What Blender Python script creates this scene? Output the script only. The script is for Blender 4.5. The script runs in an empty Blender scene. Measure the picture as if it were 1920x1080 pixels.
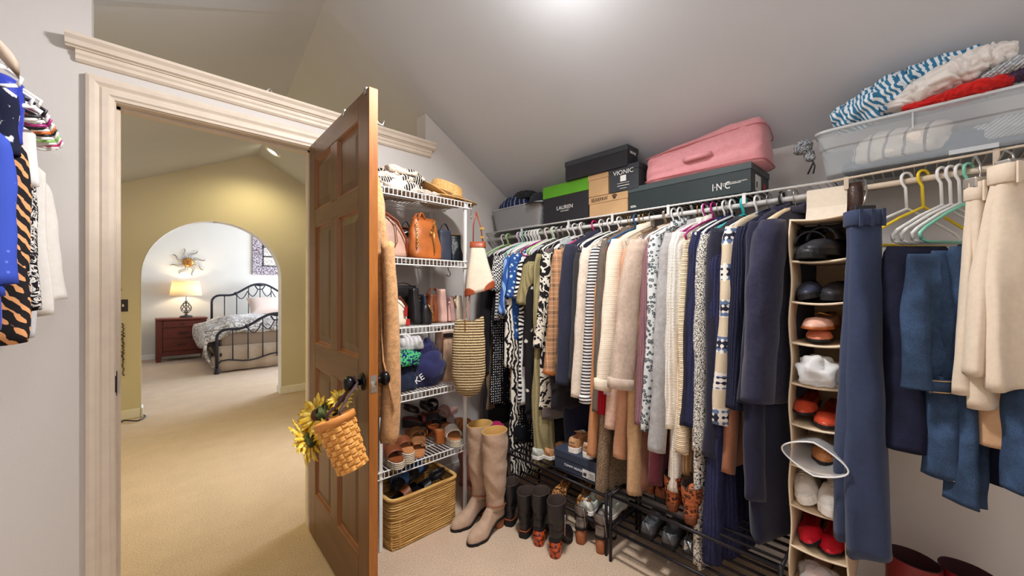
import bpy, math, random
from mathutils import Vector, Matrix, noise
sc = bpy.context.scene
COL = sc.collection
random.seed(7)
R = math.radians
# ---------------------------------------------------------------- camera
CA, SA, FPX, PX0, HZ, CAMZ = math.cos(R(46.2)), math.sin(R(46.2)), 729.0, 960.0, 545.0, 1.283
cam = bpy.data.cameras.new('camera'); cam.sensor_width = 36.0; cam.lens = FPX / 1920 * 36
cam.shift_y = 5 / 1920; cam.clip_start = 0.03
co = bpy.data.objects.new('camera', cam); COL.objects.link(co)
co.location = (0, 0, CAMZ); co.rotation_euler = (R(90), 0, R(-43.8)); sc.camera = co
# ---------------------------------------------------------------- world, lights, exposure
w = bpy.data.worlds.new('world'); sc.world = w; w.use_nodes = True
w.node_tree.nodes['Background'].inputs[0].default_value = (0.75, 0.86, 1.0, 1)
w.node_tree.nodes['Background'].inputs[1].default_value = 0.6
sc.view_settings.view_transform = 'Standard'; sc.view_settings.look = 'None'
sc.view_settings.gamma = 1.0; sc.view_settings.exposure = 0.2; sc.view_settings.use_curve_mapping = False
sc.cycles.max_bounces = 9; sc.cycles.diffuse_bounces = 5; sc.cycles.transparent_max_bounces = 16
sc.cycles.caustics_reflective = False; sc.cycles.caustics_refractive = False
def light(name, kind, loc, power, color, rot=(0, 0, 0), size=0.1, size_y=None, spot=None, blend=0.5):
    L = bpy.data.lights.new(name, kind); L.energy = power; L.color = color
    if kind == 'AREA':
        L.size = size
        if size_y: L.shape = 'RECTANGLE'; L.size_y = size_y
    else:
        L.shadow_soft_size = size
    if spot: L.spot_size = R(spot); L.spot_blend = blend
    o = bpy.data.objects.new(name, L); COL.objects.link(o); o.location = loc; o.rotation_euler = rot
    return o
light('closet_lamp_light', 'AREA', (1.06, 0.92, 2.47), 43, (1.0, 0.975, 0.96), rot=(0, R(31), 0), size=0.24)
light('closet_lamp_glow', 'POINT', (1.03, 0.92, 2.40), 5, (1.0, 0.985, 0.97), size=0.1)
light('closet_rear_fill_light', 'POINT', (0.05, -0.55, 2.2), 13, (1.0, 0.96, 0.94), size=0.16)  # added fill behind the camera, not a known fixture of the closet
light('hall_downlight', 'SPOT', (0.95, 4.9, 2.72), 26, (1.0, 0.86, 0.46), rot=(R(8), 0, 0), size=0.08, spot=150, blend=0.8)
light('hall_second_downlight', 'SPOT', (-0.2, 3.2, 2.32), 56, (1.0, 0.81, 0.17), size=0.08, spot=150, blend=0.8)
light('hall_window_daylight', 'AREA', (2.5, 3.3, 1.5), 9, (0.92, 0.95, 1.0), rot=(0, R(54), 0), size=1.1, size_y=1.0).data.spread = R(60)
light('bedroom_window_daylight', 'AREA', (4.55, 8.0, 1.55), 270, (0.70, 0.82, 1.0), rot=(0, R(78), 0), size=1.7, size_y=2.4)
# ---------------------------------------------------------------- photograph pixel -> point on a known plane of the room
def ray(px, py):
    k = (px - PX0) / FPX
    return Vector((CA + SA * k, SA - CA * k, (HZ - py) / FPX))
CO = Vector((0, 0, CAMZ))
def aX(px, py, X): d = ray(px, py); return CO + d * (X / d.x)
def aY(px, py, Y): d = ray(px, py); return CO + d * (Y / d.y)
def aZ(px, py, Z=0.0): d = ray(px, py); return CO + d * ((Z - CAMZ) / d.z)
def zat(py, x, y): return CAMZ + (HZ - py) / FPX * (x * CA + y * SA)
# ---------------------------------------------------------------- materials
MATS = {}
def lin(c):
    return tuple(((v / 255) / 12.92 if v / 255 <= 0.04045 else ((v / 255 + 0.055) / 1.055) ** 2.4) for v in c[:3]) + (1,)
class NT:
    def __init__(s, name):
        s.m = bpy.data.materials.new(name); s.m.use_nodes = True; s.t = s.m.node_tree
        s.b = s.t.nodes['Principled BSDF']; s._c = None
    def n(s, kind, **kw):
        nd = s.t.nodes.new(kind)
        for k, v in kw.items():
            if k in nd.inputs: nd.inputs[k].default_value = v
            else: setattr(nd, k, v)
        return nd
    def l(s, a, b): s.t.links.new(a, b)
    def co(s, scale=(1, 1, 1), rot=(0, 0, 0)):
        t = s.n('ShaderNodeTexCoord'); mp = s.n('ShaderNodeMapping')
        mp.inputs['Scale'].default_value = scale; mp.inputs['Rotation'].default_value = rot
        s.l(t.outputs['Object'], mp.inputs['Vector']); return mp.outputs['Vector']
    def ramp(s, fac, stops, interp='LINEAR'):
        r = s.n('ShaderNodeValToRGB'); cr = r.color_ramp; cr.interpolation = interp
        while len(cr.elements) < len(stops): cr.elements.new(0.5)
        for e, (p, c) in zip(cr.elements, stops): e.position = p; e.color = lin(c) if max(c) > 1 else tuple(c)[:3] + (1,)
        s.l(fac, r.inputs['Fac']); return r.outputs['Color']
    def noise(s, vec, scale, detail=3, rough=0.55, dist=0):
        nd = s.n('ShaderNodeTexNoise', Scale=scale, Detail=detail, Roughness=rough, Distortion=dist)
        s.l(vec, nd.inputs['Vector']); return nd.outputs['Fac']
    def wave(s, vec, scale, direction='X', dist=0, detail=1, dscale=1, profile='SIN', wtype='BANDS'):
        nd = s.n('ShaderNodeTexWave', Scale=scale, Distortion=dist, Detail=detail)
        nd.inputs['Detail Scale'].default_value = dscale
        nd.wave_type = wtype; nd.wave_profile = profile
        if wtype == 'BANDS': nd.bands_direction = direction
        s.l(vec, nd.inputs['Vector']); return nd.outputs['Fac']
    def vor(s, vec, scale, feature='F1', out='Distance', rnd=1.0):
        nd = s.n('ShaderNodeTexVoronoi', Scale=scale); nd.feature = feature; nd.inputs['Randomness'].default_value = rnd
        s.l(vec, nd.inputs['Vector']); return nd.outputs[out]
    def math(s, op, a, b=None):
        nd = s.n('ShaderNodeMath', operation=op)
        for i, v in enumerate((a, b)):
            if v is None: continue
            if isinstance(v, (int, float)): nd.inputs[i].default_value = v
            else: s.l(v, nd.inputs[i])
        return nd.outputs[0]
    def mix(s, fac, a, b, blend='MIX'):
        nd = s.n('ShaderNodeMix', data_type='RGBA', blend_type=blend)
        for i, v in ((0, fac), (6, a), (7, b)):
            if isinstance(v, (int, float)): nd.inputs[i].default_value = v
            elif isinstance(v, tuple): nd.inputs[i].default_value = lin(v) if max(v) > 1 else v
            else: s.l(v, nd.inputs[i])
        return nd.outputs[2]
    def bump(s, h, strength=0.3, dist=0.004):
        nd = s.n('ShaderNodeBump', Strength=strength, Distance=dist); s.l(h, nd.inputs['Height']); s.l(nd.outputs[0], s.b.inputs['Normal'])
    def done(s, color=None, rough=0.7, metal=0.0, spec=0.3):
        if color is not None:
            if isinstance(color, tuple): s.b.inputs['Base Color'].default_value = lin(color)
            else: s.l(color, s.b.inputs['Base Color'])
        s.b.inputs['Roughness'].default_value = rough; s.b.inputs['Metallic'].default_value = metal
        s.b.inputs['Specular IOR Level'].default_value = spec; MATS[s.m.name] = s.m; return s.m
def sh(c, f): return tuple(max(2, min(255, v * f)) for v in c)
def plain(name, c, rough=0.6, metal=0.0, var=0.08, scale=14, bump=0.0, bscale=300, spec=0.3):
    if name in MATS: return MATS[name]
    t = NT(name); v = t.co()
    colr = t.ramp(t.noise(v, scale), [(0.3, sh(c, 1 - var)), (0.7, sh(c, 1 + var))])
    if bump: t.bump(t.noise(v, bscale, 2), bump, 0.002)
    return t.done(colr, rough, metal, spec)
def cloth(name, c, var=0.14, fuzz=0.25, weave=900, rough=0.9):
    if name in MATS: return MATS[name]
    t = NT(name); v = t.co()
    a = t.noise(v, 55, 4, 0.7); b = t.noise(v, weave, 1)
    f = t.math('ADD', t.math('MULTIPLY', a, 0.6), t.math('MULTIPLY', b, 0.4))
    colr = t.ramp(f, [(0.3, sh(c, 1 - var)), (0.7, sh(c, 1 + var))])
    t.bump(t.math('ADD', b, t.math('MULTIPLY', t.noise(v, 18, 3), 1.5)), fuzz, 0.003)
    t.b.inputs['Sheen Weight'].default_value = 0.15
    return t.done(colr, rough, 0, 0.15)
def knit(name, c, scale=60, axis='X', var=0.16, strength=0.6):
    if name in MATS: return MATS[name]
    t = NT(name); v = t.co()
    w1 = t.wave(v, scale, axis, 0.6, 2, 3); w2 = t.wave(v, scale * 1.6, 'Z', 1.2, 1, 2)
    h = t.math('ADD', w1, t.math('MULTIPLY', w2, 0.4))
    n = t.noise(v, 120, 3)
    colr = t.ramp(t.math('MULTIPLY', t.math('ADD', h, n), 0.5), [(0.2, sh(c, 1 - var * 1.6)), (0.7, sh(c, 1 + var))])
    t.bump(h, strength, 0.004); return t.done(colr, 0.95, 0, 0.1)
def pattern(name, kind, c1, c2, scale=20, c3=None, rough=0.85, thr=0.5, axis='Z', rot=(0, 0, 0)):
    if name in MATS: return MATS[name]
    t = NT(name); v = t.co(rot=rot); e = 0.03
    if kind == 'swirl': f = t.wave(v, scale, 'X', 9, 2, 1.4)
    elif kind == 'stripe': f = t.wave(v, scale, axis, 0.35, 1, 2)
    elif kind == 'wavy': f = t.wave(v, scale, axis, 5, 0, 1.1)
    elif kind == 'tweed': f = t.noise(v, scale, 2, 0.8)
    elif kind == 'floral':
        f = t.math('SUBTRACT', 1.0, t.math('ADD', t.vor(v, scale), t.math('MULTIPLY', t.noise(v, scale * 3, 2), 0.5)))
    elif kind == 'dots': f = t.math('SUBTRACT', 1.0, t.vor(v, scale, rnd=0.25))
    elif kind == 'leopard':
        d = t.vor(v, scale); n = t.math('MULTIPLY', t.noise(v, scale * 1.8, 2), 0.35)
        dd = t.math('ADD', d, n)
        colr = t.ramp(dd, [(0.0, sh(c1, 0.75)), (0.36, sh(c1, 0.75)), (0.40, c2), (0.60, c2), (0.65, c1), (1, c1)])
        return t.done(colr, rough, 0, 0.3)
    elif kind == 'vine':
        d = t.noise(v, scale, 2, 0.6, 2.2); f = t.math('SUBTRACT', 1.0, t.math('MULTIPLY', t.math('ABSOLUTE', t.math('SUBTRACT', d, 0.5)), 9))
    elif kind == 'check':
        nd = t.n('ShaderNodeTexChecker', Scale=scale); t.l(v, nd.inputs['Vector']); f = nd.outputs['Fac']
    elif kind == 'plaid':
        a = t.wave(v, scale, 'Z'); b = t.wave(v, scale * 1.2, 'X'); a2 = t.wave(v, scale * 2.9, 'Z'); b2 = t.wave(v, scale * 3.2, 'X')
        m = t.math('ADD', t.math('GREATER_THAN', a, 0.86), t.math('GREATER_THAN', b, 0.86))
        base = t.mix(t.math('MULTIPLY', m, 0.45), c1, c2)
        m2 = t.math('ADD', t.math('GREATER_THAN', a2, 0.93), t.math('GREATER_THAN', b2, 0.93))
        colr = t.mix(t.math('MULTIPLY', m2, 0.35), base, c3 or (230, 220, 200))
        t.bump(t.noise(v, 700, 1), 0.2, 0.002); return t.done(colr, rough, 0, 0.1)
    elif kind == 'zigzag':
        a = t.wave(v, scale, 'Z', 0); b = t.wave(v, scale * 0.7, 'Y', 0); f = t.math('MULTIPLY', t.math('ADD', a, b), 0.5)
    else: f = t.noise(v, scale)
    stops = [(max(0, thr - e), c1), (min(1, thr + e), c2)]
    if c3 and kind != 'plaid': stops.append((min(1, thr + 0.3), c3))
    colr = t.ramp(f, stops); t.bump(t.noise(v, 500, 2), 0.2, 0.002)
    return t.done(colr, rough, 0, 0.15)
def emit(name, c, strength):
    if name in MATS: return MATS[name]
    t = NT(name); t.b.inputs['Emission Color'].default_value = lin(c); t.b.inputs['Emission Strength'].default_value = strength
    return t.done(c, 0.6)
def clear(name, c, alpha=0.3, rough=0.25):
    if name in MATS: return MATS[name]
    t = NT(name); t.b.inputs['Alpha'].default_value = alpha; t.done(c, rough, 0, 0.5); return t.m
def wood(name, c1, c2, scale=9, axis=2, rough=0.35, spec=0.45):
    if name in MATS: return MATS[name]
    t = NT(name); s = [scale, scale, scale]; s[axis] = scale * 0.09; v = t.co(scale=tuple(s))
    f = t.noise(v, 2.2, 6, 0.62, 0.6); g = t.noise(v, 14, 3, 0.7)
    colr = t.ramp(t.math('ADD', t.math('MULTIPLY', f, 0.75), t.math('MULTIPLY', g, 0.25)), [(0.3, c1), (0.72, c2)])
    t.bump(g, 0.08, 0.002); return t.done(colr, rough, 0, spec)
# ---------------------------------------------------------------- mesh builder
class MB:
    def __init__(s): s.v = []; s.f = []
    def add(s, vs, fs):
        o = len(s.v); s.v += [tuple(p) for p in vs]; s.f += [tuple(i + o for i in f) for f in fs]; return s
    def box(s, a, b):
        (x0, y0, z0), (x1, y1, z1) = a, b
        return s.add([(x0,y0,z0),(x1,y0,z0),(x1,y1,z0),(x0,y1,z0),(x0,y0,z1),(x1,y0,z1),(x1,y1,z1),(x0,y1,z1)],
                     [(3,2,1,0),(4,5,6,7),(0,1,5,4),(1,2,6,5),(2,3,7,6),(3,0,4,7)])
    def prism(s, poly, h0, h1, axis='z'):
        n = len(poly)
        def P(a, b, h): return {'z': (a, b, h), 'y': (a, h, b), 'x': (h, a, b)}[axis]
        vs = [P(a, b, h0) for a, b in poly] + [P(a, b, h1) for a, b in poly]
        return s.add(vs, [tuple(range(n))[::-1], tuple(range(n, 2 * n))] + [(i, (i + 1) % n, n + (i + 1) % n, n + i) for i in range(n)])
    def loft(s, loops, cap0=True, cap1=True, ring=True):
        n = len(loops[0]); vs = [p for L in loops for p in L]; fs = []
        for i in range(len(loops) - 1):
            for j in range(n if ring else n - 1):
                k = (j + 1) % n; fs.append((i*n+j, i*n+k, (i+1)*n+k, (i+1)*n+j))
        if cap0: fs.append(tuple(range(n))[::-1])
        if cap1: fs.append(tuple(range((len(loops)-1)*n, len(loops)*n)))
        return s.add(vs, fs)
    def tube(s, pts, r, n=8, closed=False, flat=1.0, caps=True):
        pts = [Vector(p) for p in pts]; m = len(pts); loops = []; up = None
        for i, p in enumerate(pts):
            a = pts[(i - 1) % m] if (closed or i > 0) else p; b = pts[(i + 1) % m] if (closed or i < m - 1) else p
            t = (b - a).normalized() if (b - a).length > 1e-9 else Vector((0, 0, 1))
            if up is None:
                up = Vector((0, 0, 1)) if abs(t.z) < 0.9 else Vector((1, 0, 0))
            u = (up - t * up.dot(t))
            u = u.normalized() if u.length > 1e-6 else t.orthogonal().normalized()
            w_ = t.cross(u); up = u
            rr = r[i] if isinstance(r, (list, tuple)) else r
            loops.append([p + u * (math.cos(2*math.pi*j/n) * rr * flat) + w_ * (math.sin(2*math.pi*j/n) * rr) for j in range(n)])
        if closed: loops.append(loops[0])
        return s.loft(loops, caps and not closed, caps and not closed)
    def lathe(s, prof, n=20, c=(0, 0, 0), sx=1.0, sy=1.0, caps=True, M=None):
        loops = []
        for r, z in prof:
            L = [Vector((r * sx * math.cos(2*math.pi*j/n), r * sy * math.sin(2*math.pi*j/n), z)) for j in range(n)]
            loops.append([(M @ p if M else p) + Vector(c) for p in L])
        return s.loft(loops, caps, caps)
    def grid(s, fn, nu, nv, wrap=False):
        vs = [fn(i / nu, j / nv) for i in range(nu + 1) for j in range(nv + 1)]
        return s.add(vs, [(i*(nv+1)+j, (i+1)*(nv+1)+j, (i+1)*(nv+1)+j+1, i*(nv+1)+j+1) for i in range(nu) for j in range(nv)])
    def sphere(s, c, r, nu=10, nv=16):
        rx, ry, rz = r if isinstance(r, (tuple, list)) else (r, r, r); c = Vector(c)
        loops = []
        for i in range(nu + 1):
            a = -math.pi / 2 + math.pi * i / nu; cr = max(math.cos(a), 0.02)
            loops.append([c + Vector((rx*cr*math.cos(2*math.pi*j/nv), ry*cr*math.sin(2*math.pi*j/nv), rz*math.sin(a))) for j in range(nv)])
        return s.loft(loops)
    def move(s, M): s.v = [tuple(M @ Vector(p)) for p in s.v]; return s
    def mesh(s, name, mat=None, smooth=False):
        me = bpy.data.meshes.new(name); me.from_pydata(s.v, [], s.f); me.update()
        if mat: me.materials.append(mat)
        if smooth:
            me.polygons.foreach_set('use_smooth', [True] * len(me.polygons))
        return me
    def build(s, name, mat, parent=None, smooth=False, bevel=0, sub=0, label=None, loc=None, solid=0, auto=None):
        o = bpy.data.objects.new(name, s.mesh(name, mat, smooth or sub > 0)); COL.objects.link(o)
        if loc: o.location = loc
        if parent: o.parent = parent
        if solid:
            m = o.modifiers.new('solid', 'SOLIDIFY'); m.thickness = solid; m.offset = 0
        if bevel:
            m = o.modifiers.new('bevel', 'BEVEL'); m.width = bevel; m.segments = 2; m.limit_method = 'ANGLE'
        if sub:
            m = o.modifiers.new('sub', 'SUBSURF'); m.levels = sub; m.render_levels = sub
        if label: o['label'] = label
        return o
def tag(o, label, cat, group=None, kind=None):
    o['label'] = label; o['category'] = cat
    if group: o['group'] = group
    if kind: o['kind'] = kind
    return o
def thing(name, label, cat, loc=(0, 0, 0), rz=0, group=None, rot=None):
    o = bpy.data.objects.new(name, None); COL.objects.link(o); o.empty_display_size = 0.1
    o.location = loc; o.rotation_euler = rot if rot else (0, 0, rz)
    return tag(o, label, cat, group)
def struct(o): o['kind'] = 'structure'; return o
def dup(root, loc=None, rz=None, label=None, mats=None):
    def cp(o, par):
        c = o.copy(); COL.objects.link(c); c.parent = par
        if mats and o.type == 'MESH' and o.data.materials[0].name in mats:
            c.data = o.data.copy(); c.data.materials[0] = mats[o.data.materials[0].name]
        for ch in [x for x in o.children]: cp(ch, c)
        return c
    r = cp(root, None)
    if loc is not None: r.location = loc
    if rz is not None: r.rotation_euler[2] = rz
    if label: r['label'] = label
    return r
def text(body, size, mat, parent, loc, rot, extrude=0.0006, align='CENTER', sx=1.0, name='lettering', label=None):
    cu = bpy.data.curves.new('lettering', 'FONT'); cu.body = body; cu.size = size; cu.extrude = extrude; cu.align_x = align; cu.align_y = 'CENTER'
    cu.resolution_u = 3
    t = bpy.data.objects.new('tmp', cu); COL.objects.link(t)
    me = bpy.data.meshes.new_from_object(t.evaluated_get(bpy.context.evaluated_depsgraph_get()))
    bpy.data.objects.remove(t); bpy.data.curves.remove(cu)
    me.materials.clear(); me.materials.append(mat)
    o = bpy.data.objects.new(name, me); COL.objects.link(o); o.parent = parent; o.location = loc; o.rotation_euler = rot; o.scale = (sx, 1, 1)
    if label: o['label'] = label
    return o
def sm(t): t = max(0.0, min(1.0, t)); return t * t * (3 - 2 * t)
def lerp(a, b, t): return a + (b - a) * t
def nz(x, y, z): return noise.noise(Vector((x, y, z)))
def interp(tab, t):
    for (a, va), (b, vb) in zip(tab, tab[1:]):
        if t <= b: return lerp(va, vb, sm((t - a) / (b - a)) if b > a else 1)
    return tab[-1][1]
# ================================================================ generators: bags, cloth heaps, shoes, garments, hangers
def rrect(hx, hy, n=28, p=4.0, cx=0, cy=0, z=0):
    L = []
    for j in range(n):
        a = 2 * math.pi * j / n; c, s_ = math.cos(a), math.sin(a)
        L.append(Vector((cx + hx * math.copysign(abs(c) ** (2 / p), c), cy + hy * math.copysign(abs(s_) ** (2 / p), s_), z)))
    return L
def softbox(w, d, h, tw=1.0, td=1.0, bulge=.08, seed=0, wob=.004, p=4.5, n=32, m=14, lean=(0, 0), round_top=0.0):
    """a soft bag body: bottom w x d, height h, top scaled by tw/td"""
    b = MB(); loops = []
    for i in range(m + 1):
        t = i / m; k = 1 + bulge * math.sin(math.pi * min(1, t * 1.15))
        e = 1.0
        if t < .06: e = .90 + .1 * math.sin(t / .06 * math.pi / 2)
        if round_top and t > 1 - round_top: q = (t - 1 + round_top) / round_top; e = math.sqrt(max(.02, 1 - q * q))
        hx, hy = w / 2 * lerp(1, tw, t) * (k if tw <= 1 else 1) * e, d / 2 * lerp(1, td, t) * k * (e if not round_top else max(e, .35))
        L = rrect(hx, hy, n, p, lean[0] * t, lean[1] * t, h * t)
        for v in L:
            q = nz(v.x * 22 + seed, v.y * 22, v.z * 16); v.x += wob * q; v.y += wob * nz(v.x * 22, v.z * 20, seed + 5.0)
        loops.append(L)
    return b.loft(loops)
def chain(pts, r=.006, name='chain', mat=None, parent=None):
    m = MB(); pts = [Vector(p) for p in pts]; d = 0; step = r * 1.5; k = 0
    dense = []
    for a, b in zip(pts, pts[1:]):
        n = max(1, int((b - a).length / step))
        for i in range(n): dense.append((lerp(a, b, i / n), (b - a).normalized()))
    for k, (p, t) in enumerate(dense):
        u = t.orthogonal().normalized(); v = t.cross(u)
        if k % 2: u, v = v, -u
        m.tube([p + t * (r * math.cos(a)) + u * (r * .65 * math.sin(a)) for a in [2 * math.pi * i / 8 for i in range(8)]], r * .26, 5, closed=True)
    return m.build(name, mat, parent, True)
def arcpts(a, b, h, n=12, side=(0, 0, 0)):
    a, b, s_ = Vector(a), Vector(b), Vector(side)
    return [lerp(a, b, i / n) + Vector((0, 0, h * math.sin(math.pi * i / n))) + s_ * math.sin(math.pi * i / n) for i in range(n + 1)]
def heap(name, mat, rx, ry, rz, seed=0, amp=.25, freq=9, nu=40, nv=76, parent=None, loc=None, p=2.4, flat=True, fold=1.0):
    """a crumpled heap of cloth with sharp folds"""
    loops = []
    for i in range(nu + 1):
        a = -math.pi / 2 + math.pi * i / nu; cz, sz = max(math.cos(a), .03), math.sin(a); L = []
        for j in range(nv):
            b = 2 * math.pi * j / nv; c, s_ = math.cos(b), math.sin(b)
            d = Vector((math.copysign(abs(c) ** (2 / p), c) * cz ** (2 / p), math.copysign(abs(s_) ** (2 / p), s_) * cz ** (2 / p), math.copysign(abs(sz) ** (2 / p), sz)))
            q = Vector((d.x * rx * freq + seed, d.y * ry * freq + seed * .7, d.z * rz * freq))
            q += Vector((nz(q.x * .5, q.y * .5, 1), nz(q.y * .5, q.z * .5, 2), 0)) * 1.6
            r1 = abs(noise.noise(q)) ** .7 * 2.2 - .7; r2 = noise.noise(q * .5 + Vector((9, 3, 1))); r3 = abs(noise.noise(q * 2.2)) ** .8 * 2 - .5
            k = 1 + amp * (fold * (r1 * .6 + .30 * r3) + .6 * r2 - .1)
            v = Vector((d.x * rx * k, d.y * ry * k, d.z * rz * k))
            if flat: v.z = max(v.z, -rz * .55)
            L.append(v)
        loops.append(L)
    m = MB().loft(loops)
    if flat: m.move(Matrix.Translation((0, 0, rz * .55)))
    return m.build(name, mat, parent, True, loc=loc)
# ---- shoes: local x = heel to toe, origin under the heel
def prof(tab, t): return interp(tab, t)
def sole_outline(L, W, heelw=.72, n=26, toe=.5):
    pts = []
    for i in range(n + 1):
        t = i / n; w = W / 2 * interp([(0, heelw * .55), (.06, heelw * .9), (.16, heelw), (.42, heelw * .98), (.68, 1), (.86, .82), (.96, toe), (1, toe * .35)], t); pts.append((t * L, w))
    return pts
def upper(L, W, base, rim, topf, openf, heelw=.72, toe=.5, n=26, m=9, dome=.25):
    """base(t), rim(t), topf(t): heights along the length; openf(t) 0..1 how open the top is"""
    loops = []
    for i in range(n + 1):
        t = i / n; x = L * t; w = W / 2 * interp([(0, heelw * .55), (.06, heelw * .9), (.16, heelw), (.42, heelw * .98), (.68, 1), (.86, .82), (.96, toe), (1, toe * .35)], t)
        b, h, o = base(t), rim(t), openf(t); tp = topf(t); ins = b + .012; row = []
        for j in range(-m, m + 1):
            a = j / m; s_ = math.copysign(1, a)
            if abs(a) > .45:
                s = (1 - abs(a)) / .55; row.append((x, s_ * w * (1 - .22 * s * s) * (.97 + .05 * math.sin(math.pi * s)), b + (h - b) * s))
            else:
                q = abs(a) / .45; zo = lerp(ins, h, q ** 5); zc = h + (tp - h) * (1 - q * q)
                row.append((x, s_ * w * .78 * q * lerp(1, .97, o), lerp(zc, zo, o)))
        loops.append(row)
    return MB().loft(loops, True, True, ring=True)
def plate(L, W, z0, z1, heelw=.72, toe=.5, grow=1.0, x0=0.0, x1=1.0, n=24):
    loops = []
    for i in range(n + 1):
        t = lerp(x0, x1, i / n); w = grow * W / 2 * interp([(0, heelw * .55), (.06, heelw * .9), (.16, heelw), (.42, heelw * .98), (.68, 1), (.86, .82), (.96, toe), (1, toe * .35)], t)
        a, b = (z0(t) if callable(z0) else z0), (z1(t) if callable(z1) else z1)
        loops.append([(t * L, -w, a), (t * L, w, a), (t * L, w, b), (t * L, -w, b)])
    return MB().loft(loops)
def lowshoe(name, label, loc, rz, mat, sole, kind='flat', L=.25, W=.088, group=None, rot=None, lining=None, logo=None):
    T = thing(name, label, 'shoe', loc, rz, group, rot)
    if kind == 'sneaker': sh_, rim_, top_, op, heel = .028, [(0, .085), (.12, .078), (.4, .072), (.55, .075), (.8, .055), (1, .035)], [(0, .085), (.5, .085), (.6, .082), (.8, .062), (1, .036)], [(0, 0), (.04, 1), (.44, 1), (.58, 0), (1, 0)], .75
    elif kind == 'slipon': sh_, rim_, top_, op, heel = .022, [(0, .07), (.15, .06), (.45, .055), (.8, .045), (1, .028)], [(0, .07), (.5, .068), (.8, .056), (1, .03)], [(0, 0), (.04, 1), (.46, 1), (.56, 0), (1, 0)], .78
    else: sh_, rim_, top_, op, heel = .010, [(0, .056), (.15, .045), (.4, .036), (.7, .035), (1, .016)], [(0, .056), (.6, .04), (.8, .042), (1, .018)], [(0, 0), (.04, 1), (.62, 1), (.70, 0), (1, 0)], .70
    toe = .52 if kind != 'flat' else .42
    upper(L, W, lambda t: sh_ * .8, lambda t: interp(rim_, t), lambda t: interp(top_, t), lambda t: interp(op, t), heel, toe).build('upper', mat, T, True)
    plate(L * 1.02, W * 1.05, 0.0, (lambda t: sh_ + (.006 * abs(t - .5) if kind == 'sneaker' else 0)), heel, toe).move(Matrix.Translation((-L * .01, 0, 0))).build('sole', sole, T, bevel=.003)
    if kind == 'flat' : MB().box((.004, -.026, 0), (.05, .026, .012)).build('heel', sole, T, bevel=.003)
    if kind == 'sneaker':
        lc = MB()
        for i in range(5):
            x = L * (.46 + i * .055); z = interp(top_, .46 + i * .055) + .004 - .002 * i; lc.tube([(x, -.02, z - .006), (x + .004, 0, z + .002), (x, .02, z - .006)], .0028, 5)
        lc.build('laces', sole, T, True)
        tn = MB().grid(lambda u, v: (L * lerp(.30, .60, u), (v - .5) * .042, lerp(.098, .070, u) - .004 * (2 * v - 1) ** 2), 6, 5); tn.build('tongue', mat, T, True, solid=.005)
    return T
def boot(name, label, loc, rz, mat, solem, heelm, shaft_h, L=.25, W=.086, heel_h=.07, heel_w=.06, top_r=(.055, .048), ankle=.042, lean=0.0, group=None, wrinkle=0.0, plat=.012, inner=None, flat_sole=False, vcut=0.0, cat='boot'):
    T = thing(name, label, cat, loc, rz, group)
    hz = heel_h if not flat_sole else plat
    def basez(t): return plat + (hz - plat) * (1 - sm((t - .22) / .42))
    # foot
    def topz(t): return basez(t) + interp([(0, .085), (.25, .115), (.42, .10), (.6, .066), (.8, .052), (.95, .036), (1, .016)], t)
    upper(L, W, basez, lambda t: basez(t) + (topz(t) - basez(t)) * .78, topz, lambda t: 0, .70, .5).build('vamp', mat, T, True)
    loops = []; z0 = hz + .045; ax = L * .20; n = 26; nl = max(8, int((shaft_h - z0) / .012))
    for i in range(nl + 1):
        t = i / nl; z = lerp(z0, shaft_h, t); rx = interp([(0, ankle * 1.15), (.12, ankle), (.45, lerp(ankle, top_r[0], .7)), (1, top_r[0])], t); ry = interp([(0, ankle * .80), (.12, ankle * .82), (.45, lerp(ankle * .82, top_r[1], .7)), (1, top_r[1])], t)
        L_ = []
        for j in range(n):
            a = 2 * math.pi * j / n; wv = 1 + wrinkle * (nz(math.cos(a) * 1.5, z * 26 + math.sin(a) * 1.5, .5) ) * (1.6 - t)
            zz = z + wrinkle * .12 * nz(math.cos(a) * 2, math.sin(a) * 2, z * 9) * (t < .97) - (vcut * max(0, abs(math.sin(a)) ** 3) * max(0, t - .5) * 2)
            L_.append((ax + lean * t + rx * wv * math.cos(a), ry * wv * math.sin(a), zz))
        loops.append(L_)
    outer = loops[-1]
    MB().loft(loops, True, False).build('shaft', mat, T, True)
    c = Vector((ax + lean, 0, 0)); ins = []
    for k, (s_, dz) in enumerate(((1.0, 0), (.97, .003), (.92, 0), (.86, -.07), (.6, -.16))):
        dz = max(dz, -(shaft_h - z0) * .8)
        ins.append([(c.x + (v[0] - c.x) * s_, v[1] * s_, v[2] + dz) for v in outer])
    MB().loft(ins, False, True).build('lining', inner or plain('boot_lining', (60, 48, 44), .8), T, True)
    plate(L * 1.02, W * 1.04, (lambda t: basez(t) - plat), (lambda t: basez(t) + .003), .70, .5).move(Matrix.Translation((-L * .008, 0, 0))).build('sole', solem, T, bevel=.002)
    if not flat_sole and heel_h > .02:
        hw = heel_w
        lp_ = [[(x0 + v.x, v.y, z) for v in rrect(hw / 2 * k, hw / 2 * .92 * k, 20, 2.6)] for z, k, x0 in ((0, .92, hw * .5), (.01, .94, hw * .5), (hz - plat, 1.06, hw * .52))]
        MB().loft(lp_).build('heel', heelm, T, True)
    return T
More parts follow.
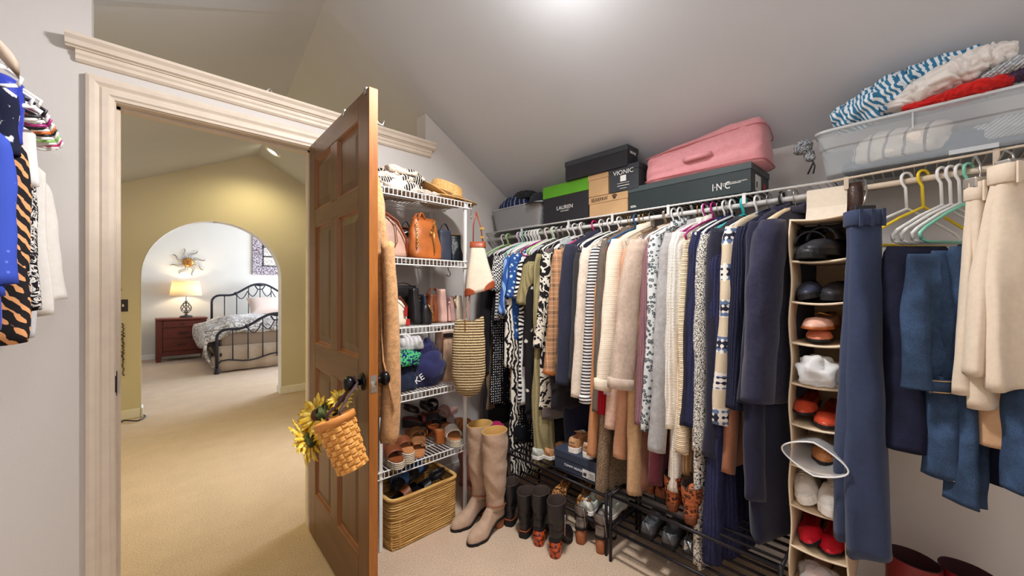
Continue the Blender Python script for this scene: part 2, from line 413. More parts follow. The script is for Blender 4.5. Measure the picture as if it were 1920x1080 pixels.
# ---- hangers: local x runs towards the room, z = rod height is 0
def hanger(label, loc, rz, mat, kind='tube', group=None, w=.205, hook=.055, drop=.075, bar=True):
    T = thing('hanger', label, 'hanger', loc, rz, group)
    r = {'tube': .0048, 'wire': .0018, 'wood': .0045, 'flat': .004}[kind]
    hr = .019; hookpts = [(hr * math.cos(a), 0, hr * math.sin(a) - .002) for a in [math.pi * 1.05 - i / 10 * math.pi * 1.05 for i in range(11)]]
    hookpts = [(-x, 0, z) for x, y, z in hookpts]; hookpts = hookpts[::-1]
    pts = hookpts + [(.017, 0, -.018), (.004, 0, -.034), (0, 0, -hook)]
    if kind == 'wood':
        MB().tube(pts, .0018, 6).build('hook', M_STEEL, T, True)
        lp_ = [[(s_ * w * t, yy * (.011 - .003 * t), -hook - drop * t ** 1.3 + zz * .010) for yy, zz in ((-1, -1), (1, -1), (1, 1), (-1, 1))] for s_, t in [(-1, 1), (-1, .6), (-1, .3), (1, 0), (1, .3), (1, .6), (1, 1)]]
        MB().loft(lp_).build('shoulders', mat, T, True)
    else:
        MB().tube(pts, r * (.9 if kind == 'tube' else 1), 8).build('hook', mat, T, True)
        a = [(0, 0, -hook), (w * .45, 0, -hook - drop * .42), (w * .88, 0, -hook - drop * .92), (w, 0, -hook - drop - .012), (w * .97, 0, -hook - drop - .03)]
        b = [(-x, y, z) for x, y, z in a]
        MB().tube(a[::-1] + b[1:], r, 8).build('shoulders', mat, T, True)
        if bar: MB().tube([a[-1], (w * .85, 0, a[-1][2] - .008), (-w * .85, 0, a[-1][2] - .008), b[-1]], r * .95, 8).build('bar', mat, T, True)
    return T
# ---- garments on hangers: local x towards the room, absolute z
def garment(name, label, cat, Y, phi, mat, ztop, hem, sleeve=None, w=.215, th=.05, sl_r=.046, folds=5, amp=.012, flare=1.0, X=None, seed=0, collar=None, cuff=None, hang=True, sl_mat=None, back=True, sl_out=.055, sl_sw=0.0, buttons=0, drop=.085):
    T = thing(name, label, cat, (X if X is not None else RODX, Y, 0), math.pi - phi)
    loops = []; n = 40; nl = max(14, int((ztop - hem) / .022))
    for i in range(nl + 1):
        t = i / nl; z = lerp(ztop, hem, t); d = ztop - z
        if d < drop: hw = lerp(.05, w * .94, (d / drop) ** .72)
        else: hw = w * lerp(.94, flare, sm((d - drop) / (ztop - hem)))
        ty = th * interp([(0, .45), (.05, .75), (.2, 1), (1, 1.1)], t) * (.55 if i == nl else 1)
        L = []
        for j in range(n):
            a = 2 * math.pi * j / n; c, s_ = math.cos(a), math.sin(a); x = hw * math.copysign(abs(c) ** .75, c); y = ty * .5 * math.copysign(abs(s_) ** .7, s_)
            g = sm((d - .1) / .5); ph = seed * 1.7
            y += amp * g * math.sin(x / w * folds + ph + .8 * math.sin(z * 4 + ph)) + .004 * nz(x * 9, z * 7, seed)
            x += .006 * g * math.sin(z * 11 + ph) + .008 * nz(s_ * 1.5 + seed, z * 6, .3) * g
            L.append((x, y, z + (.006 * math.sin(x / w * folds * 1.3 + ph) if i == nl else 0)))
        loops.append(L)
    MB().loft(loops).build('body', mat, T, True)
    if sleeve:
        for sg in ((1, -1) if back else (1,)):
            loops = []; z0 = ztop - drop * .95; nl = max(12, int((z0 - sleeve) / .02)); m = 20
            for i in range(nl + 1):
                t = i / nl; z = lerp(z0 + .02, sleeve, t)
                if sg < 0 and t > .75: pass
                r = sl_r * interp([(0, .75), (.08, 1.1), (.3, 1.1), (.6, 1.0), (1, .95)], t); ry = r * .62
                cx = sg * (w * .86 - .02 + (sl_out if sg > 0 else 0) * t ** 1.1); cy = .008 * math.sin(t * 4 + seed) - sl_sw * t
                L = []
                for j in range(m):
                    a = 2 * math.pi * j / m
                    q = 1 + .13 * nz(math.cos(a) * 1.3 + seed, math.sin(a) * 1.3, z * 10) + .07 * math.sin(3 * a + z * 10 + seed) * t
                    L.append((cx + r * q * math.cos(a), cy + ry * q * math.sin(a), z + .010 * math.cos(a) * t))
                loops.append(L)
            c_ = Vector((cx, cy, 0)); loops += [[(c_.x + (p[0] - c_.x) * e, c_.y + (p[1] - c_.y) * e, p[2] + dz) for p in L] for e, dz in ((.90, .0), (.80, .025), (.5, .04))]
            s_ob = MB().loft(loops).build('sleeve', sl_mat or mat, T, True)
            if cuff and sg > 0:
                ch, cm, grow = cuff; z = sleeve; cx = sg * (w * .86 - .02 + sl_out)
                MB().loft([[(cx + sl_r * .98 * k * math.cos(a), .008 * math.sin(4 + seed) - sl_sw + sl_r * .62 * k * math.sin(a), zz + .010 * math.cos(a)) for a in [2 * math.pi * j / 20 for j in range(20)]] for k, zz in ((.92 * grow, z - .003), (1.02 * grow, z), (1.03 * grow, z + ch), (.9 * grow, z + ch + .002))]).build('cuff', cm, s_ob, True)
    if collar:
        cz, cmat, cr_ = collar
        MB().loft([[(cr_ * 1.0 * k * math.cos(a), cr_ * .45 * k * math.sin(a), ztop - .02 + zz + (.018 * math.cos(a) * -1 if zz > .01 else 0)) for a in [2 * math.pi * j / 22 for j in range(22)]] for k, zz in ((1.15, 0), (1.05, cz * .5), (1.0, cz), (.85, cz), (.8, 0))], True, True).build('collar', cmat, T, True)
    return T
# ================================================================ the room shell
def paint(name, c, var=0.015):
    t = NT(name); v = t.co(); t.bump(t.noise(v, 160, 3), 0.10, 0.003)
    return t.done(t.ramp(t.noise(v, 1.3), [(0.3, sh(c, 1 - var)), (0.7, sh(c, 1 + var))]), 0.85, 0, 0.2)
def carpet_mat(name, c):
    t = NT(name); v = t.co()
    a = t.noise(v, 170, 3, 0.75); b = t.noise(v, 5, 3, 0.6); d = t.noise(v, 420, 2, 0.7)
    f = t.math('ADD', t.math('MULTIPLY', a, 0.55), t.math('ADD', t.math('MULTIPLY', b, 0.08), t.math('MULTIPLY', d, 0.37)))
    colr = t.ramp(f, [(0.30, sh(c, 0.62)), (0.5, c), (0.68, sh(c, 1.22))])
    t.bump(t.math('ADD', a, d), 0.5, 0.006); return t.done(colr, 1.0, 0, 0.05)
M_WALL = paint('closet_wall_paint', (212, 208, 205)); M_CEIL = paint('ceiling_paint', (204, 207, 212))
M_HALL = paint('hall_wall_paint', (216, 206, 182)); M_BED = paint('bedroom_wall_paint', (214, 208, 198))
M_CARPET = carpet_mat('carpet_pile', (206, 182, 158))
M_TRIM = plain('trim_gloss_cream', (218, 205, 189), 0.4, var=0.02)
M_WHITE = plain('white_trim', (235, 233, 230), 0.4, var=0.015)
YA, YB, XB, XC, YD = 2.23, 2.34, 2.17, -0.75, -1.3
XL, XR, HD = -0.067, 0.668, 2.04          # door opening
LEDGE = 2.19
def rz_(y): return interp([(-9, 0.7207), (2.233, 0.7207), (3.474, 0.856), (5.46, 1.03), (9, 1.03)], y)
fl = MB().box((XC, YD, -0.1), (XB, YB, 0)).build('floor', M_CARPET); struct(fl)
fl = MB().box((-1.0, YB, -0.1), (2.6, 5.46, 0)).build('floor_hall', M_CARPET); struct(fl)
fl = MB().box((-1.6, 5.46, -0.1), (4.8, 9.95, 0)).build('floor_bedroom', M_CARPET); struct(fl)
wa = MB()
wa.box((XC - .1, YA, 0), (-0.134, YB, 2.75)); wa.box((-0.134, YA, 0), (XL - .018, YB, LEDGE)); wa.box((XL - .018, YA, HD + .018), (XR + .018, YB, LEDGE))
wa.box((XR + .018, YA, 0), (1.354, YB, LEDGE)); wa.prism([(1.354, 0), (XB + .1, 0), (XB + .1, 1.9), (XB, 1.954), (1.354, 2.447)], YA, YB, 'y')
struct(wa.build('wall_front', M_WALL))
struct(MB().box((XB, YD, 0), (XB + .1, YA, 1.96)).build('wall_right', M_WALL))
struct(MB().box((XC - .1, YD, 0), (XC, YA, 2.6)).build('wall_left', M_WALL))
struct(MB().prism([(XC, 0), (XB, 0), (XB, 1.9), (0.72, 2.9), (XC, 2.3)], YD - .1, YD, 'y').build('wall_rear', M_WALL))
# vaulted ceiling over closet and hall: ridge along the plan, right slope and left slope
st = [(-1.4, .7207, 2.835, 2.17, 1.954, -.85, 2.13), (2.233, .7207, 2.835, 2.17, 1.954, -.85, 2.13), (2.34, .735, 2.836, 2.6, 1.70, -1.05, 2.05),
      (3.474, .856, 2.857, 2.6, 1.80, -1.05, 2.0), (5.46, 1.03, 2.911, 2.6, 2.057, -1.05, 1.90)]
cr = MB().loft([[(p[5], p[0], p[6]), (p[1], p[0], p[2]), (p[3], p[0], p[4]), (p[3] + .1, p[0], p[4] + .1), (p[1], p[0], p[2] + .15), (p[5] - .1, p[0], p[6] + .1)] for p in st])
struct(cr.build('ceiling', M_CEIL))
struct(MB().box((-1.6, 5.55, 2.95), (4.8, 9.95, 3.05)).build('ceiling_bedroom', M_CEIL))
# hall walls and the arch wall
struct(MB().box((-1.1, YB, 0), (-1.0, 5.46, 2.2)).build('wall_hall_left', M_HALL))
hw = MB().box((2.6, YB, 0), (2.7, 2.75, 2.3)); hw.box((2.6, 3.85, 0), (2.7, 5.46, 2.3)); hw.box((2.6, 2.75, 0), (2.7, 3.85, .95)); hw.box((2.6, 2.75, 2.0), (2.7, 3.85, 2.3))
struct(hw.build('wall_hall_right', M_HALL))
ax0, ax1, spr = 0.012, 1.274, 1.43; acx = (ax0 + ax1) / 2; ar = (ax1 - ax0) / 2; AY0, AY1 = 5.46, 5.60
N = 28
arc = [(acx - ar * math.cos(math.pi * i / N), spr + ar * math.sin(math.pi * i / N)) for i in range(N + 1)]
top = [(-1.05 + i * 0.2, 0) for i in range(1)]
aw = MB()
poly = [(-1.6, 0), (ax0, 0)] + arc + [(ax1, 0), (2.7, 0), (2.7, 2.05), (1.03, 2.95), (-1.6, 1.67)]
# split into columns so that no face is concave
def roofz(x): return 2.93 - .486 * (1.03 - x) if x < 1.03 else 2.93 - .544 * (x - 1.03)
aw.prism([(-1.6, 0), (ax0, 0), (ax0, roofz(ax0)), (-1.6, 3.0)], AY0, AY1, 'y')
aw.prism([(ax1, 0), (4.8, 0), (4.8, 3.0), (ax1, 3.0)], AY0, AY1, 'y')
for a, b in zip(arc, arc[1:]):
    aw.prism([a, b, (b[0], 3.0), (a[0], 3.0)], AY0, AY1, 'y')
struct(aw.build('wall_arch', M_HALL))
am = MB()
am.loft([[(x, AY0 - .004, z), (x, AY1 + .004, z), (x + (0.01 if x < acx else -0.01) * 0.4, AY1 + .004, z), (x + (0.01 if x < acx else -0.01) * 0.4, AY0 - .004, z)] for x, z in [(ax0, 0)] + arc + [(ax1, 0)]])
struct(am.build('trim_arch', M_WHITE))
struct(MB().box((-1.6, 9.85, 0), (4.8, 9.95, 3)).build('wall_bedroom_back', M_BED))
struct(MB().box((-1.7, 5.55, 0), (-1.6, 9.95, 3)).build('wall_bedroom_left', M_BED))
bw = MB().box((4.7, 5.55, 0), (4.8, 6.8, 3)); bw.box((4.7, 9.2, 0), (4.8, 9.95, 3)); bw.box((4.7, 6.8, 0), (4.8, 9.2, .6)); bw.box((4.7, 6.8, 2.4), (4.8, 9.2, 3))
struct(bw.build('wall_bedroom_right', M_BED))
M_GLASS = clear('window_glass', (220, 235, 245), 0.1, 0.05)
for n, (x, y0, y1, z0, z1) in enumerate([(4.7, 6.8, 9.2, .6, 2.4), (2.6, 2.75, 3.85, .95, 2.0)]):
    wn = struct(MB().box((x + .04, y0, z0), (x + .05, y1, z1)).build('window_%d' % (n + 1), M_GLASS))
    fr = MB()
    for a, b in (((x - .01, y0 - .06, z0 - .06), (x + .06, y0 + .03, z1 + .06)), ((x - .01, y1 - .03, z0 - .06), (x + .06, y1 + .06, z1 + .06)),
                 ((x - .01, y0, z0 - .06), (x + .06, y1, z0 + .03)), ((x - .01, y0, z1 - .03), (x + .06, y1, z1 + .06)),
                 ((x, (y0 + y1) / 2 - .02, z0), (x + .06, (y0 + y1) / 2 + .02, z1))): fr.box(a, b)
    fr.build('window_frame', M_WHITE, wn)
# baseboards
def base(name, a, b, mat=M_WHITE, h=.095):
    struct(MB().box((a[0], a[1], 0), (b[0], b[1], h)).build(name, mat, bevel=.006))
base('baseboard_arch_left', (-1.0, AY0 - .016), (ax0 - .004, AY0)); base('baseboard_arch_right', (ax1 - .012, AY0 - .016), (2.6, AY0))
base('baseboard_arch_reveal_left', (ax0 + .004, AY0 - .016), (ax0 + .018, AY1 + .016)); base('baseboard_arch_reveal_right', (ax1 - .018, AY0 - .016), (ax1 - .004, AY1 + .016))
base('baseboard_bedroom', (-1.6, 9.834), (4.7, 9.85)); base('baseboard_right', (XB - .014, YD), (XB, YA - .015)); base('baseboard_front', (XR + .1, YA - .014), (XB, YA))
base('baseboard_left', (XC, YD), (XC + .014, YA))
# plant ledge cap moulding along the half wall, with its bed moulding below
lx0, lx1 = -0.20, 1.404
def moulding(x0, x1, prof, name, mat):
    m = MB().loft([[(x, YA - d, z) for d, z in prof] for x in (x0, x1)]); return struct(m.build(name, mat))
moulding(lx0, lx1, [(-.13, LEDGE + .03), (-.13, 2.25), (.052, 2.25), (.054, 2.238), (.044, 2.226), (.040, 2.21), (.030, 2.206), (.028, LEDGE + .012), (0, LEDGE + .012), (0, LEDGE + .03)], 'trim_1', M_TRIM)
moulding(lx0 + .025, lx1 - .015, [(0, LEDGE + .014), (.022, LEDGE + .014), (.022, LEDGE - .002), (.016, LEDGE - .01), (.016, LEDGE - .022), (.008, LEDGE - .030), (0, LEDGE - .032)], 'trim_2', M_TRIM)
# door lining and casing
jm = MB(); jm.box((XL - .018, YA, 0), (XL, YB, HD + .018)); jm.box((XR, YA, 0), (XR + .018, YB, HD + .018)); jm.box((XL, YA, HD), (XR, YB, HD + .018))
jm.box((XL, YA + .045, 0), (XL + .012, YA + .085, HD)); jm.box((XL, YA + .045, HD - .012), (XR, YA + .085, HD)); jm.box((XR - .012, YA + .045, 0), (XR, YA + .085, HD))
struct(jm.build('trim_3', M_TRIM))
prof = [(0, 0), (.002, .010), (.012, .012), (.018, .018), (.036, .018), (.044, .013), (.056, .022), (.070, .024), (.080, .020), (.082, 0)]   # (outwards, depth)
def casing(ysign, yw):
    m = MB(); x0, x1, zt = XL - .002, XR + .002, HD + .002; loops = []
    for sx, base_, corner in (('l0', None, None), ('l1', None, None), ('r1', None, None), ('r0', None, None)):
        L = []
        for o_, d in prof:
            x = x0 - o_ if sx[0] == 'l' else x1 + o_; z = (zt + o_) if sx[1] == '1' else 0
            L.append((x, yw - ysign * d, z))
        loops.append(L)
    m.loft(loops); return m
struct(casing(1, YA).build('trim_4', M_TRIM)); struct(casing(-1, YB).build('trim_5', M_TRIM))
M_BLACKMETAL = plain('aged_black_metal', (38, 36, 38), 0.35, 0.7, spec=0.5); M_STEEL = plain('brushed_steel', (190, 188, 184), 0.3, 1.0)
sp = MB().box((XL, YA + .005, .86), (XL + .0025, YA + .042, .955)); sp.box((XL - .003, YA - .003, .875), (XL + .0015, YA + .008, .94))
tag(sp.build('strike_plate', M_BLACKMETAL), 'black metal latch strike plate set in the doorway jamb', 'strike plate')
# little wire clip left on the ledge
cl = aY(505, 160, YA + .02)
ck = thing('wire_clip', 'small white wire clip standing on the plant ledge over the doorway', 'clip', (cl.x, YA + .02, 2.25))
MB().box((-.014, -.01, 0), (.014, .01, .006)).build('foot', M_WHITE, ck)
MB().tube([(-.01, 0, .006), (-.012, 0, .03), (.004, 0, .05), (.012, 0, .03), (-.002, 0, .022), (.008, 0, .010)], .0028, 6).build('clip_wire', M_WHITE, ck, True)
# recessed light in the hall vault
M_GLOW = emit('lamp_glow', (255, 244, 214), 14)
rp = aY(493, 280, 5.05); rzv = 2.90 - .53 * max(0, rp.x - 1.0)
rl = thing('recessed_light', 'glowing round recessed light in the white hall ceiling above the arch', 'ceiling light', (1.09, 5.02, 2.845), rot=(0, R(28), 0))
MB().lathe([(.05, .06), (.062, .0), (.085, -.006), (.09, .0), (.085, .01), (.06, .06)], 24).build('trim_ring', M_WHITE, rl, True)
MB().lathe([(.002, .012), (.06, .012), (.06, .002), (.002, -.002)], 24).build('diffuser', M_GLOW, rl, True)
# closet ceiling lamps: a frosted dome on the slope over the floor, an added one behind for the fill light
M_DOME = emit('frosted_dome_glow', (255, 246, 232), 2.0)
for (x, y, z, t, lb) in ((1.10, 0.92, 2.60, R(31), 'frosted dome ceiling light on the slope above the hanging clothes'), (0.05, -.55, 2.533, R(-26), 'frosted dome fill light added on the low slope behind')):
    d = thing('ceiling_light', lb, 'ceiling light', (x, y, z), rot=(0, t, 0))
    MB().lathe([(.13, 0), (.14, -.01), (.13, -.025), (.1, -.02), (.1, 0)], 28).build('base_ring', M_STEEL, d, True)
    MB().lathe([(.125, -.02), (.12, -.05), (.09, -.085), (.05, -.10), (.005, -.105)], 28).build('dome', M_DOME, d, True)
# ================================================================ the wooden six-panel door, open at a right angle
M_DOOR = wood('stained_pine_door', (74, 46, 22), (120, 80, 44), 8, 2, 0.33)
M_DOORH = wood('stained_pine_rail', (74, 46, 22), (118, 79, 44), 8, 1, 0.33)
M_DEDGE = wood('door_edge_pine', (128, 72, 24), (178, 112, 50), 10, 2, 0.4)
DW, DT, DH = 0.815, 0.035, 2.03
dang = -math.atan2(0.034, 0.82)
door = thing('panel_door', 'open brown stained wooden six panel door with black knob', 'door', (0.648, 2.222, 0.012), dang)
# local: x = thickness direction (-DT..0 -> face towards the doorway is x=-DT+...), y from 0 (hinge) to -DW, z up
def dbox(name, y0, y1, z0, z1, mat, x0=-.0, x1=DT): return MB().box((x0, -y1, z0), (x1, -y0, z1)).build(name, mat, door, bevel=.003)
ST, MUL = .108, .095
rails = [(0, .235), (.885, 1.005), (1.595, 1.675), (1.935, DH)]
dbox('stile', 0, ST, 0, DH, M_DOOR); dbox('stile', DW - ST, DW, 0, DH, M_DOOR)
for a, b in rails: dbox('rail', ST, DW - ST, a, b, M_DOORH)
mx0 = DW / 2 - MUL / 2
M_PANEL = wood('door_panel_pine', (68, 42, 20), (112, 75, 41), 8, 2, 0.33)
M_GROOVE = wood('door_sticking_pine', (108, 60, 25), (144, 86, 40), 8, 2, 0.3)
for (a, b) in zip(rails, rails[1:]):
    z0, z1 = a[1], b[0]
    dbox('mullion', mx0, mx0 + MUL, z0, z1, M_DOOR)
    for y0, y1 in ((ST, mx0), (mx0 + MUL, DW - ST)):
        m = MB(); 
        for s_, xs in ((1, 0.0), (-1, DT)):
            def ring(i, d): return [(xs + s_ * d, -(y0 + i), z0 + i), (xs + s_ * d, -(y1 - i), z0 + i), (xs + s_ * d, -(y1 - i), z1 - i), (xs + s_ * d, -(y0 + i), z1 - i)]
            m.loft([ring(.016, .013), ring(.022, .012), ring(.046, .007), ring(.047, .0065)], False, True)
        pn = m.build('panel', M_PANEL, door)
        g = MB()
        for s_, xs in ((1, 0.0), (-1, DT)):
            def ring(i, d): return [(xs + s_ * d, -(y0 + i), z0 + i), (xs + s_ * d, -(y1 - i), z0 + i), (xs + s_ * d, -(y1 - i), z1 - i), (xs + s_ * d, -(y0 + i), z1 - i)]
            g.loft([ring(-.002, .0005), ring(.004, .003), ring(.009, .010), ring(.017, .0135)], False, False)
        g.build('panel_moulding', M_GROOVE, pn)
dbox('lock_edge', DW, DW + .0015, 0.002, DH - .002, M_DEDGE, .0008, DT - .0008)
# knobs and latch
kz = zat(716, .61, 1.47); M_KNOB = plain('oil_rubbed_knob', (34, 32, 34), 0.28, 0.75, var=.03, spec=.6)
for s_, xs in ((-1, 0.0), (1, DT)):
    Mk = Matrix.Translation((xs, -(DW - .062), kz - .012)) @ Matrix.Rotation(R(90) * s_, 4, 'Y')
    kn = MB().lathe([(.012, 0), (.011, .028), (.016, .036), (.026, .042), (.029, .052), (.026, .063), (.015, .070), (.002, .071)], 24, M=Mk).build('knob', M_KNOB, door, True)
    MB().lathe([(.002, .0), (.033, .0), (.034, .004), (.029, .009), (.012, .010), (.002, .01)], 24, M=Mk).build('rosette', M_KNOB, kn, True)
lt = MB().box((.006, -DW - .0026, kz - .045), (.029, -DW, kz + .02)); lt.lathe([(.002, 0), (.0105, 0), (.0105, .008), (.002, .010)], 16, M=Matrix.Translation((.0175, -DW, kz - .014)) @ Matrix.Rotation(R(90), 4, 'X'))
lt.build('latch', M_STEEL, door, label='bright steel latch bolt in the door edge')
for z in (.2, 1.0, 1.82):
    h = MB().box((DT - .002, -.045, z), (DT + .002, .0, z + .09)); h.tube([(DT + .004, .002, z), (DT + .004, .002, z + .09)], .006, 8); h.build('hinge', M_STEEL, door)
# over-door hooks
for nm, yy, lb in (('hook', DW - .03, 'clear plastic over door hook beside the free upper corner of the wooden door'), ('hook', DW - .27, 'clear plastic over door hook further along the top of the wooden door')):
    hk = thing('over_door_hook', lb, 'hook', (0.648 + math.sin(dang) * -0 , 0, 0))
    Mw = Matrix.Translation((0.648, 2.222, 0.012)) @ Matrix.Rotation(dang, 4, 'Z')
    hk.matrix_world = Mw @ Matrix.Translation((0, -yy, DH)); 
    st_ = MB().box((-.003, -.011, -.02), (-.0005, .011, .0035)).box((-.003, -.011, .0005), (DT + .003, .011, .0035)).box((DT + .0005, -.011, -.10), (DT + .003, .011, .0035))
    st_.build('strap', M_STEEL, hk)
    MB().tube([(DT + .003, 0, -.09), (DT + .012, 0, -.115), (DT + .03, 0, -.12), (DT + .036, 0, -.10)], .003, 6).build('hook_tip', M_STEEL, hk, True)
# ---------------------------------------------------------------- camel cardigan hung on the far side of the door
M_CAMEL = cloth('camel_boucle_knit', (188, 144, 100), .22, .9, 420)
def drape(T, name, mat, fn, nu, nv, thick=.012):
    m = MB().grid(fn, nu, nv); return m.build(name, mat, T, True, solid=thick)
cg = thing('camel_cardigan', 'camel knit cardigan hanging on the hook behind the wooden door', 'cardigan', (0.735, 1.63, 0))
zb = zat(775, .76, 1.6)
loops = []; n = 44
for i in range(46):
    t = i / 45; z = lerp(1.83, zb, t); hx = interp([(0, .012), (.2, .04), (.5, .068), (1, .082)], t); hy = interp([(0, .02), (.25, .08), (1, .135)], t)
    loops.append([Vector((q.x + .012 * math.sin(q.y * 60 + z * 5) * sm(t * 2) + .006 * nz(q.x * 20, q.y * 20, z * 8), q.y, z + (.02 * math.sin(q.y * 40) if t > .97 else 0))) for q in rrect(hx, hy, n, 2.4)])
MB().loft(loops).build('body', M_CAMEL, cg, True)
loops = []
for i in range(34):
    t = i / 33; z = lerp(1.48, zat(828, .72, 1.5), t); r = lerp(.030, .044, sm(t)) * (.85 if i == 33 else 1)
    c = Vector((.0 + .01 * math.sin(t * 3), -.125 - .02 * math.sin(t * 2.5), z))
    loops.append([c + Vector((math.cos(a) * r * (.9 + .1 * nz(a, z * 9, 1)), math.sin(a) * r * .8, .006 * math.sin(3 * a + t * 9))) for a in [2 * math.pi * j / 18 for j in range(18)]])
MB().loft(loops, True, True).build('sleeve', M_CAMEL, cg, True)
MB().tube([(-.02, -.10, 1.25), (-.03, -.15, 1.0), (-.015, -.175, .90), (.0, -.18, .80)], .004, 6).build('tie', M_CAMEL, cg, True)
# ---------------------------------------------------------------- basket of sunflowers on the knob
M_SPLINT = wood('woven_ash_splint', (196, 132, 62), (232, 178, 100), 20, 0, 0.55, .25); M_SPLINT2 = wood('woven_ash_upright', (186, 118, 50), (224, 164, 86), 20, 2, 0.55, .25)
M_RIM = wood('basket_rim_ash', (190, 116, 52), (214, 146, 76), 14, 0, 0.45)
bp = aX(655, 838, .53)
bk = thing('sunflower_basket', 'tan woven splint basket hanging by a strap from the door knob', 'basket', (0.545, 1.375, zat(878, .545, 1.375)), rot=(R(-20), R(-12), R(8)))
BH = .178
def brad(t): return lerp(.048, .063, t)
MB().lathe([(.002, 0), (.046, 0), (.048, .004), (.002, .006)], 24).build('bottom', M_SPLINT2, bk)
nst = 16; NR = 10
up_mesh = None
for k in range(nst):
    a = 2 * math.pi * k / nst; m = MB(); loops = []
    for i in range(25):
        t = i / 24; rr = brad(t) + .0042 * math.cos(math.pi * (t * NR - .5 + k))
        u = Vector((math.cos(a), math.sin(a), 0)); tg = Vector((-math.sin(a), math.cos(a), 0)); hw = rr * math.pi / nst * .93; c = u * rr + Vector((0, 0, t * BH))
        loops.append([c - tg * hw, c + tg * hw, c + tg * hw - u * .0014, c - tg * hw - u * .0014])
    m.loft(loops).build('upright_splint', M_SPLINT2, bk)
for r_ in range(NR):
    t0 = (r_ + .5) / NR; m = MB(); loops = []; n = nst * 6; hh = BH / NR * .45
    for j in range(n):
        a = 2 * math.pi * j / n; rr = brad(t0) - .0044 * math.cos(nst / 2 * a + math.pi * r_) 
        u = Vector((math.cos(a), math.sin(a), 0)); c = u * rr
        loops.append([c + Vector((0, 0, t0 * BH - hh)), c + u * .0016 + Vector((0, 0, t0 * BH - hh)), c + u * .0016 + Vector((0, 0, t0 * BH + hh)), c + Vector((0, 0, t0 * BH + hh))])
    loops.append(loops[0]); m.loft(loops, False, False).build('weaver_splint', M_SPLINT, bk)
MB().lathe([(.059, BH - .012), (.070, BH - .012), (.072, BH + .010), (.069, BH + .014), (.060, BH + .012), (.059, BH - .012)], 44, caps=False).build('rim', M_RIM, bk, True)
# strap from the basket rim over the knob
Mw = Matrix.Translation((0.648, 2.222, 0.012)) @ Matrix.Rotation(dang, 4, 'Z')
kn_w = Mw @ Vector((-.032, -(DW - .062), kz - .012)); bpy.context.view_layer.update()
Mb = bk.matrix_world.inverted(); kl = Mb @ kn_w
M_STRAP = cloth('plum_leather_strap', (72, 46, 52), .1, .1, rough=.6)
for sgn, sy in ((1, .057), (-1, -.057)):
    a = Vector((.0, sy, BH - .004)); pts = [a, a + Vector((0, 0, .03)), lerp(a, kl, .5) + Vector((0, 0, .01)), kl + Vector((0, sgn * .026, -.004)), kl + Vector((0, sgn * .017, .016)), kl + Vector((0, 0, .021))]
    MB().tube(pts, .0085, 8, flat=.5).build('strap', M_STRAP, bk, True)
# sunflowers
M_PETAL = pattern('sunflower_petal', 'noise', (236, 186, 52), (252, 226, 120), 60, thr=.5, rough=.7); M_SEED = cloth('sunflower_seed_head', (86, 44, 26), .3, .8); M_LEAF = pattern('silk_leaf', 'noise', (66, 82, 48), (110, 118, 74), 40)
def sunflower(c, nrm, r, label):
    nrm = Vector(nrm).normalized(); T = thing('sunflower', label, 'flower', c); T.rotation_euler = nrm.to_track_quat('Z', 'Y').to_euler()
    MB().lathe([(.002, -.006), (r * .3, -.004), (r * .33, .004), (r * .25, .012), (.002, .014)], 20).build('seed_head', M_SEED, T, True)
    MB().lathe([(.002, -.014), (r * .3, -.008), (r * .36, .0), (.004, -.004)], 12).build('calyx', M_LEAF, T, True)
    pm = None; n = 26
    for k in range(n):
        a = 2 * math.pi * k / n + random.uniform(-.08, .08); ln = r * random.uniform(.55, .85); tilt = random.uniform(-.1, .75); wd = r * .13
        m = MB(); loops = []
        for i in range(7):
            t = i / 6; ww = wd * math.sin(math.pi * min(1, .18 + t * .82)) ** .8 + .0006
            rr = r * .28 + ln * t; z = tilt * ln * t * (1 - .55 * t) + .004 * (k % 2)
            loops.append([(rr, -ww, z + .003), (rr, 0, z), (rr, ww, z + .003), (rr, 0, z - .001)])
        m.loft(loops).move(Matrix.Rotation(a, 4, 'Z')).build('petal', M_PETAL, T, True)
    return T
def stem(T, to):
    pass
fl_ = [(aX(596, 778, .49), (-.72, -.62, .25), .078, 'yellow silk sunflower facing the doorway, upper bloom beside the basket rim'),
       (aX(581, 824, .465), (-.62, .62, -.35), .088, 'drooping yellow silk sunflower hanging below the others beside the basket'),
       (aX(640, 750, .55), (-.35, -.6, .75), .046, 'small orange yellow sunflower peeking between the leaves at the basket strap'),
       (aX(612, 806, .50), (-.6, -.75, .1), .05, 'half hidden orange sunflower between the two larger blooms')]
for c, nrm, r, lb in fl_: sunflower(c, nrm, r, lb)
lv = thing('sunflower_leaves', 'dull green silk leaves between sunflowers and basket', 'leaves', aX(622, 775, .54))
for k, (dx, dy, dz, ra, rb, s) in enumerate([(-.02, -.03, .02, .3, .2, .062), (-.03, .0, -.005, 1.2, -.5, .055), (.0, -.02, -.03, 2.2, .4, .05), (-.045, -.02, -.04, .8, .8, .05), (-.06, -.01, -.06, 1.9, .2, .048), (.0, .01, .03, -.6, .3, .045)]):
    loops = []
    for i in range(9):
        t = i / 8; ww = s * .48 * math.sin(math.pi * min(1, .08 + .92 * t)) ** .7 * (1 + .25 * (i % 2)) + .001
        x = s * 1.5 * (t - .5); z = -.25 * s * (t - .5) ** 2 * 4
        loops.append([(x, -ww, z + .006), (x, 0, z), (x, ww, z + .006), (x, 0, z - .0012)])
    MB().loft(loops).move(Matrix.Translation((dx, dy, dz)) @ Matrix.Rotation(ra, 4, 'Z') @ Matrix.Rotation(rb + .9, 4, 'X')).build('leaf', M_LEAF, lv, True)
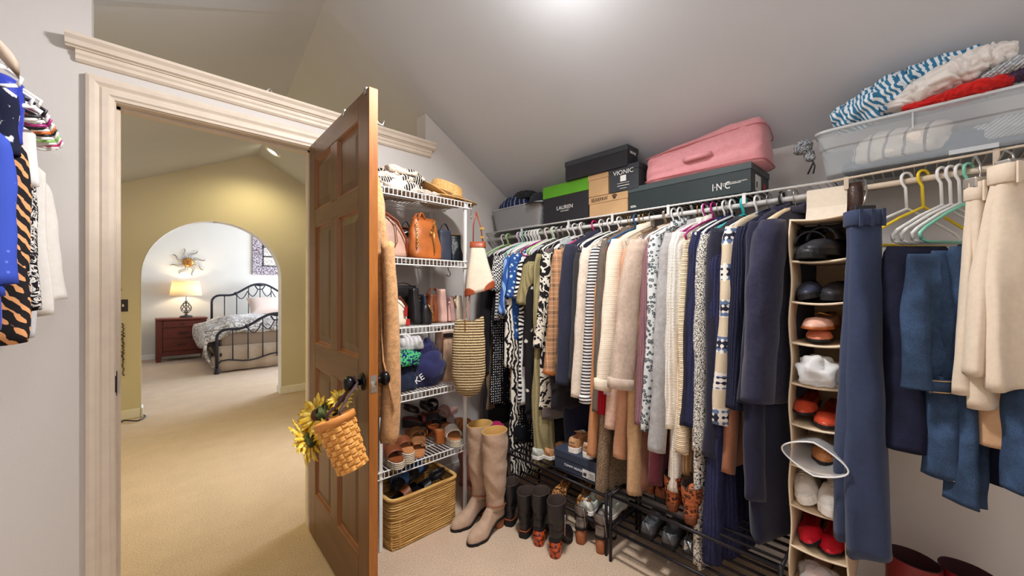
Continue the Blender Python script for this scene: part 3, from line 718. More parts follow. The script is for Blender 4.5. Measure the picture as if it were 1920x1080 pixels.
MB().tube([(-.055, 0, -.045), (-.02, .0, -.03), (.03, .01, -.06)], .003, 6).tube([(-.03, -.005, .0), (.0, 0, -.02), (.03, .01, -.06)], .003, 6).tube([(.02, 0, .03), (.02, 0, 0), (.04, .01, -.06)], .003, 6).build('stem', M_LEAF, lv, True)
# ================================================================ bedroom and hall things seen through the doorway
M_CHERRY = wood('cherry_stained_wood', (70, 22, 16), (118, 44, 30), 7, 0, .4); M_CHERRYV = wood('cherry_stained_post', (70, 22, 16), (118, 44, 30), 7, 2, .4)
M_IRON = plain('wrought_iron', (52, 50, 58), .45, .5, var=.1)
ns = thing('nightstand', 'dark cherry wood nightstand with three drawers beside the iron bed', 'nightstand', (.575, 9.35, 0))
W2, D, H = .315, .40, .78
MB().box((-W2 - .05, -.03, H - .035), (W2 + .05, D, H)).build('top', M_CHERRY, ns, bevel=.006)
for sx in (-1, 1):
    for y in (0, D - .07):
        x = sx * (W2 - .0); m = MB().loft([[(x - .035 + sx * .012, y, 0), (x + .035 + sx * .012, y, 0), (x + .035 + sx * .012, y + .065, 0), (x - .035 + sx * .012, y + .065, 0)], [(x - .045, y, .16), (x + .035, y, .16), (x + .035, y + .065, .16), (x - .045, y + .065, .16)], [(x - .045, y, H - .035), (x + .035, y, H - .035), (x + .035, y + .065, H - .035), (x - .045, y + .065, H - .035)]])
        m.build('leg', M_CHERRYV, ns)
MB().box((-W2 + .03, .02, .10), (W2 - .03, D - .01, H - .035)).build('body', M_CHERRY, ns)
MB().box((-W2 + .04, .006, .10), (W2 - .04, .02, .175)).build('base_rail', M_CHERRY, ns)
for z0, z1, hw in ((.19, .405, .05), (.42, .60, .05), (.615, .735, .018)):
    dr = MB().box((-W2 + .05, .004, z0), (W2 - .05, .03, z1)).build('drawer', M_CHERRY, ns, bevel=.005)
    MB().tube([(-hw, .006, (z0 + z1) / 2), (-hw, -.016, (z0 + z1) / 2), (hw, -.016, (z0 + z1) / 2), (hw, .006, (z0 + z1) / 2)], .007, 8).build('handle', M_IRON, dr)
# table lamp
lp = thing('table_lamp', 'black iron cage table lamp with lit cream drum shade on the nightstand', 'lamp', (.64, 9.56, H))
MB().lathe([(.002, 0), (.095, 0), (.10, .012), (.085, .03), (.03, .04), (.018, .06), (.002, .06)], 24).build('base', M_IRON, lp, True)
cg_ = MB()
for k in range(8):
    for s_ in (1, -1):
        pts = []
        for i in range(17):
            t = i / 16; r = .014 + .07 * math.sin(math.pi * t ** .8) ** 1.2; a = 2 * math.pi * k / 8 + s_ * t * 2.2
            pts.append((r * math.cos(a), r * math.sin(a), .07 + .24 * t))
        cg_.tube(pts, .0035, 5)
cg_.tube([(0, 0, .05), (0, 0, .40)], .007, 8).build('cage_stem', M_IRON, lp, True)
t = NT('lamp_shade_linen'); t.b.inputs['Transmission Weight'].default_value = 0; tr = t.n('ShaderNodeBsdfTranslucent'); tr.inputs[0].default_value = lin((245, 228, 196)); mx = t.n('ShaderNodeMixShader'); mx.inputs[0].default_value = .55
t.done((238, 228, 208), .9); t.l(t.b.outputs[0], mx.inputs[1]); t.l(tr.outputs[0], mx.inputs[2]); t.l(mx.outputs[0], t.t.nodes['Material Output'].inputs['Surface'])
MB().loft([[(r * math.cos(2 * math.pi * j / 36), r * math.sin(2 * math.pi * j / 36), z) for j in range(36)] for r, z in ((.24, .41), (.20, .69), (.199, .69), (.239, .41), (.24, .41))], False, False).build('shade', t.m, lp, True)
MB().sphere((0, 0, .52), (.03, .03, .045)).build('bulb', emit('bulb_glow', (255, 226, 170), 6), lp, True)
light('table_lamp_light', 'POINT', (.64, 9.56, H + .54), 15, (1.0, .83, .56), size=.05)
# metal sun on the wall
M_SUN = plain('copper_sun_face', (188, 128, 62), .35, .8, var=.2, scale=30); M_WIRE = plain('bronze_wire', (120, 104, 84), .35, .8)
sp_ = aY(353, 492, 9.83)
sn = thing('sun_ornament', 'copper sun ornament with wavy wire rays on the bedroom wall above the lamp', 'ornament', (sp_.x, 9.846, sp_.z))
MB().sphere((0, -.03, 0), (.085, .028, .085)).build('face', M_SUN, sn, True)
ft = MB().sphere((-.03, -.058, .025), (.016, .008, .01), 6, 8).sphere((.03, -.058, .025), (.016, .008, .01), 6, 8).sphere((0, -.06, -.005), (.011, .012, .022), 6, 8).sphere((0, -.055, -.04), (.03, .007, .008), 6, 8)
ft.build('features', M_WIRE, sn, True)
for k in range(8):
    a0 = 2 * math.pi * k / 8 + .35; m = MB(); pa, pb = [], []
    for i in range(13):
        t_ = i / 12; r = .08 + .19 * t_; off = .035 * math.sin(t_ * 5.5) ; wd = .022 * (1 - t_)
        for L, s_ in ((pa, 1), (pb, -1)):
            o_ = off + s_ * wd; L.append((r * math.cos(a0) - o_ * math.sin(a0), -.022, r * math.sin(a0) + o_ * math.cos(a0)))
    m.tube(pa, .004, 5).tube(pb, .004, 5).build('ray', M_WIRE, sn, True)
# wall art: window-pane frame
M_MOTT = pattern('mottled_silver_frame', 'tweed', (92, 78, 84), (196, 184, 188), 38, thr=.5)
M_ART = pattern('pale_script_print', 'vine', (238, 228, 214), (150, 138, 128), 16, thr=.55)
af = thing('framed_picture', 'mottled silver framed picture of six panes above the iron bed', 'picture', (1.75, 9.85, 1.63))
m = MB()
for a, b in (((0, -.03, 0), (1.1, 0, .19)), ((0, -.03, .81), (1.1, 0, 1.0)), ((0, -.03, .19), (.19, 0, .81)), ((.91, -.03, .19), (1.1, 0, .81))): m.box(a, b)
m.build('frame', M_MOTT, af)
for i in range(2):
    for j in range(3):
        x0, x1 = .19 + i * .36, .19 + (i + 1) * .36; z0, z1 = .19 + j * .207, .19 + (j + 1) * .207
        MB().box((x0 + .012, -.012, z0 + .012), (x1 - .012, -.004, z1 - .012)).build('pane', M_ART, af)
m = MB()
for i in range(3): m.box((.18 + i * .36, -.034, .18), (.20 + i * .36, -.002, .82))
for j in range(4): m.box((.18, -.034, .18 + j * .207), (.92, -.002, .20 + j * .207))
m.build('grille', M_IRON, af)
# iron bed
bd = thing('iron_bed', 'black wrought iron bed with scrolled footboard and headboard', 'bed', (.86, 7.45, 0))
def endboard(y, hl, hm, x0, x1, zl):
    cx = (x0 + x1) / 2; par = bd
    def topz(x): u = abs(x - cx) / (cx - x0); return hl + (hm - hl) * sm(1 - (u - .05) / .62)
    pts = [(x0, y, .02), (x0, y, hl - .16)]
    for i in range(5): a = i / 4 * math.pi / 2; pts.append((x0 + .13 * (1 - math.cos(a)), y, hl - .13 + .13 * math.sin(a)))
    n = 26
    for i in range(1, n): x = lerp(x0 + .13, x1 - .13, i / n); pts.append((x, y, topz(x)))
    for i in range(5): a = i / 4 * math.pi / 2; pts.append((x1 - .13 * (1 - math.sin(a)), y, hl - .13 + .13 * math.cos(a)))
    pts += [(x1, y, hl - .16), (x1, y, .02)]
    MB().tube(pts, .021, 10).build('end_frame', M_IRON, par, True)
    lo = [(x0, y, zl - .02)] + [(lerp(x0 + .05, x1 - .05, i / 16), y, zl + .05 * math.sin(math.pi * i / 16) ** .6 - .0 + .035 * math.cos(4 * math.pi * i / 16)) for i in range(17)] + [(x1, y, zl - .02)]
    MB().tube(lo, .012, 8).build('bottom_rail', M_IRON, par, True)
    nb = 8
    for i in range(1, nb):
        x = lerp(x0, x1, i / nb); MB().tube([(x, y, zl + .03), (x, y, topz(x))], .0085, 6).build('spindle', M_IRON, par, True)
    for s_ in (-1, 1):
        a = Vector((cx + s_ * (cx - x0) * .52, y, topz(cx + (cx - x0) * .52))); b = Vector((cx + s_ * .03, y, hm - .1))
        for p, q in ((a, lerp(a, b, .52)), (lerp(a, b, .52), b)):
            MB().tube([lerp(p, q, i / 10) + Vector((0, 0, -.13 * math.sin(math.pi * i / 10))) for i in range(11)], .0085, 6).build('scroll', M_IRON, par, True)
        m = MB().sphere(a, (.035, .028, .035), 6, 10); m.build('rosette', M_IRON, par, True)
    MB().sphere((cx, y, hm - .01), (.09, .03, .035), 8, 12).tube([(cx - .09, y, hm - .03), (cx - .05, y, hm - .1), (cx, y, hm - .11), (cx + .05, y, hm - .1), (cx + .09, y, hm - .03)], .012, 6).build('crest', M_IRON, par, True)
    for x in (x0, x1): MB().lathe([(.002, 0), (.035, .0), (.04, .02), (.026, .05), (.03, .07), (.022, .09)], 12, (x, y, 0)).build('foot', M_IRON, par, True)
endboard(0, .68, .90, 0, 1.62, .16); endboard(2.15, 1.19, 1.42, .17, 1.79, .30)
MB().box((.04, .03, .26), (.07, 2.12, .31)).box((1.58, .03, .26), (1.61, 2.12, .31)).build('side_rail', M_IRON, bd)
M_SKIRT = cloth('taupe_bed_skirt', (176, 158, 142), .06); M_BLANKET = cloth('taupe_blanket', (150, 132, 120), .06)
mt = MB().box((.06, .07, .30), (1.62, 2.1, .62)).build('mattress', M_BLANKET, bd, bevel=.05)
def skirt(path):
    m = MB(); pts = []
    n = 150
    tot = [(0.03, 2.1), (.03, .05), (1.62, .05)]
    loops = []
    for z, am in ((.42, .004), (.3, .010), (.15, .018), (.03, .024)):
        L = []
        for i in range(n + 1):
            t_ = i / n * 3.64
            if t_ < 2.05: x, y, nx, ny = .03, 2.1 - t_, -1, 0
            else: x, y, nx, ny = .03 + t_ - 2.05, .05, 0, -1
            o_ = am * math.sin(t_ * 19 + 1.3 * math.sin(t_ * 5)) + am
            L.append((x + nx * o_, y + ny * o_ * (.6 if ny else 1), z))
        loops.append(L)
    return m.loft(loops, False, False, ring=False)
skirt(None).build('bed_skirt', M_SKIRT, bd, True, solid=.004)
M_QUILT = pattern('leaf_print_comforter', 'vine', (226, 220, 214), (150, 140, 132), 7, thr=.45, rough=.9)
def quilt(u, v):
    # u along the bed (head->foot), v across from the left hanging edge to the right
    s = v * 2.0; y = lerp(1.95, .06, u); drop = .42 + .05 * math.sin(u * 9)
    if s < drop: x = -.03 - .10 * math.sin(s / drop * 2.2) - .03 * math.sin(u * 22) * (1 - s / drop); z = .66 - (drop - s) * .93
    else: x = -.02 + (s - drop); z = .66 + .11 * sm((s - drop) / .3) + .035 * nz(x * 2.2, y * 2.2, 3) + .05 * math.sin(u * 3)
    if u > .9: z -= (u - .9) * 1.6
    return (x, y, z)
tag(MB().grid(quilt, 46, 60).build('comforter', M_QUILT, None, True, solid=.03, loc=(.86, 7.45, 0)), 'cream comforter with grey leaf scroll print draped over the bed', 'comforter')
M_SHAM = cloth('blush_pillow_linen', (206, 184, 170), .05)
def pillow(c, size, rx, rz, mat, label):
    T = MB()
    def f(u, v, s_):
        a, b = u * 2 - 1, v * 2 - 1; e = (1 - a ** 4) * (1 - b ** 4); return (a * size[0] * (1 - .07 * (1 - b * b)), b * size[1] * (1 - .07 * (1 - a * a)), s_ * size[2] * max(e, 0) ** .6)
    T.grid(lambda u, v: f(u, v, 1), 16, 14).grid(lambda u, v: f(1 - u, v, -1), 16, 14)
    o = T.build('pillow', mat, None, True, loc=c); o.rotation_euler = (rx, 0, rz); return tag(o, label, 'pillow')
pillow((1.86, 9.12, .98), (.32, .22, .09), R(48), .1, M_SHAM, 'blush linen pillow leaning at the head of the bed, uncovered'); pillow((2.40, 9.05, .95), (.3, .2, .09), R(45), -.1, M_SHAM, 'second blush pillow lying beside the first towards the bed middle')
# hall: switch plate, phone cord, floor cord, beaded hanging
M_PLATE = plain('bronze_switch_plate', (62, 58, 66), .4, .4)
p = aY(224, 573, AY0); sw = thing('switch_plate', 'dark bronze double light switch plate on the arch wall', 'switch', (p.x, AY0, p.z))
MB().box((-.06, -.007, -.06), (.06, 0, .06)).build('plate', M_PLATE, sw, bevel=.003)
for x in (-.025, .025): MB().box((x - .006, -.018, -.012), (x + .006, -.006, .012)).build('toggle', M_WHITE, sw)
pts = []
p0, p1 = aY(219, 483, AY0), aY(219, 535, AY0)
for i in range(90): t_ = i / 89; pts.append((p0.x + .008 * math.cos(t_ * 110), AY0 - .016 + .008 * math.sin(t_ * 110), lerp(p0.z, p1.z, t_)))
pts += [(p1.x + .02, AY0 - .014, p1.z), (p1.x + .035, AY0 - .012, p1.z - .05), (p1.x + .01, AY0 - .012, p1.z - .075), (p1.x - .04, AY0 - .012, p1.z - .07)]
tag(MB().tube(pts, .0035, 5).build('phone_cord', plain('tan_cord', (150, 130, 104), .5), None, True), 'coiled tan telephone cord hanging on the arch wall', 'cord')
pts = [aZ(x, y, .012) for x, y in ((222, 794), (232, 788), (246, 789), (258, 789), (268, 785), (273, 780), (266, 776))]
tag(MB().tube(pts, .006, 6).build('floor_cord', M_IRON, None, True), 'black electric cord lying on the hall carpet at the arch', 'cord')
M_BEAD = plain('dark_bead', (92, 80, 66), .4)
bs = MB(); 
b0, b1 = aY(231, 607, AY0), aY(231, 703, AY0)
bds = thing('bead_strand', 'strand of small dark beads hanging on the wall below the switch plate', 'bead strand', (b0.x, AY0 - .012, 0))
bs.tube([(0, 0, b0.z), (0, 0, b1.z)], .0015, 5)
bs.build('string', M_BEAD, bds)
bb = MB()
for i in range(34): bb.sphere((random.uniform(-.008, .008), 0, lerp(b0.z, b1.z, i / 33)), random.uniform(.006, .010), 4, 6)
o = bb.build('beads', M_BEAD, bds, True); o['kind'] = 'stuff'
# ================================================================ white wire shelving unit by the front wall and what is on it
M_VINYL = plain('white_vinyl_wire', (226, 226, 224), .4, var=.02)
UX0, UX1, UY0, UY1 = .815, 1.412, 1.822, 2.205
SH = [1.795, 1.450, 1.092, .750, .392]
un = thing('wire_shelf_unit', 'white wire shelving unit with five shelves beside the wooden door', 'shelf unit', (0, 0, 0))
for x in (.856, 1.372):
    for y in (UY0 + .006, UY1 - .012):
        MB().box((x - .009, y - .009, 0), (x + .009, y + .009, SH[0] + .018)).build('post', M_VINYL, un, bevel=.003)
for z in SH:
    sf = MB(); rr = .0023
    for y, zz in ((UY0 - .008, z), (UY0 - .008, z - .033), (UY1, z), (UY0 + .13, z - .006), (UY0 + .26, z - .006)): sf.tube([(UX0, y, zz), (UX1, y, zz)], .0034, 6)
    so = sf.build('shelf', M_VINYL, un)
    wr = MB(); n = 26
    for i in range(n):
        x = UX0 + .008 + (UX1 - UX0 - .016) * i / (n - 1)
        wr.tube([(x, UY1, z + .002), (x, UY0 - .006, z + .002), (x, UY0 - .009, z - .002), (x, UY0 - .009, z - .034)], rr, 5)
    wo = wr.build('shelf_wires', M_VINYL, so); wo['kind'] = 'stuff'
def ux(px, Y): return aY(px, 0, Y).x
ON = .0055
# ---- leathers
def leather(name, c, rough=.42, bump=.25):
    if name in MATS: return MATS[name]
    t = NT(name); v = t.co(); cel = t.vor(v, 260); t.bump(t.math('ADD', cel, t.math('MULTIPLY', t.noise(v, 22, 3), 1.2)), bump, .002)
    return t.done(t.ramp(t.noise(v, 9, 4), [(.3, sh(c, .85)), (.7, sh(c, 1.1))]), rough, 0, .45)
LE = {k: leather(k + '_leather', c, r) for k, c, r in [('taupe', (186, 150, 132), .45), ('black', (30, 28, 32), .35), ('tan', (176, 98, 44), .36), ('navy', (48, 54, 72), .5), ('cognac', (158, 74, 40), .38), ('brown', (124, 66, 36), .4), ('pink', (214, 172, 160), .5), ('mauve', (178, 140, 136), .5), ('cream', (222, 208, 188), .5), ('darkred', (92, 26, 28), .4), ('nude', (198, 166, 140), .5), ('red', (176, 40, 40), .35)]}
M_GOLD = plain('gold_hardware', (214, 172, 96), .25, 1.0); M_CANVAS = cloth('natural_canvas', (222, 210, 190), .05, .3)
def strap(T, pts, mat, r=.008, name='handle', flat=.35): return MB().tube(pts, r, 8, flat=flat).build(name, mat, T, True)
# ---- top shelf: folded throw and two straw hats
z = SH[0] + ON
tw_mat = NT('tufted_black_cream_throw'); v = tw_mat.co(); blk = tw_mat.math('GREATER_THAN', tw_mat.noise(v, 13, 1), .55); st_ = tw_mat.math('GREATER_THAN', tw_mat.wave(v, 24, 'X', .6), .35)
tw_mat.bump(tw_mat.noise(v, 120, 3), 1.0, .012); M_THROW = tw_mat.done(tw_mat.mix(tw_mat.math('MULTIPLY', blk, st_), (226, 212, 196), (26, 26, 32)), .95, 0, .1)
bl = thing('throw_blanket', 'folded cream throw blanket with black woven stripes and tufts on the top shelf', 'blanket', (ux(742, 1.95), 1.975, z))
for k, (rx_, ry_, h, dx, dy, zz) in enumerate(((.185, .13, .05, .0, .0, 0), (.165, .12, .048, -.008, .008, .05), (.12, .10, .03, .02, .0, .10))):
    heap('fold', M_THROW, rx_, ry_, h, 40 + k * 7, .3, 11, 30, 60, bl, (dx, dy, zz), 2.6)
fr = MB()
for i in range(30): a = Vector((.045 + i * .0042, -.13, .016 + .012 * random.random())); fr.tube([a, a + Vector((.010, -.008, -.004)), a + Vector((.024 + .02 * random.random(), -.010, -.012))], .0045, 4)
fo = fr.build('fringe', cloth('cream_fringe', (214, 200, 184), .12, .8), bl, True); fo['kind'] = 'stuff'
M_STRAW = pattern('woven_straw', 'tweed', (196, 152, 92), (222, 182, 122), 160, thr=.5, rough=.7); M_HBAND = cloth('brown_hat_band', (128, 92, 56), .08)
def hat(label, loc, rot, br, cr_, ch, curl=.02):
    T = thing('straw_hat', label, 'hat', loc, rot=rot); loops = []; n = 40
    def ring(r, zf, e=1.12): return [(r * e * math.cos(a), r * math.sin(a), zf(a)) for a in [2 * math.pi * j / n for j in range(n)]]
    for r, f in ((br, 1.0), (br * .85, .55), (cr_ * 1.12, .08), (cr_ * 1.0, 0)): loops.append(ring(r, lambda a, f=f: curl * f * (.4 + math.cos(2 * a))))
    MB().loft(loops, False, False).build('brim', M_STRAW, T, True, solid=.004)
    loops = [ring(cr_ * k, lambda a, zz=zz: zz - .012 * (math.cos(a) > 2)) for k, zz in ((1, 0), (.97, ch * .5), (.93, ch * .85), (.82, ch * .98), (.5, ch * .93), (.05, ch * .90))]
    MB().loft(loops, False, True).build('crown', M_STRAW, T, True)
    MB().loft([ring(cr_ * k, lambda a, zz=zz: zz) for k, zz in ((1.02, .002), (1.015, .03))], False, False).build('band', M_HBAND, T, True, solid=.002)
hx = ux(826, 2.0)
hat('tan straw sun hat lying flat on the top wire shelf', (hx + .035, 1.965, z + .012), (0, 0, .3), .165, .085, .08, .012)
hat('golden straw fedora resting tilted on the other hat', (hx + .015, 1.985, z + .045), (R(16), R(9), .2), .17, .095, .09, .024)
# ---- second shelf
z = SH[1] + ON; Y = 1.93
T = thing('hobo_bag', 'taupe rounded leather hobo bag with brown strap on the second shelf', 'handbag', (ux(727, 1.92), 1.93, z), .1)
softbox(.215, .12, .215, .62, .45, .16, 3, .004, 3, round_top=.45).build('body', LE['taupe'], T, True)
MB().tube([(-.02, -.07, .01), (.015, -.074, .08), (.02, -.05, .18), (0, -.02, .215)], .003, 6).build('seam', LE['brown'], T, True)
strap(T, [(.09, -.05, .02), (.075, -.064, .10), (.03, -.05, .19), (-.03, -.02, .235), (-.09, .0, .21), (-.10, .02, .12)], LE['cognac'], .010, 'strap')
T = thing('box_bag', 'small black leather bag with silver clasp beside the hobo bag', 'handbag', (ux(760, 1.97), 1.99, z), .05)
softbox(.10, .10, .165, .85, .7, .06, 4, .003, 4).build('body', LE['black'], T, True)
MB().box((-.012, -.058, .085), (.012, -.050, .115)).tube([(0, -.058, .09), (0, -.062, .045)], .004, 6).build('clasp', M_STEEL, T)
strap(T, arcpts((-.04, -.03, .15), (.03, -.03, .15), .06), LE['black'], .006)
MB().tube([(-.045, -.045, .13), (-.01, -.052, .15), (.04, -.045, .14)], .004, 6).build('zip', M_STEEL, T, True)
T = thing('maroon_clutch', 'dark red clutch half hidden behind the small black bag', 'handbag', (ux(752, 2.1), 2.11, z), 0)
softbox(.17, .05, .20, .95, .6, .05, 5).build('body', LE['darkred'], T, True); MB().tube([(-.08, -.02, .2), (.08, -.02, .2)], .004, 6).build('zip', M_GOLD, T)
T = thing('tote_bag', 'tall tan leather tote bag with gold chain strap on the second shelf', 'handbag', (ux(797, 1.92), 1.935, z), .08)
softbox(.205, .13, .235, .70, .35, .10, 6, .006, 3.5).build('body', LE['tan'], T, True)
for yy in (-.02, .02): strap(T, arcpts((-.055, yy, .22), (-.01, yy, .228), .035), LE['tan'], .012, 'handle', .4)
chain([(.045, -.045, .215), (.03, -.052, .19), (.02, -.058, .165), (.0, -.06, .14)], .008, 'chain', M_GOLD, T); chain([(-.075, -.04, .20), (-.08, -.055, .12), (-.083, -.06, .05)], .007, 'chain', M_GOLD, T)
MB().tube([(.02, -.062, .19), (.022, -.072, .10), (.026, -.073, .04)], .0035, 6).build('zip', M_GOLD, T, True)
T = thing('navy_handbag', 'navy leather handbag with looped top handle on the second shelf', 'handbag', (ux(829, 1.97), 1.975, z), -.1)
softbox(.085, .12, .185, 1.05, .8, .04, 7, .004).build('body', LE['navy'], T, True); strap(T, arcpts((-.035, -.03, .17), (.045, -.03, .15), .065), LE['navy'], .009)
T = thing('zip_pouch', 'glossy black crinkled zip pouch at the end of the second shelf', 'handbag', (ux(853, 1.95), 1.955, z), -.25)
softbox(.085, .10, .165, .8, .35, .10, 8, .010, 3).build('body', leather('gloss_black_leather', (22, 30, 36), .22, .5), T, True); MB().tube([(-.03, -.018, .166), (.034, -.018, .166)], .0035, 6).build('zip', M_GOLD, T)
# ---- third shelf
z = SH[2] + ON
T = thing('canvas_satchel', 'cream and red brown small satchel leaning on the third shelf', 'handbag', (ux(745, 1.9), 1.90, z), .2)
softbox(.10, .07, .14, .7, .6, .12, 1, .004, 3, round_top=.3).build('body', M_CANVAS, T, True); strap(T, [(-.04, -.02, .11), (-.015, -.035, .155), (.03, -.04, .10)], LE['cognac'], .008, 'strap'); MB().box((.012, -.046, .05), (.03, -.040, .10)).box((.03, -.042, .0), (.05, -.03, .035)).build('trim', LE['red'], T, bevel=.002)
T = thing('black_shoulder_bag', 'tall black leather shoulder bag on the third shelf', 'handbag', (ux(757, 2.02), 2.03, z), .05)
softbox(.165, .09, .215, 1.0, .5, .05, 2, .006).build('body', LE['black'], T, True); strap(T, arcpts((-.06, 0, .21), (.06, 0, .21), .02), LE['black'], .006)
T = thing('black_bucket_bag', 'narrow black bag with gold studs beside the tall shoulder bag', 'handbag', (ux(776, 1.93), 1.935, z), -.05)
softbox(.055, .12, .20, .8, .5, .05, 3).build('body', LE['black'], T, True)
m = MB(); [m.sphere((.012 + .002 * k, -.045, .17 - .02 * k), .004, 4, 6) for k in range(3)]; m.build('studs', M_GOLD, T)
T = thing('blue_wallet', 'slim dark blue wallet standing between the black bags', 'wallet', (ux(789, 1.94), 1.945, z), 0)
softbox(.022, .13, .165, .9, .8, .03, 4, .002).build('body', LE['navy'], T, True); MB().tube([(0, -.055, .16), (0, .055, .16)], .003, 6).build('zip', M_GOLD, T)
T = thing('black_chain_bag', 'small round black bag with gold chain in front of the brown bag', 'handbag', (ux(799, 1.88), 1.882, z), 0)
softbox(.06, .06, .115, .8, .6, .1, 5, .003, 2.5, round_top=.3).build('body', LE['black'], T, True); chain([(.0, -.03, .105), (.022, -.036, .06), (.03, -.03, .012)], .006, 'chain', M_GOLD, T)
T = thing('brown_satchel', 'brown leather satchel with gold chain and curled top handle on the third shelf', 'handbag', (ux(812, 1.97), 1.975, z), .05)
softbox(.10, .12, .165, .85, .6, .08, 6, .005).build('body', LE['brown'], T, True); strap(T, arcpts((-.05, -.01, .155), (.035, -.02, .155), .045), LE['brown'], .013)
chain([(.02, -.05, .15), (.012, -.062, .08), (.01, -.064, .01)], .007, 'chain', M_GOLD, T)
m = MB(); [m.tube([(x, -.062, .01), (x, -.062, .12)], .003, 5) for x in (-.03, .03, .042)]; m.build('piping', LE['cognac'], T)
T = thing('pink_tassel_bag', 'blush pink leather bag with hanging tassel on the third shelf', 'handbag', (ux(827, 1.93), 1.935, z), -.05)
softbox(.05, .10, .195, .8, .6, .04, 7, .003).build('body', LE['pink'], T, True); m = MB(); [m.tube([(.03, -.05 + .002 * i, .11), (.03 + .006 * math.sin(i * 2.1), -.052 + .003 * math.cos(i * 3), .01)], .0022, 4) for i in range(9)]; m.sphere((.03, -.048, .115), .008, 5, 8); m.build('tassel', LE['pink'], T)
T = thing('mauve_purse', 'dusty mauve slim purse next to the cream purse', 'handbag', (ux(843, 1.94), 1.945, z), -.08)
softbox(.04, .11, .15, .7, .6, .05, 8, .004).build('body', LE['mauve'], T, True); MB().tube([(0, -.04, .15), (0, .04, .15)], .0035, 6).build('frame', M_STEEL, T)
T = thing('cream_purse', 'cream leather purse with gold clasp at the end of the third shelf', 'handbag', (ux(858, 1.94), 1.945, z), -.2)
softbox(.055, .11, .155, .75, .5, .10, 9, .006, 3).build('body', LE['cream'], T, True); MB().tube([(-.02, -.03, .155), (-.035, -.04, .12), (-.03, -.05, .08)], .005, 6).build('clasp', M_GOLD, T, True)
# ---- fourth shelf
z = SH[3] + ON
M_NAVYC = cloth('navy_cotton', (44, 46, 88), .08, .4); M_GREYC = cloth('light_grey_cotton', (204, 204, 206), .05)
M_PAIS = pattern('navy_green_paisley', 'vine', (26, 34, 84), (76, 176, 112), 22, thr=.4)
heap('drawstring_bag', M_NAVYC, .125, .115, .155, 11, .34, 8, loc=(ux(788, 1.96), 1.955, z)); T = tag(bpy.data.objects['drawstring_bag'], 'crumpled navy cotton drawstring bag with white letters on the fourth shelf', 'bag')
text('KE', .05, M_WHITE, T, (-.075, -.112, .055), (R(90), R(-28), R(-4)), .001, label='white printed letters')
tag(heap('paisley_pouch', M_PAIS, .085, .06, .05, 5, .2, 14, loc=(ux(757, 1.90), 1.88, z + .135)), 'navy pouch with green paisley print on top of the folded things', 'pouch')
tag(heap('grey_cloth_bag', M_GREYC, .095, .09, .055, 23, .22, 12, loc=(ux(762, 1.96), 1.97, z + .205)), 'pale grey cloth bag heaped on top of the fourth shelf pile', 'bag')
tag(heap('dark_folded_scarf', cloth('dark_teal_knit', (32, 40, 62), .1), .09, .09, .09, 31, .2, 10, loc=(ux(750, 1.93), 1.93, z)), 'dark teal scarf folded beneath the paisley pouch', 'scarf')
T = thing('structured_tote', 'upright taupe tote bag with black band on the fourth shelf', 'handbag', (ux(838, 1.95), 1.955, z), -.08)
softbox(.115, .14, .30, .95, .75, .03, 10, .003, 6).build('body', LE['nude'], T, True); MB().box((-.05, -.064, .255), (.052, -.052, .28)).build('band', LE['black'], T, bevel=.003)
MB().tube([(-.062, -.055, .01), (-.056, -.062, .28)], .003, 6).build('seam', LE['brown'], T); strap(T, arcpts((-.045, .0, .295), (.045, .0, .295), .02), LE['nude'], .006)
# ---- bottom shelf: sandals
M_ROPE = NT('espadrille_rope'); v = M_ROPE.co(); wv = M_ROPE.wave(v, 34, 'Z', .5, 1, 2); M_ROPE.bump(wv, .9, .006); M_ROPE = M_ROPE.done(M_ROPE.ramp(wv, [(.1, (176, 160, 136)), (.6, (232, 222, 202))]), .95, 0, .1)
M_BRAID = NT('braided_tan_leather'); v = M_BRAID.co(); wv = M_BRAID.wave(v, 30, 'X', 3, 0, 1); M_BRAID.bump(wv, 1.0, .008); M_BRAID = M_BRAID.done(M_BRAID.ramp(wv, [(.1, (128, 76, 40)), (.6, (196, 138, 88))]), .55)
M_INS = plain('tan_insole', (186, 124, 78), .6); M_WLEA = leather('white_woven_leather', (232, 224, 212), .5, .6)
def sandal(label, loc, rz, solem, ins, stm, heel=.06, toe=.03, L=.235, W=.084, kind='wedge', ankle=None, group=None, strap_w=.05, rot=None):
    T = thing('sandal', label, 'sandal', loc, rz, group, rot)
    zt = lambda t: toe + (heel - toe) * (1 - sm((t - .15) / .5))
    if kind == 'wedge': plate(L, W, 0.0, zt, .74, .55).build('sole', solem, T, bevel=.004)
    else:
        plate(L, W, (lambda t: max(zt(t) - .012, 0)), zt, .74, .55).build('sole', solem, T, bevel=.003)
        MB().loft([[(.028 + v.x, v.y, zz) for v in rrect(.026 * k, .029 * k, 16, 4)] for zz, k in ((0, .95), (heel - .006, 1.08))]).build('heel', solem, T, bevel=.003)
    plate(L * .97, W * .95, zt, (lambda t: zt(t) + .004), .74, .55).move(Matrix.Translation((L * .012, 0, 0))).build('insole', ins, T)
    def arch(u, v):
        a = math.pi * (v * 1.06 - .03); t = lerp(.62 - strap_w * 2.2, .62 + strap_w * 2.2, u); return (L * t, -math.cos(a) * W * .52, zt(t) + .004 + (max(math.sin(a), 0) ** .7 + min(0, math.sin(a))) * (.052 - .018 * u))
    MB().grid(arch, 10, 16).build('vamp_strap', stm, T, True, solid=.006)
    if ankle:
        def loop(u, v): a = 2 * math.pi * v; return (.055 - .05 * math.cos(a) * .9, .036 * math.sin(a), heel + .045 + .026 * u + .016 * math.cos(a))
        MB().grid(loop, 3, 20).build('ankle_strap', ankle, T, True, solid=.004)
    return T
z = SH[4] + ON
SB = LE['brown']; BK = LE['black']
def spx(px, Y): return (ux(px, Y), Y, z)
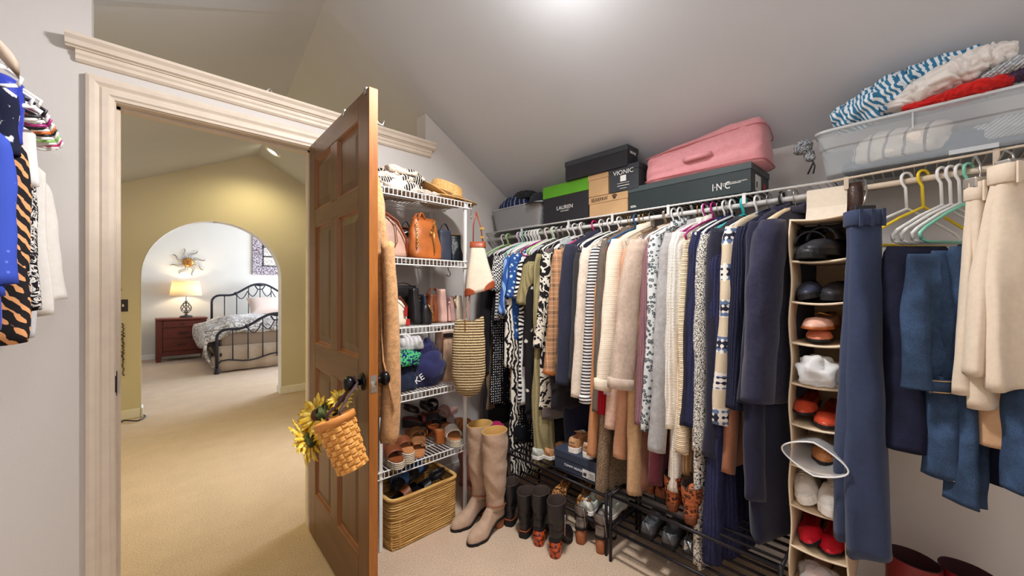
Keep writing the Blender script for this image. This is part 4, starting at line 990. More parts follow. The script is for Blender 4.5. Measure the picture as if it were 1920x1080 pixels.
sandal('white woven slide sandal with rope wedge on the bottom shelf', spx(833, 2.02), R(255), M_ROPE, M_INS, M_WLEA, .062, .04)
sandal('rope wedge slide with tan lining beside the white woven slide', spx(858, 2.04), R(255), M_ROPE, M_INS, LE['tan'], .07, .045, strap_w=.035)
sandal('rope wedge sandal with tan footbed by the shelf post', spx(741, 2.02), R(262), M_ROPE, M_INS, LE['brown'], .075, .055, W=.08, strap_w=.04)
sandal('flat tan slide with thick braided strap on the bottom shelf', spx(773, 2.04), R(250), M_INS, M_INS, M_BRAID, .02, .016, strap_w=.055)
sandal('tan block heeled sandal lying with its heel to the room', (ux(812, 1.99), 1.90, z), R(78), LE['tan'], M_INS, M_BRAID, .075, .014, kind='heel', strap_w=.05)
sandal('braided tan sandal at the back behind the block heeled one', spx(765, 2.17), R(265), M_INS, M_INS, M_BRAID, .03, .02, strap_w=.05, L=.2)
sandal('brown strappy sandal half hidden by the shelf post', spx(722, 2.00), R(262), M_ROPE, LE['brown'], LE['brown'], .05, .035, strap_w=.05)
sandal('black strappy sandal piled at the back of the bottom shelf', (ux(790, 2.15), 2.18, z + .045), R(300), BK, LE['brown'], BK, .06, .012, kind='heel', ankle=BK)
sandal('black buckled sandal lying on the pile towards the wall', (ux(815, 2.15), 2.18, z + .055), R(240), BK, LE['cognac'], BK, .05, .012, kind='heel', ankle=BK)
sandal('dark plum sandal wedged between the black pair', (ux(760, 2.15), 2.19, z + .05), R(330), BK, LE['darkred'], LE['darkred'], .05, .02, ankle=BK)
sandal('dusty rose slide at the far end of the bottom shelf', (ux(858, 2.16), 2.185, z + .06), R(200), LE['mauve'], LE['pink'], LE['mauve'], .03, .02)
# ---- s-hooks, and the two bags hanging at the unit's end
def shook(label, loc, rz=0):
    T = thing('s_hook', label, 'hook', loc, rz)
    MB().tube([(.012 * math.cos(a), 0, -.012 + .012 * math.sin(a)) for a in [R(d) for d in range(20, 181, 20)]] + [(-.010, 0, -.03), (.006, 0, -.05)] + [(.0 - .014 * math.cos(R(d)) * -1 - .008, 0, -.055 - .014 * math.sin(R(d))) for d in range(0, 181, 20)], .0025, 6).build('rod', M_BLACKMETAL if 'black' in label else M_STEEL, T, True)
    MB().sphere((.013, 0, -.008), .004, 5, 8).build('tip', M_BLACKMETAL if 'black' in label else M_STEEL, T, True)
shook('black s hook hanging empty under the second shelf', (ux(843, UY0 + .13), UY0 + .13, SH[1] - .012), 0)
shook('steel s hook holding the canvas bucket bag', (1.405, UY0 - .008, SH[0] - .022), R(60))
T = thing('bucket_bag', 'cream canvas bucket bag with red brown leather straps and base hung at the shelf end', 'handbag', (ux(903, 1.72), 1.735, 0), R(-42))
zb_, zt_ = zat(548, T.location.x, 1.74), zat(455, T.location.x, 1.74)
m = MB(); loops = []
for i in range(15):
    t = i / 14; zz = lerp(zb_, zt_, t); hx_, hy_ = lerp(.082, .040, sm(t)), lerp(.052, .030, t); loops.append([Vector((q.x - .015 * t, q.y, zz + .35 * (q.x) * (1 - t) * .9 + .004 * nz(q.x * 30, q.y * 30, t * 6))) for q in rrect(hx_, hy_, 30, 3.4)])
m.loft(loops).build('body', M_CANVAS, T, True)
lo_ = [[Vector((q.x * 1.012, q.y * 1.012, lerp(zb_, zb_ + k, 1) + .35 * q.x * .95)) for q in rrect(.082, .052, 30, 3.4)] for k in (-.004, .034)]
corner = MB()
for sgn in (-1, 1):
    corner.grid(lambda u, v, sgn=sgn: (lambda q: (q.x * 1.03, q.y * 1.03, zb_ + .315 * q.x + (.045 * max(0, 1 - (2 * u - 1) ** 2) ** .5) * v - .002))(Vector((.083 * math.copysign(abs(math.cos(R(-90 + sgn * 45 + (u - .5) * 80))) ** .59, math.cos(R(-90 + sgn * 45 + (u - .5) * 80))), .053 * math.copysign(abs(math.sin(R(-90 + sgn * 45 + (u - .5) * 80))) ** .59, math.sin(R(-90 + sgn * 45 + (u - .5) * 80))), 0))), 14, 6)
corner.build('corner_patch', LE['cognac'], T, True, solid=.003)
MB().loft([[Vector((q.x * 1.0 - .012, q.y * 1.06, zt_ - .03 + dz)) for q in rrect(.046, .034, 30, 3)] for dz in (0, .032)], False, True).build('rim_patch', LE['cognac'], T, True)
hookp = T.matrix_world; top_ = Vector((-.02, .02, SH[0] - .085))
for sgn in (-1, 1): MB().tube([(sgn * .03 - .01, -.02 * sgn, zt_ - .01), (sgn * .02 - .018, -.012 * sgn, zt_ + .10), (-.022, 0, 1.735)], .012, 8, flat=.3).build('strap', LE['cognac'], T, True)
m = MB(); [m.box((.0, -.034 + 0, zt_ + dz), (.026, -.024, zt_ + dz + .012)) for dz in (.02, .07)]; m.build('buckle', M_GOLD, T)
T = thing('straw_tote', 'large woven straw tote bag hanging from the shelf end by leather handles', 'tote bag', (ux(880, 1.70), 1.705, 0), R(-42))
zb_, zt_ = zat(742, T.location.x, 1.70), zat(600, T.location.x, 1.70)
M_STRAWT = NT('crochet_straw'); v = M_STRAWT.co(); wv = M_STRAWT.wave(v, 22, 'Z', .7, 1, 3); w2 = M_STRAWT.wave(v, 48, 'X', 1.5, 1, 2); M_STRAWT.bump(M_STRAWT.math('ADD', wv, M_STRAWT.math('MULTIPLY', w2, .5)), 1.0, .008); M_STRAWT = M_STRAWT.done(M_STRAWT.ramp(M_STRAWT.math('ADD', M_STRAWT.math('MULTIPLY', wv, .8), M_STRAWT.math('MULTIPLY', w2, .2)), [(.12, (128, 98, 60)), (.45, (212, 186, 140)), (.8, (236, 216, 176))]), .9, 0, .1)
loops = []
for i in range(30):
    t = i / 29; zz = lerp(zb_, zt_, t); hx_ = interp([(0, .050), (.05, .070), (.25, .090), (.6, .088), (1, .078)], t) ; hy_ = interp([(0, .02), (.1, .042), (.5, .05), (1, .03)], t)
    loops.append([Vector((q.x + .006 * nz(t * 6, q.y * 8, 1), q.y, zz + .010 * math.sin(q.x * 40 + t * 4) * t + (.012 * q.x / .07 if t > .9 else 0) - (.02 * abs(q.x) / .07 * (1 - t) * -1))) for q in rrect(hx_, hy_, 36, 2.6)])
m = MB().loft(loops, True, False); m.build('body', M_STRAWT, T, True, solid=.006)
hl_ = Matrix.Rotation(R(42), 3, 'Z') @ Vector((1.385 - T.location.x, 1.795 - T.location.y, 0)) + Vector((0, 0, 1.375))
shook('steel s hook holding the straw tote', (1.40, UY0 - .008, SH[1] - .022), R(60))
for sgn in (-1, 1): MB().tube([(-.004 + sgn * .012, -.038 if sgn < 0 else .02, zt_ - .06), (-.008 + sgn * .01, -.034 if sgn < 0 else .02, zt_ + .02), hl_ + Vector((0, 0, -.10)), hl_], .006, 8, flat=.35).build('handle', LE['tan'], T, True)
# ---- rope basket on the floor with sandals in it
M_SEAG = NT('twisted_seagrass'); v = M_SEAG.co(scale=(.12, .12, 1.6)); n1 = M_SEAG.noise(v, 60, 3); M_SEAG.bump(M_SEAG.noise(v, 140, 2), .4, .003); M_SEAG = M_SEAG.done(M_SEAG.ramp(n1, [(.3, (150, 108, 56)), (.55, (206, 164, 98)), (.75, (232, 198, 136))]), .8, 0, .2)
BX0, BX1, BY0, BY1, BZ = .885, 1.285, 1.775, 2.06, .255
bk2 = thing('rope_basket', 'long tan twisted seagrass basket under the shelving unit', 'basket', ((BX0 + BX1) / 2, (BY0 + BY1) / 2, 0))
hw, hd = (BX1 - BX0) / 2, (BY1 - BY0) / 2
rows = 21
for k in range(rows):
    t = k / (rows - 1); zz = .008 + t * (BZ - .016); ex = 1 - .03 * (1 - t); r_ = .0059 if k < rows - 1 else .011
    pts = [q + Vector((.0025 * nz(q.x * 20, k * 3.1, 0), .0025 * nz(q.y * 20, k * 2.7, 5), .0022 * nz(q.x * 14 + k, q.y * 14, 2))) for q in rrect(hw * ex, hd * ex, 64, 9, z=zz)]
    if rows - 6 <= k <= rows - 4:      # handle slot in the front
        i0 = [i for i, q in enumerate(pts) if q.y < -hd * .8 and abs(q.x + .0) < .045]
        a, b = min(i0), max(i0); pts = pts[b:] + pts[:a + 1]
        m = MB().tube(pts, r_, 6)
    else: m = MB().tube(pts, r_, 6, closed=True)
    m.build('rope_coil', M_SEAG, bk2, True)
MB().box((-hw * .95, -hd * .95, .002), (hw * .95, hd * .95, .012)).build('bottom', M_SEAG, bk2)
tw_ = MB()
for i in range(10): q = rrect(hw * .985, hd * .985, 40, 9)[i * 4]; tw_.tube([(q.x, q.y, .01), (q.x, q.y, BZ)], .005, 6)
tw_.build('frame_stakes', M_SEAG, bk2)['kind'] = 'stuff'
M_BLUE = NT('braided_blue_cord'); v = M_BLUE.co(); wv = M_BLUE.wave(v, 40, 'X', 3); M_BLUE.bump(wv, 1, .006); M_BLUE = M_BLUE.done(M_BLUE.ramp(wv, [(.2, (38, 70, 130)), (.7, (98, 142, 206))]), .7)
bcx, bcy = (BX0 + BX1) / 2, (BY0 + BY1) / 2
def bsand(label, dx, dy, z, deg, stm, ank, rx=0):
    d = Vector((math.cos(R(deg)), math.sin(R(deg)))) * .11
    return sandal(label, (bcx + dx - d.x, bcy + dy - d.y, z), 0, BK, BK, stm, .03, .02, ankle=ank, rot=(rx, R(-6), R(deg)), L=.21)
bsand('black sandal with braided blue ankle strap in the basket, nearer the door', -.05, .03, .212, 215, M_BLUE, M_BLUE)
bsand('black sandal with braided blue straps on top of the basket', .05, .045, .228, 212, M_BLUE, M_BLUE, .2)
bsand('plain black sandal lying at the basket end by the tall boots', .07, -.04, .15, 175, BK, BK, .2)
bsand('dark brown sandal sunk in the basket by the door post', -.07, -.045, .165, 190, LE['brown'], None)
bsand('black flip sandal under the blue strapped ones', .03, .04, .11, 180, BK, None)
bsand('cognac strapped sandal at the bottom of the basket', -.05, -.02, .075, 5, LE['cognac'], None)
# ================================================================ wire shelf with hanging rod on the right wall, and the things on it
RODX, RODZ, SFX, SFZ = 1.885, 1.655, 1.868, 1.700
def wall_shelf(label, y0, y1, z0, z1, mat, tabs, braces):
    T = thing('wire_shelf', label, 'shelf', (0, 0, 0)); zf = lambda y: lerp(z0, z1, (y - y0) / (y1 - y0))
    def rail(x, dz, r, nm): MB().tube([(x, y0, z0 + dz), (x, y1, z1 + dz)], r, 8).build(nm, mat, T, True)
    rail(SFX, 0, .0045, 'front_rail'); rail(XB - .012, 0, .004, 'back_rail'); rail(2.02, -.006, .0035, 'middle_rail')
    MB().tube([(RODX, y0, RODZ + (z0 - 1.70) * .5), (RODX, y1, RODZ + (z1 - 1.70) * .5)], .0105, 12).build('hanging_rod', mat, T, True)
    m = MB(); n = int(abs(y1 - y0) / .026)
    for i in range(n + 1): y = lerp(y0, y1, i / n); m.tube([(SFX - .001, y, zf(y) + .004), (XB - .01, y, zf(y) + .004)], .0019, 5)
    o = m.build('deck_wires', mat, T); o['kind'] = 'stuff'
    for y in tabs: MB().box((SFX - .004, y - .007, RODZ - .002), (SFX + .004, y + .007, zf(y) + .006)).build('rod_clip', mat, T, bevel=.002)
    for y in braces: MB().tube([(SFX + .03, y, zf(y) - .004), (XB - .004, y, zf(y) - .26)], .007, 6, flat=.4).build('brace', mat, T)
    return T
def yrod(px, X=RODX): k = (px - PX0) / FPX; return X * (SA - CA * k) / (CA + SA * k)
M_BEIGEV = plain('beige_vinyl_wire', (206, 190, 170), .45, var=.03)
ysp = yrod(1562, SFX)
wall_shelf('long white wire shelf with hanging rod along the right wall', ysp, YA - .004, 1.692, 1.708, M_VINYL, [yrod(p, SFX) for p in (978, 1066, 1148, 1253, 1395)], [yrod(p, SFX) for p in (1060, 1290, 1476)])
wall_shelf('beige wire shelf length carrying the clear storage bin', YD + .02, ysp, 1.745, 1.692, M_BEIGEV, [yrod(p, SFX) for p in (1587, 1868)], [yrod(1960, SFX)])
DK = lambda y: (lerp(1.692, 1.708, (y - ysp) / (YA - ysp)) if y > ysp else lerp(1.692, 1.745, (ysp - y) / (ysp - YD))) + .0065
# ---- shoe boxes
def card(name, c, rough=.55): return plain(name, c, rough, var=.05, scale=6, spec=.3)
M_CBLK = card('black_card', (44, 44, 50)); M_CDK = card('charcoal_card', (58, 62, 68)); M_KRAFT = card('kraft_card', (196, 160, 118), .8); M_GREENL = card('green_lid_card', (96, 168, 44)); M_INCB = card('dark_slate_card', (46, 56, 58), .4); M_CINC = card('slate_lid_card', (70, 82, 84), .4); M_LBL = card('paper_label', (214, 214, 210))
M_PRINT = plain('white_print', (232, 232, 230), .6, var=.0); M_DPRINT = plain('dark_print', (70, 52, 40), .6, var=.0); M_RPRINT = plain('red_print', (190, 60, 44), .6, var=0)
def shoebox(label, x0, x1, y0, y1, z, h, mat, lidm, lid=.04, rz=0.0, name='shoe_box', over=.003):
    T = thing(name, label, 'box', (x0, (y0 + y1) / 2, z), rz); w = (y1 - y0) / 2; d = x1 - x0
    MB().box((0, -w, 0), (d, w, h - .002)).build('body', mat, T, bevel=.002)
    MB().box((-over, -w - over, h - lid), (d + over, w + over, h)).build('lid', lidm, T, bevel=.002)
    return T
FR = (R(90), 0, R(-90))     # lettering on faces that look into the room
yl = [yrod(p, 1.88) for p in (1019, 1104, 1178, 1143, 1200, 1410)]
T = shoebox('black boot box with bright green lid on the wire shelf', 1.88, 2.06, yl[1] + .004, yl[0], DK(1.5), .235, M_CBLK, M_GREENL, .075)
text('LAUREN', .034, M_PRINT, T, (-.0012, 0.0, .085), FR); text('RALPH LAUREN', .009, M_PRINT, T, (-.0012, 0, .064), FR)
T = shoebox('brown kraft shoe box with paw print lettering, under the small boxes', 1.88, 2.08, yl[2] + .004, yl[1] - .004, DK(1.2), .112, M_KRAFT, M_KRAFT, .04)
text('BEARPAW', .030, M_DPRINT, T, (-.0042, .052, .091), FR, sx=.8)
m = MB()
for a, b, r_ in ((0, 0, .009), (-.011, .009, .004), (-.004, .014, .0042), (.005, .014, .0042), (.012, .008, .004)): m.lathe([(.0005, 0), (r_, 0), (r_, .0012), (.0005, .0012)], 10, M=Matrix.Translation((-.0042, -.045 - a, .089 + b)) @ Matrix.Rotation(R(-90), 4, 'Y'))
m.build('paw_print', M_DPRINT, T)
T = shoebox('small plain kraft box standing on the larger kraft box', 1.875, 2.0, yl[3] + .006, yl[1] - .002, DK(1.2) + .1135, .125, M_KRAFT, M_KRAFT, .03)
T = shoebox('small black shoe box with white square print on the kraft box', 1.872, 2.0, yl[4] + .004, yl[3] - .004, DK(1.1) + .1135, .135, M_CDK, M_CDK, .03)
text('VIONIC', .034, M_PRINT, T, (-.0042, 0, .098), FR, sx=1.05); MB().box((-.0042, -.017, .05), (-.003, .017, .082)).box((-.0042, -.035, .026), (-.003, .035, .029)).box((-.0042, -.035, .040), (-.003, .035, .042)).box((-.0042, -.02, .012), (-.003, .02, .014)).build('print', M_PRINT, T)
T = shoebox('black shoe box on top of the green lidded boot box under the slope', 1.86, 1.972, yrod(1176, 1.86), yrod(1060, 1.86), DK(1.5) + .2365, .113, M_CBLK, M_CDK, .03)
text('VIONIC', .02, M_PRINT, T, (.052, -.0, .07), (R(90), 0, 0)).location = (.055, -(yrod(1060, 1.86) - yrod(1176, 1.86)) / 2 - .0045, .075)
T = shoebox('very long dark slate boot box with white letters below the pink bag', 1.872, 2.13, yl[5], yl[2] - .003, DK(.8), .125, M_INCB, M_CINC, .028, R(-1.2))
wy = (yl[2] - .003 - yl[5]) / 2
text('I·N·C', .045, M_PRINT, T, (-.0012, -.17, .042), FR, sx=.75); MB().box((-.0012, -.25, .046), (0, -.195, .048)).box((-.0012, -.195, .0465), (0, -.19, .0505)).build('print', M_PRINT, T)
text('INTERNATIONAL CONCEPTS', .0075, M_PRINT, T, (-.0012, -.225, .052), FR)
text('LONG BOOT BOX', .007, M_PRINT, T, (-.0012, wy - .05, .022), FR) if False else None
m = MB(); [m.box((-.0012, wy - .045 + (i % 2) * .004, .018 + .006 * i), (0, wy - .012, .021 + .006 * i)) for i in range(2)]; m.build('fine_print', M_PRINT, T)
MB().box((.06, -wy - .0012, .015), (.135, -wy, .085)).build('label_sticker', M_LBL, T); MB().box((.068, -wy - .0018, .03), (.085, -wy - .001, .055)).build('print', M_CBLK, T)
MB().lathe([(.0005, 0), (.014, 0), (.014, .0012), (.0005, .0012)], 14, M=Matrix.Translation((.185, -wy - .0002, .05)) @ Matrix.Rotation(R(90), 4, 'X')).build('sticker', M_RPRINT, T)
# ---- pink zipped storage bag
M_PINK = cloth('pink_nylon', (222, 152, 158), .05, .12, 300, .5)
T = thing('storage_bag', 'pink nylon zipped storage bag lying on the long boot box', 'bag', (1.985, (yrod(1205, 1.86) + yrod(1425, 1.86)) / 2, DK(.8) + .1265))
hy = (yrod(1203, 1.86) - yrod(1430, 1.86)) / 2; loops = []
for i in range(15):
    t = i / 14; e = interp([(0, .97), (.05, 1), (.5, .99), (.85, .90), (.96, .84), (1, .7)], t)
    L = []
    for q in rrect(.115 * e, hy * lerp(1.0, .97, t) * (e * .2 + .8), 60, 7):
        zz = .175 * t * (1 - .05 * math.sin(q.y * 9)) * (1 if q.x < 0 else lerp(1, .55, min(1, q.x / .1))) - .022 * t * (q.y / hy)
        q.x += .012 * nz(q.y * 14, t * 7, 1) + .006 * nz(q.y * 40, t * 5, 3); L.append((q.x, q.y + .006 * nz(q.x * 20, t * 6, 4), zz + .006 * nz(q.x * 12, q.y * 12, 2) * t))
    loops.append(L)
MB().loft(loops).build('body', M_PINK, T, True)
MB().tube([(-.119, -hy * .25, .075), (-.132, -hy * .15, .072), (-.132, hy * .12, .068), (-.119, hy * .2, .072)], .009, 8, flat=1.3).build('handle', M_PINK, T, True)
for zz, e in ((.148, .905), (.012, 1.0)): MB().tube([Vector((q.x, q.y, zz * (1 if q.x < .02 else .8) - .018 * (q.y / hy) * (zz > .1))) for q in rrect(.118 * e, (hy + .003) * (.8 + .2 * e), 44, 7)], .0028, 5, closed=True).build('piping', cloth('pink_piping', (204, 120, 126), .03), T, True)
# ---- grey mesh bin with clothes
t = NT('grey_wire_mesh'); v = t.co(); c1 = t.wave(v, 45, 'Y'); c2 = t.wave(v, 45, 'Z'); c3 = t.wave(v, 45, 'X')
hole = t.math('MULTIPLY', t.math('LESS_THAN', t.math('MAXIMUM', c1, t.math('MINIMUM', c2, 1.0)), .82), .55)
t.l(t.math('SUBTRACT', 1.0, hole), t.b.inputs['Alpha']); M_MESH = t.done((176, 178, 180), .4, .3, .5); M_BINR = plain('grey_bin_rim', (196, 198, 200), .35, .3)
y0b, y1b = yrod(1017, 1.88) + .008, 2.195; T = thing('mesh_bin', 'grey metal mesh bin holding hats at the far end of the wire shelf', 'bin', (2.0, (y0b + y1b) / 2, DK(1.9)))
hb = (y1b - y0b) / 2; MB().loft([rrect(.105, hb * .86, 40, 9, z=0.002), rrect(.12, hb * .98, 40, 9, z=.150)], True, False).build('mesh_wall', M_MESH, T, solid=.0015)
for z_, a, b in ((.155, .122, .99), (.003, .106, .87)): MB().tube(rrect(a, hb * b, 44, 9, z=z_), .005, 6, closed=True).build('rim', M_BINR, T, True)
M_STRIPEN = pattern('navy_stripe_knit', 'stripe', (40, 48, 78), (138, 152, 186), 9, thr=.86, axis='Y'); M_CHAR = knit('charcoal_rib_knit', (52, 54, 58), 40, 'X', .2)
bz = DK(1.9)
tag(heap('folded_sweater', M_STRIPEN, .075, .15, .085, 3, .2, 9, loc=(1.985, 2.02, bz + .125)), 'navy sweater with pale stripes heaped in the mesh bin', 'sweater')
tag(heap('knit_beanie', M_CHAR, .07, .085, .042, 9, .15, 12, loc=(1.985, 1.92, bz + .215)), 'charcoal knitted beanie on top of the striped sweater', 'hat')
tag(heap('grey_scarf', M_GREYC, .08, .07, .045, 13, .2, 14, loc=(1.985, 1.84, bz + .11)), 'pale grey scarf tucked between beanie and cap', 'scarf')
T = thing('baseball_cap', 'black baseball cap with white lettering at the end of the mesh bin', 'cap', (1.965, 1.775, bz + .150), R(200), rot=None)
M_CAPC = cloth('black_cap_twill', (46, 48, 56), .08)
MB().lathe([(.074, 0), (.075, .02), (.066, .055), (.045, .078), (.012, .088), (.002, .088)], 26).build('crown', M_CAPC, T, True)
MB().grid(lambda u, v: ((.06 + .075 * u * math.cos((v - .5) * 2.2) ** .6), .072 * math.sin((v - .5) * 2.6) * (1 - .15 * u), .006 - .012 * (2 * v - 1) ** 2 * u - .01 * u), 8, 14).build('brim', M_CAPC, T, True, solid=.004)
text('VN', .04, M_PRINT, T, (.022, .072, .036), (R(80), 0, R(163)))
MB().sphere((0, 0, .089), (.008, .008, .005), 5, 8).build('button', M_CAPC, T, True)
# ---- clear bin with clothes
M_CLEAR = clear('clear_polypropylene', (205, 214, 220), .24, .3); M_CLEARR = clear('clear_bin_rim', (214, 220, 224), .7, .35)
cy0, cy1, cx0, cx1 = -.50, .262, 1.845, 2.145; bz = DK(-.1) + .004
T = thing('clear_storage_bin', 'translucent plastic storage bin overflowing with clothes on the beige shelf', 'bin', ((cx0 + cx1) / 2, (cy0 + cy1) / 2, bz), 0)
hx_, hy_ = (cx1 - cx0) / 2, (cy1 - cy0) / 2
MB().loft([rrect(hx_ * .9, hy_ * .95, 48, 10, z=.002), rrect(hx_ * .92, hy_ * .955, 48, 10, z=.010), rrect(hx_ * .96, hy_ * .985, 48, 10, z=.095), rrect(hx_ * 1.0, hy_ * .998, 48, 10, z=.100), rrect(hx_ * 1.02, hy_ * 1.02, 48, 10, z=.158)], True, False).build('tub', M_CLEAR, T, solid=.0025)
m = MB().loft([rrect(hx_ * 1.02, hy_ * 1.02, 48, 10, z=.155), rrect(hx_ * 1.07, hy_ * 1.035, 48, 10, z=.158), rrect(hx_ * 1.07, hy_ * 1.035, 48, 10, z=.166), rrect(hx_ * 1.02, hy_ * 1.02, 48, 10, z=.164), rrect(hx_ * 1.02, hy_ * 1.02, 48, 10, z=.155)], False, False); m.build('rim', M_CLEARR, T)
m = MB(); [m.box((-hx_ * 1.01 - .006, y - .002, .102), (-hx_ * 1.0 + .002, y + .002, .158)) for y in (-.1, .13)]; m.build('rib', M_CLEARR, T)
MB().box((-hx_ * .93, -.05, .0), (-hx_ * .90, .05, .014)).build('foot_tab', M_CLEARR, T)
M_BSTR = pattern('blue_white_stripe_cotton', 'stripe', (232, 240, 246), (62, 128, 168), 24, thr=.5, axis='Y', rot=(.5, .3, .5)); M_WC = cloth('white_cotton', (232, 228, 224), .03, .2); M_REDC = cloth('red_cotton', (202, 38, 36), .05, .3)
M_PIN = pattern('cream_pinstripe_cotton', 'stripe', (226, 220, 212), (150, 146, 148), 7, thr=.93, axis='Y', rot=(0, .3, .4)); M_GSP = pattern('grey_space_dye', 'stripe', (150, 158, 166), (206, 208, 210), 40, thr=.5, axis='Z', rot=(.7, .2, 0)); M_SLATE = cloth('slate_cotton', (92, 106, 122), .08); M_PURP = cloth('plum_cotton', (74, 54, 78), .08)
yc = (cy0 + cy1) / 2; xc = (cx0 + cx1) / 2
tag(heap('slate_garment', M_SLATE, .125, .33, .062, 2, .08, 8, loc=(xc, yc, bz + .005)), 'slate blue garment filling the bottom of the clear bin', 'garment')
tag(heap('pinstripe_shirt', M_PIN, .075, .13, .07, 14, .2, 9, loc=(cx0 + .085, .03, bz + .03)), 'cream pinstriped shirt pressed against the clear bin side', 'shirt')
tag(heap('space_dye_top', M_GSP, .05, .07, .045, 21, .25, 14, loc=(cx0 + .065, -.19, bz + .03)), 'grey space dyed top rolled inside the clear bin', 'top')
# big lumps on top: lofted rolls following the slope of the heap
def roll(name, label, cat, mat, pts, rad, seed, amp=.35, flat=.55, n=56, parts=110):
    P = [Vector(p) for p in pts]; loops = []
    for i in range(parts + 1):
        t = i / parts * (len(P) - 1); k = min(int(t), len(P) - 2); f = t - k; p = lerp(P[k], P[k + 1], sm(f) * .5 + f * .5); rr = lerp(rad[k], rad[k + 1], f) * (1 if 0 < i < parts else .25)
        d = (P[min(k + 1, len(P) - 1)] - P[k]).normalized(); u = Vector((0, 0, 1)).cross(d).normalized(); w_ = d.cross(u); L = []
        for j in range(n):
            a = 2 * math.pi * j / n; q = Vector((math.cos(a) * 1.4 + seed, math.sin(a) * 1.4, i * 7.0 / parts)); q += Vector((nz(q.x, q.z, 1), nz(q.y, q.z, 2), nz(q.x, q.y, 3))) * .9
            s_ = 1 + amp * ((abs(noise.noise(q * 1.3)) ** .7 * 2.2 - .6) * .6 + .14 * (abs(noise.noise(q * 2.6)) ** .8 * 2 - .5) + .5 * noise.noise(q * .6) - .1); L.append(p + u * (math.cos(a) * rr * s_) + w_ * (math.sin(a) * rr * flat * s_))
        loops.append(L)
    o = MB().loft(loops).build(name, mat, None, True); return tag(o, label, cat)
def cp(px, py, X): return aX(px, py, X)
roll('red_garment', 'bright red garment squeezed under the white one in the clear bin', 'garment', M_REDC, [cp(1690, 208, 1.87), cp(1770, 188, 1.87), cp(1850, 163, 1.86), cp(1900, 150, 1.86)], [.02, .045, .05, .03], 3, .25, .5)
roll('striped_shirt', 'blue and white striped shirt heaped at the end of the clear bin', 'shirt', M_BSTR, [cp(1560, 232, 1.90), cp(1625, 205, 1.90), cp(1700, 162, 1.92), cp(1770, 128, 1.93), cp(1840, 100, 1.93)], [.05, .085, .068, .052, .035], 8, .4, .72)
roll('white_garment', 'white cotton garment draped along the top of the clear bin', 'garment', M_WC, [cp(1655, 205, 1.88), cp(1715, 180, 1.88), cp(1790, 143, 1.88), cp(1850, 115, 1.88), cp(1905, 100, 1.88)], [.02, .062, .076, .070, .055], 15, .32, .62)
roll('grey_garment', 'grey marled garment bunched beside the white one on the clear bin', 'garment', M_GSP, [cp(1840, 150, 1.84), cp(1885, 130, 1.84), cp(1935, 110, 1.84)], [.015, .03, .035], 25, .4, .6)
roll('plum_garment', 'plum purple cloth wedged below the grey garment', 'garment', M_PURP, [cp(1865, 160, 1.85), cp(1915, 140, 1.85), cp(1960, 125, 1.85)], [.015, .03, .03], 29, .3, .6)
# grey drawstring hood end hanging at the bin corner
T = thing('grey_knit_hood', 'grey marled knit hood with hanging cord at the bin corner', 'garment', cp(1507, 268, 1.90))
M_HOOD = pattern('grey_marl_hood', 'tweed', (70, 74, 80), (170, 174, 178), 200, thr=.5)
heap('hood', M_HOOD, .030, .032, .028, 33, .3, 24, 20, 30, T, (0, 0, -.02), flat=False); heap('hood_end', M_HOOD, .016, .018, .022, 37, .3, 40, 14, 22, T, (0, -.018, -.058), flat=False)
MB().tube([(0, -.022, -.05), (.0, -.03, -.085), (.006, -.012, -.125)], .0035, 6).tube([(0, -.02, -.05), (-.005, -.036, -.10), (0, -.03, -.128)], .003, 6).build('cord', M_CBLK, T, True)
# ================================================================ clothes on the long rod
WHITEP = plain('white_plastic', (236, 236, 234), .35, var=.01, spec=.5)
HCOL = {'white': WHITEP}
for k_, c_ in dict(green=(150, 206, 110), pink=(206, 44, 118), yellow=(232, 200, 40), teal=(48, 176, 178), mint=(130, 206, 180), blue=(40, 92, 140), black=(32, 32, 36), magenta=(170, 40, 120), lilac=(190, 150, 190), clear=(206, 214, 214), orange=(226, 112, 40)).items(): HCOL[k_] = plain(k_ + '_plastic', c_, .35, var=.02, spec=.5)
HCOL['steel'] = M_STEEL; HCOL['gold'] = M_GOLD; HCOL['wood'] = wood('pale_hanger_wood', (206, 182, 146), (230, 208, 172), 16, 0, .5)
C = {}
def cm(key, fn, *a, **k): C[key] = fn(key, *a, **k)
cm('gingham_cotton', pattern, 'check', (236, 234, 230), (30, 30, 36), 95)
cm('blue_wave_print', pattern, 'wavy', (58, 96, 176), (150, 188, 232), 9, thr=.62, axis='X')
cm('aqua_floral_print', pattern, 'floral', (44, 84, 150), (206, 224, 236), 34, thr=.45)
cm('black_white_paisley', pattern, 'swirl', (232, 226, 214), (28, 26, 30), 13, thr=.5)
cm('zebra_stripe', pattern, 'wavy', (236, 232, 226), (24, 22, 28), 12, thr=.5, axis='Z')
cm('tan_swirl_print', pattern, 'swirl', (176, 130, 88), (30, 26, 26), 12, thr=.55)
cm('polka_dot_crepe', pattern, 'dots', (26, 26, 32), (232, 230, 226), 62, thr=.76)
cm('white_ditsy_print', pattern, 'dots', (226, 226, 226), (84, 96, 140), 70, thr=.82)
cm('black_flower_print', pattern, 'floral', (34, 32, 34), (226, 222, 212), 15, thr=.60)
cm('black_vine_print', pattern, 'vine', (32, 30, 34), (232, 224, 208), 11, thr=.35)
cm('olive_rib_knit', knit, (144, 134, 98), 36, 'Y')
cm('black_crepe', cloth, (30, 28, 32), .1); cm('grey_wool_flannel', cloth, (104, 94, 92), .08); cm('black_suiting', cloth, (38, 36, 40), .08)
cm('plaid_tweed', pattern, 'plaid', (180, 132, 96), (110, 82, 66), 4.2, c3=(226, 196, 160))
cm('navy_suiting', cloth, (46, 48, 66), .1); cm('charcoal_jersey', cloth, (52, 50, 52), .08); cm('cream_boucle', cloth, (222, 208, 192), .1, .8, 300)
